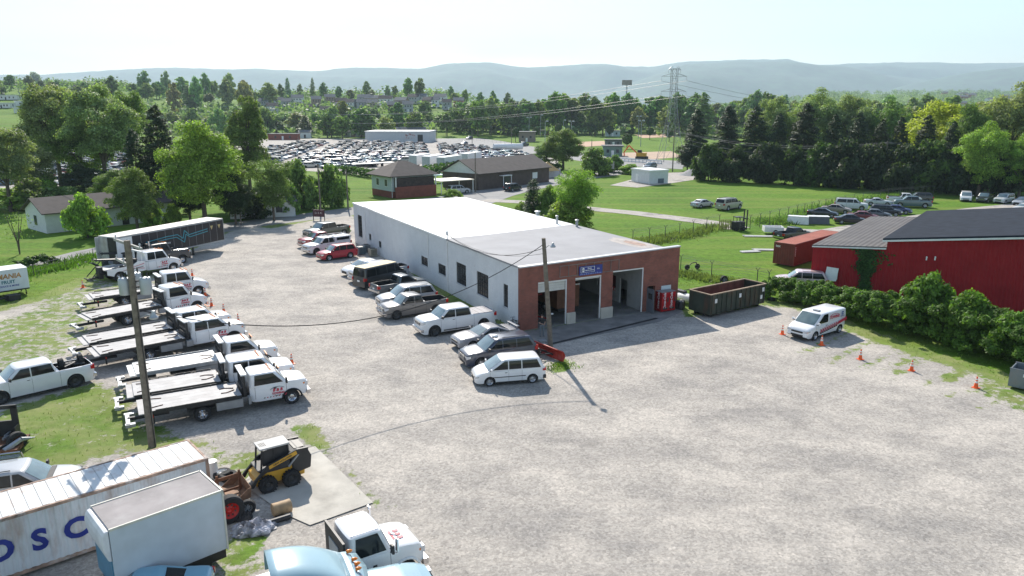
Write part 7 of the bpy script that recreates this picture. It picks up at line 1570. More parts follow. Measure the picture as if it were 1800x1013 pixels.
# ------------------------------------------------------------------ houses and far buildings
shingle = mat('brown_shingles', (.075, .062, .058), .9, var=.2, scale=1.0); sid_w = mat('white_siding', (.62, .64, .64), .7, var=.06); sid_b = mat('pale_blue_siding', (.45, .52, .52), .7, var=.06); brownb = brick_mat('brown_brick', (.10, .065, .05), (.075, .05, .04), (.12, .1, .09)); sid_t = mat('tan_siding', (.45, .38, .28), .7, var=.06); roof_g = mat('grey_shingles', (.16, .16, .165), .9, var=.15); redb = mat('dull_red_brick', (.22, .07, .05), .9, var=.15); wind_f = mat('house_window', (.04, .05, .06), .15, var=.2)
def house(name, label, loc, rz, w_, d_, h_, roof, wallm, roofm, rise=2.0, over=.4, wins=3, base=None, storeys=1, cat='house', group=None, door=True, side=True):
    t = thing(name, label, cat, loc, rz, group); mb = MB(); mb.b2((-w_ / 2, -d_ / 2, 0 if not base else base), (w_ / 2, d_ / 2, h_))
    if roof == 'gable':
        mb.add([(-w_ / 2, -d_ / 2, h_), (-w_ / 2, d_ / 2, h_), (-w_ / 2, 0, h_ + rise * .97), (w_ / 2, -d_ / 2, h_), (w_ / 2, d_ / 2, h_), (w_ / 2, 0, h_ + rise * .97)], [(0, 2, 1), (3, 4, 5)])
    part('wall', mb, wallm, t)
    if base: mb = MB(); mb.b2((-w_ / 2 + .02, -d_ / 2 + .02, 0), (w_ / 2 - .02, d_ / 2 - .02, base)); part('foundation', mb, redb, t)
    mb = MB(); o = over; a, b = w_ / 2 + o, d_ / 2 + o
    if roof == 'hip': r_ = max(.3, a - b * .95); mb.add([(-a, -b, h_), (a, -b, h_), (a, b, h_), (-a, b, h_), (-r_, 0, h_ + rise), (r_, 0, h_ + rise), (-a, -b, h_ - .15), (a, -b, h_ - .15), (a, b, h_ - .15), (-a, b, h_ - .15)], [(0, 1, 5, 4), (1, 2, 5), (2, 3, 4, 5), (3, 0, 4), (6, 7, 1, 0), (7, 8, 2, 1), (8, 9, 3, 2), (9, 6, 0, 3), (9, 8, 7, 6)])
    elif roof == 'gable':
        for s_ in (-1, 1):
            q = [(-a, s_ * b, h_ - rise * o / b), (a, s_ * b, h_ - rise * o / b), (a, 0, h_ + rise), (-a, 0, h_ + rise)]; q2 = [(x, y, z + .14) for x, y, z in q]
            mb.add(q + q2, [(0, 1, 2, 3), (7, 6, 5, 4), (0, 4, 5, 1), (1, 5, 6, 2), (3, 2, 6, 7), (0, 3, 7, 4)])
    else: mb.b2((-a, -b, h_ + .001), (a, b, h_ + .28))
    part('roof', mb, roofm, t); hs = (h_ - (base or 0)) / storeys
    for st in range(storeys):
        for k in range(wins):
            x = lerp(-w_ / 2, w_ / 2, (k + 1) / (wins + 1)); z = (base or 0) + hs * (st + .52)
            for s_ in (-1, 1):
                if door and st == 0 and k == wins // 2 and s_ < 0: mb = MB(); mb.b2((x - .5, -d_ / 2 - .05, (base or 0) + .05), (x + .5, -d_ / 2 - .002, (base or 0) + 2.1)); part('door', mb, white_m if wallm is not sid_w else dark_m, t); continue
                mb = MB(); mb.b2((x - .5, s_ * (d_ / 2 + .002), z - .6), (x + .5, s_ * (d_ / 2 + .05), z + .6)); part('window', mb, wind_f, t)
        if side:
            for s_ in (-1, 1): mb = MB(); mb.b2((s_ * (w_ / 2 + .002), -.5, (base or 0) + hs * (st + .3)), (s_ * (w_ / 2 + .05), .5, (base or 0) + hs * (st + .78))); part('window', mb, wind_f, t)
    return t
# bungalow
hb = Vector(P(690, 349)); d1 = Vector((math.cos(R(38)), math.sin(R(38)), 0)); d2 = Vector((-math.sin(R(38)), math.cos(R(38)), 0)); w_, d_ = 9.6, 8.4
q = hb + d1 * w_ / 2 + d2 * d_ / 2
hs_ = house('bungalow', 'small pale blue bungalow with brown hip roof and covered porch', (q.x, q.y, 0), R(38), w_, d_, 4.3, 'hip', sid_b, shingle, 2.6, .9, 0, 1.3, door=False, side=False)
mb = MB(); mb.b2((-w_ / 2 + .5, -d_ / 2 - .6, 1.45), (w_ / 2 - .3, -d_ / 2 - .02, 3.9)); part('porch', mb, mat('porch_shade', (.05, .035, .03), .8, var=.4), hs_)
mb = MB(); mb.b2((-w_ / 2 + .3, -d_ / 2 - 1.0, 0), (w_ / 2 - .1, -d_ / 2 - .61, 2.2)); part('porch_wall', mb, redb, hs_)
for x in (-w_ / 2 + .35, w_ / 2 - .15): mb = MB(); mb.b2((x - .09, -d_ / 2 - 1.0, 2.21), (x + .09, -d_ / 2 - .8, 4.1)); part('porch_post', mb, white_m, hs_)
for y in (-1.8, 1.6): mb = MB(); mb.b2((-w_ / 2 - .05, y - .5, 2.2), (-w_ / 2 - .002, y + .5, 3.5)); f = part('window', mb, wind_f, hs_); mb = MB(); mb.b2((-w_ / 2 - .03, y - .62, 2.1), (-w_ / 2 - .001, y + .62, 3.62)); part('window_frame', mb, white_m, f)
mb = MB(); mb.path([(-w_ / 2 - .06, -d_ / 2 - .06, 4.2), (-w_ / 2 - .06, -d_ / 2 - .06, .1)], .06); part('downpipe', mb, white_m, hs_)
# long brown building with the gable to the left
ca, cb_ = Vector(P(843, 336)), Vector(P(943, 322)); ca = Vector(P(841, 335)); an = R(50); d1 = Vector((math.cos(an), math.sin(an), 0)); d2 = Vector((-d1.y, d1.x, 0)); L_ = 25; q = ca + d1 * L_ / 2 + d2 * 5.4
cl = house('long_brown_building', 'long low brown building with brown gable roof beside the road', (q.x, q.y, 0), an, L_, 10.8, 3.6, 'gable', brownb, shingle, 2.6, .5, 0, door=False, side=False, cat='building')
mb = MB(); mb.add([(-L_ / 2 - .03, -5.4, 3.5), (-L_ / 2 - .03, 5.4, 3.5), (-L_ / 2 - .03, 0, 6.05)], [(0, 2, 1)]); mb.add([(-L_ / 2 - .0, -5.4, 3.5), (-L_ / 2 - .0, 5.4, 3.5), (-L_ / 2 - .0, 0, 6.05)], [(0, 1, 2)]); part('gable_siding', mb, sid_w, cl)
for x in (-3.0, 7.0): mb = MB(); mb.b2((x - .9, -5.46, 1.2), (x + .9, -5.402, 2.6)); part('window', mb, wind_f if x < 0 else white_m, cl)
mb = MB(); mb.b2((-5.6, -6.6, 2.6), (-2.6, -5.41, 2.75)); mb.b2((-5.5, -6.5, 0), (-5.38, -6.38, 2.6)); mb.b2((-2.8, -6.5, 0), (-2.68, -6.38, 2.6)); part('porch', mb, white_m, cl); mb = MB(); mb.b2((-4.6, -5.46, .05), (-3.6, -5.401, 2.1)); part('door', mb, dark_m, cl)
# carport and neighbours
q = P(795, 340); t = thing('carport', 'cream flat carport roof on posts between the bungalow and the brown building', 'carport', (q[0] - .5, q[1] + 2, 0), R(35)); mb = MB(); mb.b2((-4, -3, 2.6), (4, 3, 2.75)); part('roof', mb, mat('cream_roof', (.62, .56, .45), .6), t)
for sx in (-1, 1):
    for sy in (-1, 1): mb = MB(); mb.b2((sx * 3.8 - .06, sy * 2.8 - .06, 0), (sx * 3.8 + .06, sy * 2.8 + .06, 2.6)); part('post', mb, white_m, t)
build_car('parked_suv', 'suv', 'silver suv parked under the edge of the cream carport', 'suv', (q[0] + 1.3, q[1] - .5, 0), R(35), (.45, .45, .46))
t = thing('pool_awning', 'bright turquoise awning between the bungalow and the brown building', 'awning', P(752, 322), R(30)); mb = MB(); mb.b2((-4, -1.5, 1.8), (4, 1.5, 1.9)); part('canopy', mb, mat('turquoise', (.02, .32, .42), .5), t)
for sx in (-1, 1): mb = MB(); mb.tube((sx * 3.8, 0, 0), (sx * 3.8, 0, 1.8), .05); part('post', mb, galv_m, t)
t = thing('peaked_tent', 'small orange peaked tent canopy right of the brown building', 'tent', P(962, 312), .3); mb = MB(); mb.add([(-2.5, -2.5, 1.8), (2.5, -2.5, 1.8), (2.5, 2.5, 1.8), (-2.5, 2.5, 1.8), (0, 0, 4.0)], [(0, 1, 4), (1, 2, 4), (2, 3, 4), (3, 0, 4)]); part('canopy', mb, mat('tent_orange', (.6, .38, .15), .6), t)
for sx in (-1, 1):
    for sy in (-1, 1): mb = MB(); mb.tube((sx * 2.4, sy * 2.4, 0), (sx * 2.4, sy * 2.4, 1.8), .05); part('post', mb, galv_m, t)
t = thing('panel_fence', 'long white panel fence right of the brown building', 'fence', (0, 0, 0)); a_, b_ = Vector(P(944, 318)), Vector(P(985, 309)); mb = MB(); c_ = (a_ + b_) / 2; mb.box((c_.x, c_.y, .9), ((b_ - a_).length, .06, 1.7), 0, math.atan2((b_ - a_).y, (b_ - a_).x)); part('panel', mb, mat('grey_white_panel', (.5, .5, .52), .7), t)
# ranch houses on the left
q = Vector(P(83, 411)); d1 = Vector((math.cos(R(50)), math.sin(R(50)), 0)); d2 = Vector((-d1.y, d1.x, 0)); q2 = q + d1 * 9 + d2 * 3.8
house('ranch_house', 'low white ranch house with brown roof on the left lawn', (q2.x, q2.y, 0), R(50), 18, 7.6, 2.9, 'gable', sid_w, shingle, 1.7, .5, 4)
q = P(462, 378); house('small_house', 'small white house half hidden under trees by the back road', (q[0], q[1], 0), R(20), 10, 7, 2.6, 'gable', sid_w, roof_g, 1.6, .4, 3)
# utility building
q1, q2, q3 = Vector(P(1112, 317)), Vector(P(1142, 325)), Vector(P(1162, 318)); d1 = Vector((math.cos(R(24)), math.sin(R(24)), 0)); d2 = Vector((-d1.y, d1.x, 0)); c_ = q2 + d1 * 2.6 + d2 * 4
ub = house('utility_building', 'small white metal utility building on the gravel pad', (c_.x, c_.y, 0), R(24), 5.2, 7.5, 3.0, 'flat', sid_w, white_m, wins=0, door=False, side=False, over=.15, cat='building')
mb = MB(); mb.b2((-.2, -3.85, .1), (1.4, -3.76, 1.3)); part('meter_cabinet', mb, mat('slate_box', (.10, .13, .17), .5), ub)
mb = MB(); mb.b2((-2.66, .8, .05), (-2.602, 1.8, 2.1)); part('door', mb, white_m, ub); mb = MB(); mb.b2((-3.0, -4.2, .03), (3.2, 4.2, .2)); part('slab', mb, conc_m, ub)
# warehouse and brick building by the salvage yard
q = P(700, 251); wh_ = house('warehouse', 'long low white warehouse behind the salvage yard', (q[0], q[1] + 12, 0), R(-3), 33, 22, 5.4, 'flat', mat('old_white_block', (.5, .52, .54), .8, var=.08), roofw, wins=0, door=False, side=False, over=.3, cat='building')
mb = MB(); mb.b2((10.5, -11.06, 0), (13.2, -11.002, 4)); part('loading_door', mb, dark_m, wh_); mb = MB()
for k in range(22): mb.box((random.uniform(3.6, 9), -11.03, random.uniform(1.8, 4.4)), (random.uniform(.4, 1.4), .05, random.uniform(.2, .7)), k % 2)
part('faded_mural', mb, [mat('mural_red', (.38, .2, .2), .8), mat('mural_white', (.55, .5, .5), .8)], wh_)
q = P(600, 240); rb_ = house('brick_building', 'two level red brick building left of the white warehouse', (q[0] - 3, q[1] + 6, 0), R(-4), 17, 11, 6.5, 'flat', redb, roof_g, wins=5, storeys=2, cat='building'); mb = MB(); mb.b2((8.51, -6, 0), (18, 5, 4)); part('annex', mb, redb, rb_)
q = P(500, 246); house('red_shed', 'long dark red shed left of the brick building', (q[0], q[1], 0), R(0), 16, 6, 3.2, 'flat', redb, roof_g, wins=3, cat='shed')
q = P(537, 243); house('pale_shed', 'small pale shed between the red shed and the brick building', (q[0], q[1], 0), R(10), 7, 6, 3.4, 'gable', sid_w, roof_g, 1.2, .3, 1, cat='shed')
for i, (px, py, L_, an, lab) in enumerate(((718, 295, 10, 72, 'long white trailer roof nearest the bungalow chimney side'), (742, 297, 11, 72, 'white box trailer in the middle of the yard row'), (770, 299, 12, 70, 'white box trailer with its end doors facing the camera'), (810, 291, 11, 70, 'white box trailer farthest right of the yard row'))):
    q = P(px, py); t = thing('yard_trailer', lab, 'trailer', (q[0] + 3, q[1] + 4, 0), R(an), 'white box trailers in the salvage yard'); mb = MB(); mb.b2((-L_ / 2, -1.3, .9), (L_ / 2, 1.3, 3.7), 0); part('box', mb, white_m, t); mb = MB(); mb.b2((-L_ / 2 - .03, -1.2, 1.0), (-L_ / 2 - .002, 1.2, 3.5)); part('rear_door', mb, mat('pale_green_door', (.35, .42, .40), .6), t); mb = MB(); mb.b2((-L_ / 2 + .3, -1.0, .1), (-L_ / 2 + 2.4, 1.0, .89)); part('undercarriage', mb, dark_m, t)
t = thing('flat_trailer', 'rusty empty flat trailer lying at the near edge of the salvage yard', 'trailer', P(655, 294), R(38)); mb = MB(); mb.b2((-7, -1.3, 1.0), (7, 1.3, 1.25)); part('bed', mb, steel_m, t); mb = MB(); mb.b2((-6, -1.0, .1), (-3.5, 1.0, .99)); mb.b2((3, -.5, .1), (3.4, .5, .99)); part('wheels', mb, dark_m, t)
t = thing('tank_trailer', 'white tank trailer on the road side right of the salvage yard', 'trailer', P(893, 268), R(20)); mb = MB(); mb.tube((-6, 0, 2.2), (6, 0, 2.2), 1.2, n=14); part('tank', mb, white_m, t); mb = MB(); mb.b2((-7, -.8, .1), (-4, .8, 1.1)); mb.b2((3, -.8, .1), (4, .8, 1.1)); part('undercarriage', mb, dark_m, t)
# mobile homes on the left hill
for i, (px, py, wpx, col, lab) in enumerate(((55, 199, 48, sid_w, 'lowest long white mobile home on the left hill'), (60, 187, 56, sid_w, 'middle long white mobile home on the left hill'), (15, 176, 40, sid_w, 'upper white mobile home at the left edge of the hill'), (50, 171, 22, roof_g, 'small grey shed above the mobile homes'), (8, 190, 30, sid_w, 'white mobile home at the left edge below the upper one'))):
    q = PG(px, py); house('mobile_home', lab, (q[0], q[1], q[2]), R(3), wpx * q[1] / 1338, 7, 3.4, 'flat', sid_b if i % 2 else col, roofw if i != 3 else roof_g, wins=5, cat='mobile home')
# ball field buildings
for px, py, wpx, dep, h_, wm, rm, lab, nm in ((1078, 232 + 8, 26, 8, 3.4, sid_b, roof_g, 'long grey pavilion between two round trees on the ball field', 'pavilion'), (1079, 258, 30, 4, 3.0, mat('dugout_grey', (.16, .16, .17), .8), roof_g, 'low grey dugout beside the nearest round tree', 'dugout'), (927, 250, 28, 9, 5, mat('block_brown', (.25, .2, .17), .8), roof_g, 'brown block concession building at the ball field car park', 'concession_building'), (1078, 275, 34, 6, 3.6, mat('green_siding', (.16, .25, .20), .7), roof_g, 'green flat shed behind the bridge', 'green_shed'), (958, 238, 16, 6, 3, mat('tan_block', (.3, .2, .16), .8), roof_g, 'small tan building between light poles at the ball field', 'small_building')):
    q = P(px, py); house(nm, lab, (q[0], q[1] + dep / 2, 0), R(-5), wpx * q[1] / 1338, dep, h_, 'flat', wm, rm, wins=3, cat='building', over=.5)
# town houses on the far hill
hl = [(479, 178, 20, 2, 0), (505, 168, 16, 2, 1), (524, 178, 20, 2, 0), (541, 166, 14, 1, 2), (556, 172, 17, 2, 3), (598, 158, 18, 2, 1), (600, 176, 20, 2, 4), (640, 160, 22, 2, 1), (655, 168, 18, 2, 2), (678, 158, 24, 2, 0), (690, 172, 18, 2, 5), (706, 178, 22, 2, 3), (728, 162, 20, 2, 1), (638, 182, 22, 2, 1), (650, 186, 16, 2, 2), (628, 196, 26, 1, 3), (762, 170, 20, 2, 0), (744, 162, 14, 2, 0), (785, 162, 16, 2, 1), (806, 163, 18, 2, 4), (830, 164, 22, 1, 1), (860, 180, 30, 1, 0), (620, 218, 32, 1, 1), (730, 215, 36, 1, 3), (145, 156, 26, 1, 4), (122, 158, 16, 1, 2), (920, 162, 26, 2, 1), (935, 158, 16, 2, 2), (490, 160, 16, 2, 0), (580, 166, 18, 2, 3), (615, 166, 18, 2, 0), (668, 182, 20, 2, 2), (716, 168, 18, 2, 1), (752, 158, 16, 2, 3), (775, 178, 20, 2, 0), (820, 174, 18, 1, 0), (845, 168, 20, 2, 2), (875, 166, 18, 1, 1), (700, 192, 24, 1, 0), (575, 186, 22, 1, 0), (466, 182, 18, 2, 1), (895, 158, 18, 2, 0)]
wm_ = [sid_w, mat('grey_siding', (.36, .37, .38), .8), sid_t, mat('dull_brown_siding', (.28, .21, .17), .8), redb, mat('dark_brown_siding', (.14, .09, .07), .8)]
wn_ = ['white', 'grey', 'tan', 'brown', 'red brick', 'dark brown']
for i, (px, py, wpx, st, c_) in enumerate(hl):
    Yd = 600 + (i * 37) % 90 if py < 190 else 455; q = PY(px, py + 8, Yd); z = G(q[0], Yd); zz = max(z, CAM_H + Yd * (HOR - py - 8) / 1338.0 - 2) if py < 190 else 0
    zz = z; w__ = wpx * Yd / 1338; t = house('hillside_house', '%s house with %s storey%s on the far hill' % (wn_[c_], 'two' if st == 2 else 'one', 's' if st == 2 else '') , (q[0], Yd, zz), R(rt.uniform(-20, 20)), w__, 8, 3.0 * st, 'gable', wm_[c_], roof_g if i % 3 else shingle, 2.6, .3, 3 if w__ > 8 else 2, storeys=st, group='houses on the far hill, %s' % wn_[c_], side=False)
for i in range(16):
    px = rt.uniform(1600, 1790); Yd = rt.uniform(1300, 2000); q = PY(px, 180, Yd); t = house('hillside_house', 'tiny pale house on the far wooded hill at the right', (q[0], Yd, G(q[0], Yd) + 4), R(rt.uniform(-20, 20)), 14, 10, 7, 'gable', rt.choice([sid_w, sid_t, redb]), roof_g, 3, .4, 0, door=False, side=False, group='tiny houses on the far right hill')
# ------------------------------------------------------------------ vehicles further away
far_cars = [
 ('parked_sedan', 'sedan', 'silver sedan parked on the open grass field', (1250, 364), (1232, 366), -1, (.42, .44, .46)),
 ('parked_suv', 'longsuv', 'beige long suv with dark rear parked on the open grass field', (1303, 367), (1277, 371), -1, (.40, .37, .30)),
 ('parked_suv', 'suv', 'black suv driving on the street behind the garage', (914, 335), (901, 337), -1, (.02, .022, .025)),
 ('parked_suv', 'suv', 'dark suv with pale hood waiting by the bushes near the tent', (1033, 310), (1041, 301), 1, (.12, .12, .13)),
 ('parked_suv', 'suv', 'grey suv on the road at the bridge end', (1140, 299), (1155, 297), 1, (.10, .13, .17)),
 ('parked_pickup', 'pickup', 'dark pickup crossing the far parking area', (918, 258), (930, 257), 1, (.03, .04, .07)),
 ('parked_suv', 'suv', 'dark blue suv on the far wide road', (822, 246), (834, 245), 1, (.02, .03, .07)),
 ('parked_sedan', 'sedan', 'blue car at the salvage yard gate', (815, 255), (824, 254), 1, (.03, .06, .12)),
]
for nm, kd, lb, F_, R_, sd_, co in far_cars: put(nm, kd, lb, 'pickup truck' if kd == 'pickup' else ('suv' if 'suv' in kd else 'car'), F_, R_, sd_, co)
def put_at(nm, kd, lb, px, py, hd, co, grp=None, dz=0):
    q = P(px, py); return build_car(nm, kd, lb, {'sedan': 'car', 'coupe': 'car', 'minivan': 'minivan'}.get(kd, 'pickup truck' if 'pickup' in kd else 'suv'), (q[0], q[1], dz), R(hd), co, 1, grp)
rl = 'vehicles parked on the weedy lot behind the red building'
for nm, kd, lb, px, py, hd, co in (
 ('parked_sedan', 'sedan', 'black sedan nearest the fence at the left end of the weedy lot', 1446, 381, -28, (.015, .02, .035)), ('parked_sedan', 'sedan', 'silver sedan with rusty orange hood beside the leftmost black sedan', 1470, 374, -28, (.30, .24, .20)),
 ('parked_suv', 'longsuv', 'long white suv in the back row of the weedy lot', 1495, 368, -22, (.66, .68, .68)), ('parked_coupe', 'coupe', 'pale white coupe in the weeds right of the long white suv', 1543, 361, -20, (.50, .53, .55)),
 ('parked_sedan', 'sedan', 'black sedan at the front of the slanted row', 1494, 393, -14, (.012, .013, .018)), ('parked_sedan', 'sedan', 'maroon sedan second in the slanted row', 1517, 387, -20, (.16, .015, .02)), ('parked_sedan', 'sedan', 'grey sedan third in the slanted row', 1538, 383, -22, (.10, .115, .13)), ('parked_suv', 'suv', 'black suv fourth in the slanted row', 1556, 379, -25, (.012, .018, .03)), ('parked_sedan', 'sedan', 'dark blue sedan last in the slanted row', 1575, 375, -25, (.02, .03, .13)),
 ('parked_pickup', 'pickup', 'white pickup behind the teal one in the weedy lot', 1588, 357, -20, (.62, .64, .64)), ('parked_pickup', 'crewpickup', 'teal grey crew pickup with black bed in the weedy lot', 1602, 364, 165, (.09, .14, .16)), ('parked_suv', 'suv', 'black suv behind the teal grey pickup', 1613, 355, 165, (.02, .02, .025)),
 ('parked_minivan', 'minivan', 'white minivan facing the camera, leftmost of the far right four', 1697, 353, -120, (.58, .60, .60)), ('parked_suv', 'suv', 'black suv with glossy hood, second of the far right four', 1730, 355, -135, (.015, .018, .022)), ('parked_suv', 'suv', 'silver suv with dark windows, third of the far right four', 1764, 357, -145, (.48, .50, .50)), ('parked_sedan', 'sedan', 'pale grey sedan at the far right edge', 1798, 360, -150, (.35, .38, .42)), ('parked_sedan', 'sedan', 'white car just above the dark roof at the right edge', 1802, 372, -160, (.6, .6, .6))):
    put_at(nm, kd, lb, px, py, hd, co, rl)
put_at('parked_pickup', 'regpickup', 'black pickup with tyres in its bed behind the red container', 1392, 421, 28, (.012, .013, .014))
put_at('junk_suv', 'suv', 'white suv with pink side panels partly hidden by the hedge', 1406, 506, 165, (.60, .45, .46))
t = thing('pickup_bed', 'loose white pickup bed standing on the grass left of the black pickup', 'pickup bed', P(1358, 411), R(-8)); mb = MB()
for sg in (1, -1): mb.b2((-1.3, sg * .9 - .04, .35), (1.3, sg * .9 + .04, 1.05))
mb.b2((-1.3, -.86, .35), (-1.24, .86, 1.05)); mb.b2((1.24, -.86, .35), (1.3, .86, 1.05)); mb.b2((-1.24, -.86, .35), (1.24, .86, .42)); part('bed', mb, white_m, t); mb = MB(); mb.tube((.2, -.98, .35), (.2, .98, .35), .33, n=14); part('wheel', mb, tyre_m, t)
for px, py, an, lab, m in ((1402, 393, -25, 'long white camper cap shell in the weeds beside the fence', white_m), (1437, 393, -10, 'dark grey box shell right of the white camper cap', mat('slate_cap', (.10, .11, .13), .6))):
    t = thing('camper_shell', lab, 'camper cap', P(px, py), R(an)); mb = MB(); mb.add([(-1.6, -.8, 0), (1.6, -.8, 0), (1.6, .8, 0), (-1.6, .8, 0), (-1.4, -.65, 1.1), (1.5, -.65, 1.1), (1.5, .65, 1.1), (-1.4, .65, 1.1)], [(0, 1, 5, 4), (1, 2, 6, 5), (2, 3, 7, 6), (3, 0, 4, 7)], 0); mb.b2((-1.45, -.7, 1.1), (1.55, .7, 1.16), 1); part('shell', mb, [m, white_m], t)
t = thing('forklift', 'black old forklift with mast at the corner of the barbed wire fence', 'forklift', P(1298, 405), R(15)); mb = MB(); mb.b2((-.9, -.55, .35), (.7, .55, 1.3), 0); mb.b2((-.7, -.5, 1.9), (.4, .5, 2.0), 0)
for sx in (-.65, .35):
    for sy in (-.45, .45): mb.tube((sx, sy, 1.3), (sx, sy, 1.9), .04)
part('body', mb, dark_m, t); mb = MB()
for sy in (-.4, .4): mb.b2((.95, sy - .06, .1), (1.1, sy + .06, 3.0))
mb.b2((.9, -.5, 1.6), (1.12, .5, 1.75)); part('mast', mb, dark_m, t); mb = MB()
for sx in (-.6, .5): mb.tube((sx, -.6, .3), (sx, .6, .3), .3, n=14)
part('wheel', mb, tyre_m, t)
t = thing('slat_pallet', 'yellowed wooden slat panel leaning beside the forklift', 'pallet', P(1274, 404), R(10)); mb = MB()
for k in range(7): mb.b2((-.9 + .28 * k, -.03, 0), (-.78 + .28 * k, .03, 1.5))
mb.b2((-.95, .031, .3), (.95, .06, .4)); mb.b2((-.95, .031, 1.1), (.95, .06, 1.2)); part('slats', mb, mat('yellow_wood', (.35, .30, .12), .8, var=.2), t)
for px, py, an, L_, lab in ((1335, 416, -5, 4.0, 'pale planks lying flat left of the loose pickup bed'), (1345, 440, -5, 3.2, 'white tubes on the grass left of the red container'), (1318, 443, 10, 2.5, 'grey sheet metal pieces beside the white tubes')):
    t = thing('plank_pile', lab, 'plank pile', P(px, py), R(an)); mb = MB()
    for k in range(4): mb.box((random.uniform(-.3, .3), -.4 + .27 * k, .06), (L_, .2, .08), 0, random.uniform(-.08, .08))
    part('plank', mb, mat('pale_scrap', (.45, .45, .44), .7, var=.2), t)
wheel_thing('old tyre standing behind the green dumpster', 1272, 499, .42, .25, False, steel_m, R(20))
wheel_thing('wheel lying at the hedge foot beside the dumpster end', 1356, 528, .35, .22, True, steel_m)
t = thing('motorcycle_frame', 'small bare motorcycle frame behind the fence near the dumpster', 'motorcycle', P(1216, 474), R(20)); mb = MB(); mb.path([(-.6, 0, .3), (-.1, 0, .7), (.5, 0, .8), (.7, 0, .3)], .05); mb.tube((.45, -.3, 1.0), (.45, .3, 1.0), .03); part('frame', mb, dark_m, t)
for x in (-.6, .7): mb = MB(); mb.tube((x, -.06, .3), (x, .06, .3), .3, n=14); part('wheel', mb, tyre_m, t)
# ------------------------------------------------------------------ salvage yard cars
palette = [(.62, .63, .64)] * 6 + [(.27, .28, .30)] * 4 + [(.08, .09, .11)] * 4 + [(.02, .022, .03)] * 3 + [(.22, .02, .02)] * 4 + [(.03, .06, .16), (.04, .12, .16), (.22, .18, .13), (.02, .07, .04), (.30, .30, .28)]
def lod_car(kind):
    s = SPECS[kind]; b = MB(); sb = dict(s); body = car_body(sb); greenhouse(sb, body); merge(b, body)
    for nm, mb, m in panes(sb): merge(b, mb, mi=3)
    for x in (s['xf'], s['xr']): b.tube((x, -s['W'] / 2 + .02, s['r']), (x, s['W'] / 2 - .02, s['r']), s['r'], n=10, mi=1)
    return b.mesh('salvage_car', [paint, under_m, blackp_m, glass_m])
LOD = [lod_car(k) for k in ('sedan', 'suv', 'minivan', 'coupe', 'longsuv', 'pickup', 'sedan')]
def low_car(rn):
    b = MB(); L_, W_, H_ = rn.uniform(4.3, 5.2), 1.8, rn.uniform(1.4, 1.8)
    b.add([(-L_ / 2, -.9, .25), (L_ / 2, -.9, .25), (L_ / 2, .9, .25), (-L_ / 2, .9, .25), (-L_ / 2, -.88, .95), (L_ / 2 - .1, -.85, .75), (L_ / 2 - .1, .85, .75), (-L_ / 2, .88, .95), (L_ * .2, -.86, .95), (L_ * .2, .86, .95)], [(0, 1, 5, 8, 4), (1, 2, 6, 5), (2, 3, 7, 9, 6), (3, 0, 4, 7), (4, 8, 9, 7), (8, 5, 6, 9)], 0)
    a, c = L_ * .2, -L_ * .4; b.add([(c, -.82, .95), (a, -.82, .95), (a, .82, .95), (c, .82, .95), (c + .4, -.65, H_), (a - .8, -.65, H_), (a - .8, .65, H_), (c + .4, .65, H_)], [(0, 1, 5, 4), (1, 2, 6, 5), (2, 3, 7, 6), (3, 0, 4, 7)], 1); b.add([(c + .4, -.65, H_ + .01), (a - .8, -.65, H_ + .01), (a - .8, .65, H_ + .01), (c + .4, .65, H_ + .01)], [(0, 1, 2, 3)], 0); return b
yp = poly([(492, 262), (520, 252), (640, 252), (770, 256), (860, 262), (950, 280), (975, 288), (870, 290), (800, 286), (690, 286), (620, 298), (545, 296), (520, 280), (500, 268)])
yp2 = poly([(-10, 278), (60, 272), (215, 270), (225, 300), (160, 316), (40, 330), (-10, 330)])
yp3 = poly([(480, 258), (492, 262), (532, 296), (500, 300), (470, 280)])
ra = R(62); cands = []
for i in range(-90, 91):
    for j in range(-200, 201):
        u, v = i * 5.3, j * 2.3 + rt.uniform(-.2, .2); 
        if i % 9 == 0: continue
        x = -30 + u * math.cos(ra - R(55)) - v * math.sin(ra - R(55)); y = 290 + u * math.sin(ra - R(55)) + v * math.cos(ra - R(55)); cands.append((x + rt.uniform(-.9, .9), y + rt.uniform(-.6, .6)))
cx = np.array([c[0] for c in cands]); cy = np.array([c[1] for c in cands]); ins = (sdist(cx, cy, yp) > 0); ins2 = (sdist(cx, cy, yp2) > 0) | (sdist(cx, cy, yp3) > 0)
A1 = [(cx[k], cy[k]) for k in np.nonzero(ins)[0] if rt.random() > .08]; A1.sort(key=lambda q: q[1]); A2_ = [(cx[k], cy[k]) for k in np.nonzero(ins2)[0] if rt.random() > .1]
cn = {0: 'salvage car', }
for k, (x, y) in enumerate(A1[:300]):
    c_ = rt.choice(palette); o = mk('salvage_car', rt.choice(LOD), None, (x, y, 0), ra - R(55) + rt.choice([0, math.pi, 0, math.pi, .5, -.6]) + rt.uniform(-.2, .2), color=tuple(q * rt.uniform(.8, 1.15) for q in c_))
    tag(o, 'scrapped car packed in the near rows of the salvage yard', 'car', 'salvage yard cars')
rest = {}
for x, y in A1[300:] + A2_: rest.setdefault(rt.randrange(6), []).append((x, y))
bigm = MB()
cm6 = [mat('salvage_paint_%s' % 'abcdef'[i], c_, .35, var=.05, coat=.4) for i, c_ in enumerate([(.62, .63, .64), (.40, .41, .43), (.08, .09, .11), (.22, .03, .03), (.08, .14, .22), (.55, .55, .54)])] + [glass_m]
for g_, L_ in rest.items():
    for x, y in L_: c_ = low_car(rt); M_ = Matrix.Translation((x, y, 0)) @ Matrix.Rotation(ra - R(55) + rt.uniform(-.3, .3) + rt.choice([0, math.pi]), 4, 'Z'); c_.m = [g_ if m == 0 else 6 for m in c_.m]; merge(bigm, c_, M_)
so = part('distant_salvage_cars', bigm, cm6); so['kind'] = 'stuff'
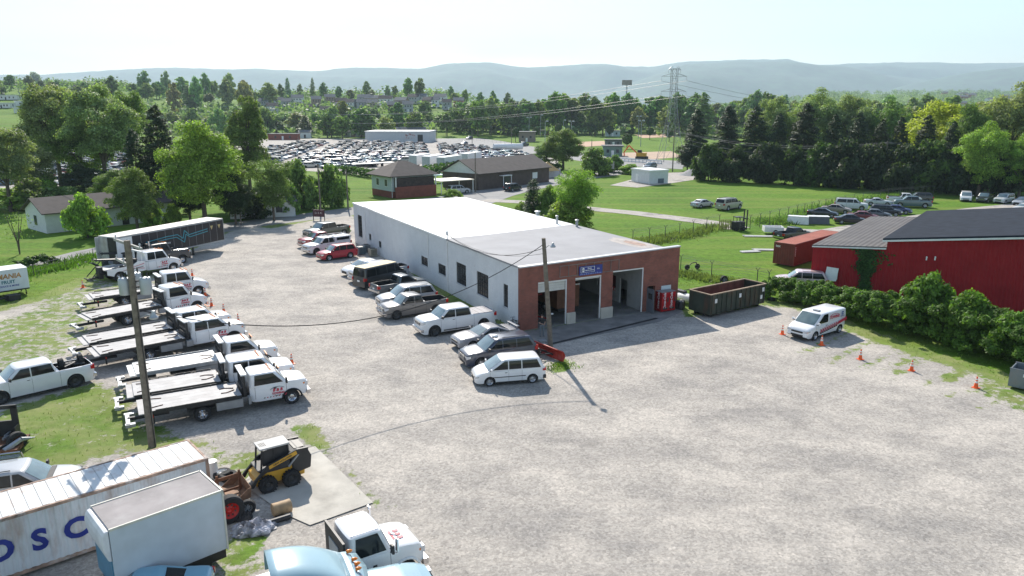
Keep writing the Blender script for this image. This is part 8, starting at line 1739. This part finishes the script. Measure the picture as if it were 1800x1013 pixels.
# ------------------------------------------------------------------ pylon, far poles, wires, fences, signs
q = P(1178, 284); H_ = zat(q[0], q[1], 121); t = thing('transmission_tower', 'tall steel lattice transmission tower rising above the tree belt', 'transmission tower', (q[0], q[1], 0), R(8)); m = MB(); lv = [(0, 3.6), (.28, 2.2), (.52, 1.3), (.66, .95), (.78, .9), (.9, .9), (1, .9)]
for (f0, w0), (f1, w1) in zip(lv, lv[1:]):
    c0 = [(sx * w0, sy * w0, f0 * H_) for sx, sy in ((1, 1), (-1, 1), (-1, -1), (1, -1))]; c1 = [(sx * w1, sy * w1, f1 * H_) for sx, sy in ((1, 1), (-1, 1), (-1, -1), (1, -1))]
    for k in range(4): m.tube(c0[k], c1[k], .075, n=4); m.tube(c0[k], c1[(k + 1) % 4], .04, n=4); m.tube(c0[(k + 1) % 4], c1[k], .04, n=4); m.tube(c1[k], c1[(k + 1) % 4], .06, n=4)
part('lattice_mast', m, steel_m, t)
for f, w_ in ((.77, 4.2), (.93, 4.2), (1.0, 2.0)):
    m = MB(); m.tube((-w_, 0, f * H_ - .3), (w_, 0, f * H_ - .3), .07, n=4)
    for sg in (1, -1): m.tube((sg * w_, 0, f * H_ - .3), (sg * .9, .9, f * H_ + .6), .06, n=4); m.tube((sg * w_, 0, f * H_ - .3), (sg * .9, -.9, f * H_ + .6), .06, n=4); m.tube((sg * w_, 0, f * H_ - .3), (sg * w_, 0, f * H_ - 1.4), .05, n=4)
    part('crossarm', m, steel_m, t)
tw = Vector((q[0], q[1], 0))
def span(label, a, b, sag, r, group=None, m=cablegrey_m, n=18):
    a, b = Vector(a), Vector(b); pts = []
    for i in range(n + 1): f = i / n; p_ = a.lerp(b, f); p_.z -= sag * 4 * f * (1 - f); pts.append(p_)
    wire(label, pts, r, m, group, 'power_line')
for k, (dx, f) in enumerate(((-4.2, .92), (4.2, .92), (-4.2, .76), (4.2, .76))):
    a_ = tw + Vector((dx, 0, f * H_ - 1.4)); span('high voltage line running from the lattice tower over the tree belt', a_, (a_.x - 260, a_.y + 330, a_.z - 6), 9, .05, 'lines from the lattice tower'); span('high voltage line running right from the lattice tower', a_, (a_.x + 300, a_.y + 330, a_.z - 2), 10, .05, 'lines from the lattice tower, right side')
def small_pole(label, px, by, ty, r=.12, arm=0, lamp=0, name='utility_pole', cat='utility pole', group=None):
    x, y, _ = P(px, by); h = zat(x, y, ty); t = thing(name, label, cat, (x, y, 0), 0, group); m = MB(); m.tube((0, 0, -.2), (0, 0, h), r * 1.2, r * .8, 8); part('pole', m, wood_m if not lamp else galv_m, t)
    if arm: m = MB(); m.b2((-arm, -.06, h - .5), (arm, .06, h - .38)); part('crossarm', m, wood_m, t)
    if lamp:
        for s_ in (-1, 1) if lamp > 1 else (1,):
            m = MB(); m.b2((s_ * .3, -.3, h - .1), (s_ * 1.5, .3, h + .5)); part('lamp_head', m, galv_m, t)
    return Vector((x, y, h))
pA = small_pole('wooden pole with small lamp beside the purple sign', 564, 378, 288, .13)
pB = small_pole('brown wooden pole at the corner of the white wall and road', 612, 368, 298, .13)
pC = small_pole('wooden pole with crossarm before the right tree line', 1551, 330, 248, .15, 1.2)
pD = small_pole('wooden pole beside the bridge road', 1182, 302, 228, .15, 1.2)
pE = small_pole('wooden pole in front of the long brown building', 836, 338, 268, .12)
pF = small_pole('thin pole at the left end of the maple', 424, 395, 345, .1)
for px, by, ty, l_ in ((958, 256, 214, 1), (899, 262, 224, 0), (1126, 258, 213, 2), (1122, 244, 205, 2), (930, 244, 207, 2), (1004, 250, 214, 2), (990, 244, 212, 1), (950, 240, 203, 1), (1040, 264, 245, 0), (830, 258, 232, 0), (768, 250, 222, 0), (784, 243, 218, 0)):
    small_pole('slim light pole around the ball fields', px, by, ty, .14, 0, l_, 'light_pole', 'light pole', 'light poles around the ball fields')
for k, dz in enumerate((0, -.2, -1.6, -2.6)):
    span('bundled power lines between the bridge pole and the tree line pole', pD + Vector((.3 * k, 0, dz - .3)), pC + Vector((.3 * k, 0, dz - .3)), 2.2 + .3 * k, .035, 'power lines before the right tree line')
    span('power lines running off the right edge from the tree line pole', pC + Vector((.3 * k, 0, dz - .3)), (pC.x + 75, pC.y - 18, pC.z + 1.0 + dz), 1.6 + .3 * k, .035, 'power lines at the right edge')
span('thin wire running left from the round tree pole', pA, (pA.x - 60, pA.y - 20, 7), 1.5, .02, m=cable_m); span('thin wire slanting between the two wooden poles at the road', pA, pB - Vector((0, 0, 3)), .8, .02, m=cable_m)
# billboard
Yb = 560; qb = PY(1102, 150, Yb); t = thing('billboard', 'wide billboard on a single post above the tree belt', 'billboard', (qb[0], Yb, 0)); m = MB(); zb_ = zat(qb[0], Yb, 150); zt_ = zat(qb[0], Yb, 141); m.b2((-3.6, -.3, zb_), (3.6, .3, zt_)); part('board', m, mat('board_grey', (.32, .28, .25), .8, var=.3, scale=.6), t); m = MB(); m.tube((0, 0, 0), (0, 0, zb_), .45); part('post', m, galv_m, t)
# purple sign by the road
t = thing('road_sign', 'small dark purple sign board on two posts beside the back road', 'sign', P(561, 388), R(-12)); m = MB(); m.b2((-.9, -.04, .6), (.9, .04, 1.7)); part('board', m, mat('sign_purple', (.07, .02, .035), .5), t)
for sx in (-1, 1): m = MB(); m.b2((sx * .95 - .05, -.05, 0), (sx * .95 + .05, .05, 1.8)); part('post', m, dark_m, t)
m = MB(); merge(m, text_mb('D. S. K.', .42, .003, 0, .006), Matrix.Translation((0, -.045, 1.2))); part('lettering', m, mat('faded_white_letter', (.5, .45, .45), .6), t)
t = thing('road_sign', 'small white board sign by the bushes near the bridge', 'sign', P(1070, 307), 0); m = MB(); m.b2((-1.4, -.05, 1.5), (1.4, .05, 3.4)); part('board', m, mat('board_white', (.45, .42, .42), .6, var=.2), t)
for sx in (-1, 1): m = MB(); m.b2((sx * 1.3 - .08, -.06, 0), (sx * 1.3 + .08, .06, 1.5)); part('post', m, dark_m, t)
# fences
def fence(label, pts, h=1.9, spacing=3.0, barbed=True, col=galv_m, name='wire_fence', rails=6):
    q = [Vector(P(*p)) for p in pts]; t = thing(name, label, 'fence', q[0]); o0 = q[0]; w_ = MB(); posts = []
    for a_, b_ in zip(q, q[1:]):
        n = max(1, round((b_ - a_).length / spacing))
        for k in range(n): posts.append(a_.lerp(b_, k / n) - o0)
        for z in [h] + [h * k / rails for k in range(1, rails)]: w_.tube(a_ - o0 + Vector((0, 0, z)), b_ - o0 + Vector((0, 0, z)), .018 if z == h else .008, n=4)
        if barbed:
            for z in (h + .15, h + .3): w_.tube(a_ - o0 + Vector((0, 0, z)), b_ - o0 + Vector((0, 0, z)), .012, n=4)
    posts.append(q[-1] - o0)
    pm = MB(); pm.tube((0, 0, 0), (0, 0, h), .04, n=6)
    if barbed: pm.tube((0, 0, h), (-.25, -.15, h + .32), .025, n=5); pm.tube((0, 0, h), (.25, .15, h + .32), .025, n=5)
    pme = pm.mesh('post', [col])
    for p_ in posts[:95]: mk('post', pme, t, p_)
    part('wire_mesh', w_, cablegrey_m, t); return t
dkp = mat('dark_post', (.07, .065, .06), .7)
fence('barbed wire fence on the field edge behind the garage', [(1112, 430), (1169, 422), (1218, 412), (1264, 400)], 1.7, 3.6, col=dkp)
fence('barbed wire fence behind the green dumpster', [(1196, 478), (1250, 490), (1330, 504), (1350, 508)], 1.6, 3.4, col=dkp)
fence('long wire fence along the far edge of the weedy lot', [(1300, 408), (1352, 396), (1400, 384), (1450, 372), (1500, 362), (1560, 352), (1640, 345)], 1.9, 3.2, col=dkp)
fence('wire fence along the road by the left trailers', [(0, 500), (60, 484), (115, 470), (165, 455)], 1.1, 4.0, False, dkp, rails=3)
fence('guard fence along the far ball field road', [(790, 243), (880, 252), (980, 262), (1060, 270)], 1.2, 5, False, galv_m, rails=3)
for a_, b_ in (((1092, 284), (1163, 289)),):
    q = [Vector(P(*a_)), Vector(P(*b_))]; t = thing('bridge_rail', 'white bridge guard rail over the creek beside the bushes', 'guard rail', q[0]); m = MB(); dv = q[1] - q[0]; m.box(dv / 2 + Vector((0, 0, 1.0)), (dv.length, .1, .35), 0, math.atan2(dv.y, dv.x)); m.box(dv / 2 + Vector((0, 0, .3)), (dv.length, .3, .3), 0, math.atan2(dv.y, dv.x)); part('rail', m, white_m, t)
    for k in range(12): m = MB(); c_ = dv * (k / 11); m.box(c_ + Vector((0, 0, .5)), (.2, .16, 1.0)); part('post', m, galv_m, t)
for px, py, lab, c_ in ((1128, 276, 'yellow and orange excavator at the dirt works beyond the bridge', yellow_m),):
    q = P(px, py + 4); t = thing('excavator', lab, 'excavator', (q[0], q[1], 0), R(160)); m = MB(); m.b2((-1.5, -1.2, 1.0), (1.8, 1.2, 2.2)); m.b2((.2, -1.2, 2.2), (1.6, 0, 3.1), 1); part('body', m, [c_, dark_m], t); m = MB(); m.path([(1.6, .4, 2.0), (4.5, .4, 4.6), (6.2, .4, 2.2), (6.0, .4, 1.0)], .22); part('arm', m, orange_m, t)
    for sy in (-1, 1): m = MB(); m.b2((-2, sy * 1.1 - .3, 0), (2, sy * 1.1 + .3, .95)); part('track', m, dark_m, t)
t = thing('gravel_pile', 'grey cone of gravel beside the utility building', 'gravel pile', P(1222, 308)); m = MB(); m.lathe([(4.5, 0), (3, .7), (1.5, 1.5), (.3, 2.0), (.01, 2.05)], n=20); m.v = [(x + noise.noise(Vector((x, y, z))) * .5, y, z) for x, y, z in m.v]; part('pile', m, mat('pile_grey', (.25, .25, .25), .9, var=.2), t)
HAZE=0.00011
# ------------------------------------------------------------------ haze
hz = MB(); hz.b2((-9000, -500, -40), (9000, 10600, 900)); hm = bpy.data.materials.new('thin_haze'); hm.use_nodes = True; nt = hm.node_tree; nt.nodes.clear()
oo = nt.nodes.new('ShaderNodeOutputMaterial'); pv = nt.nodes.new('ShaderNodeVolumePrincipled'); pv.inputs['Color'].default_value = (.68, .87, 1, 1); pv.inputs['Density'].default_value = HAZE; pv.inputs['Anisotropy'].default_value = .15
nt.links.new(pv.outputs[0], oo.inputs['Volume'])
ho = part('haze', hz, hm); ho['kind'] = 'stuff'
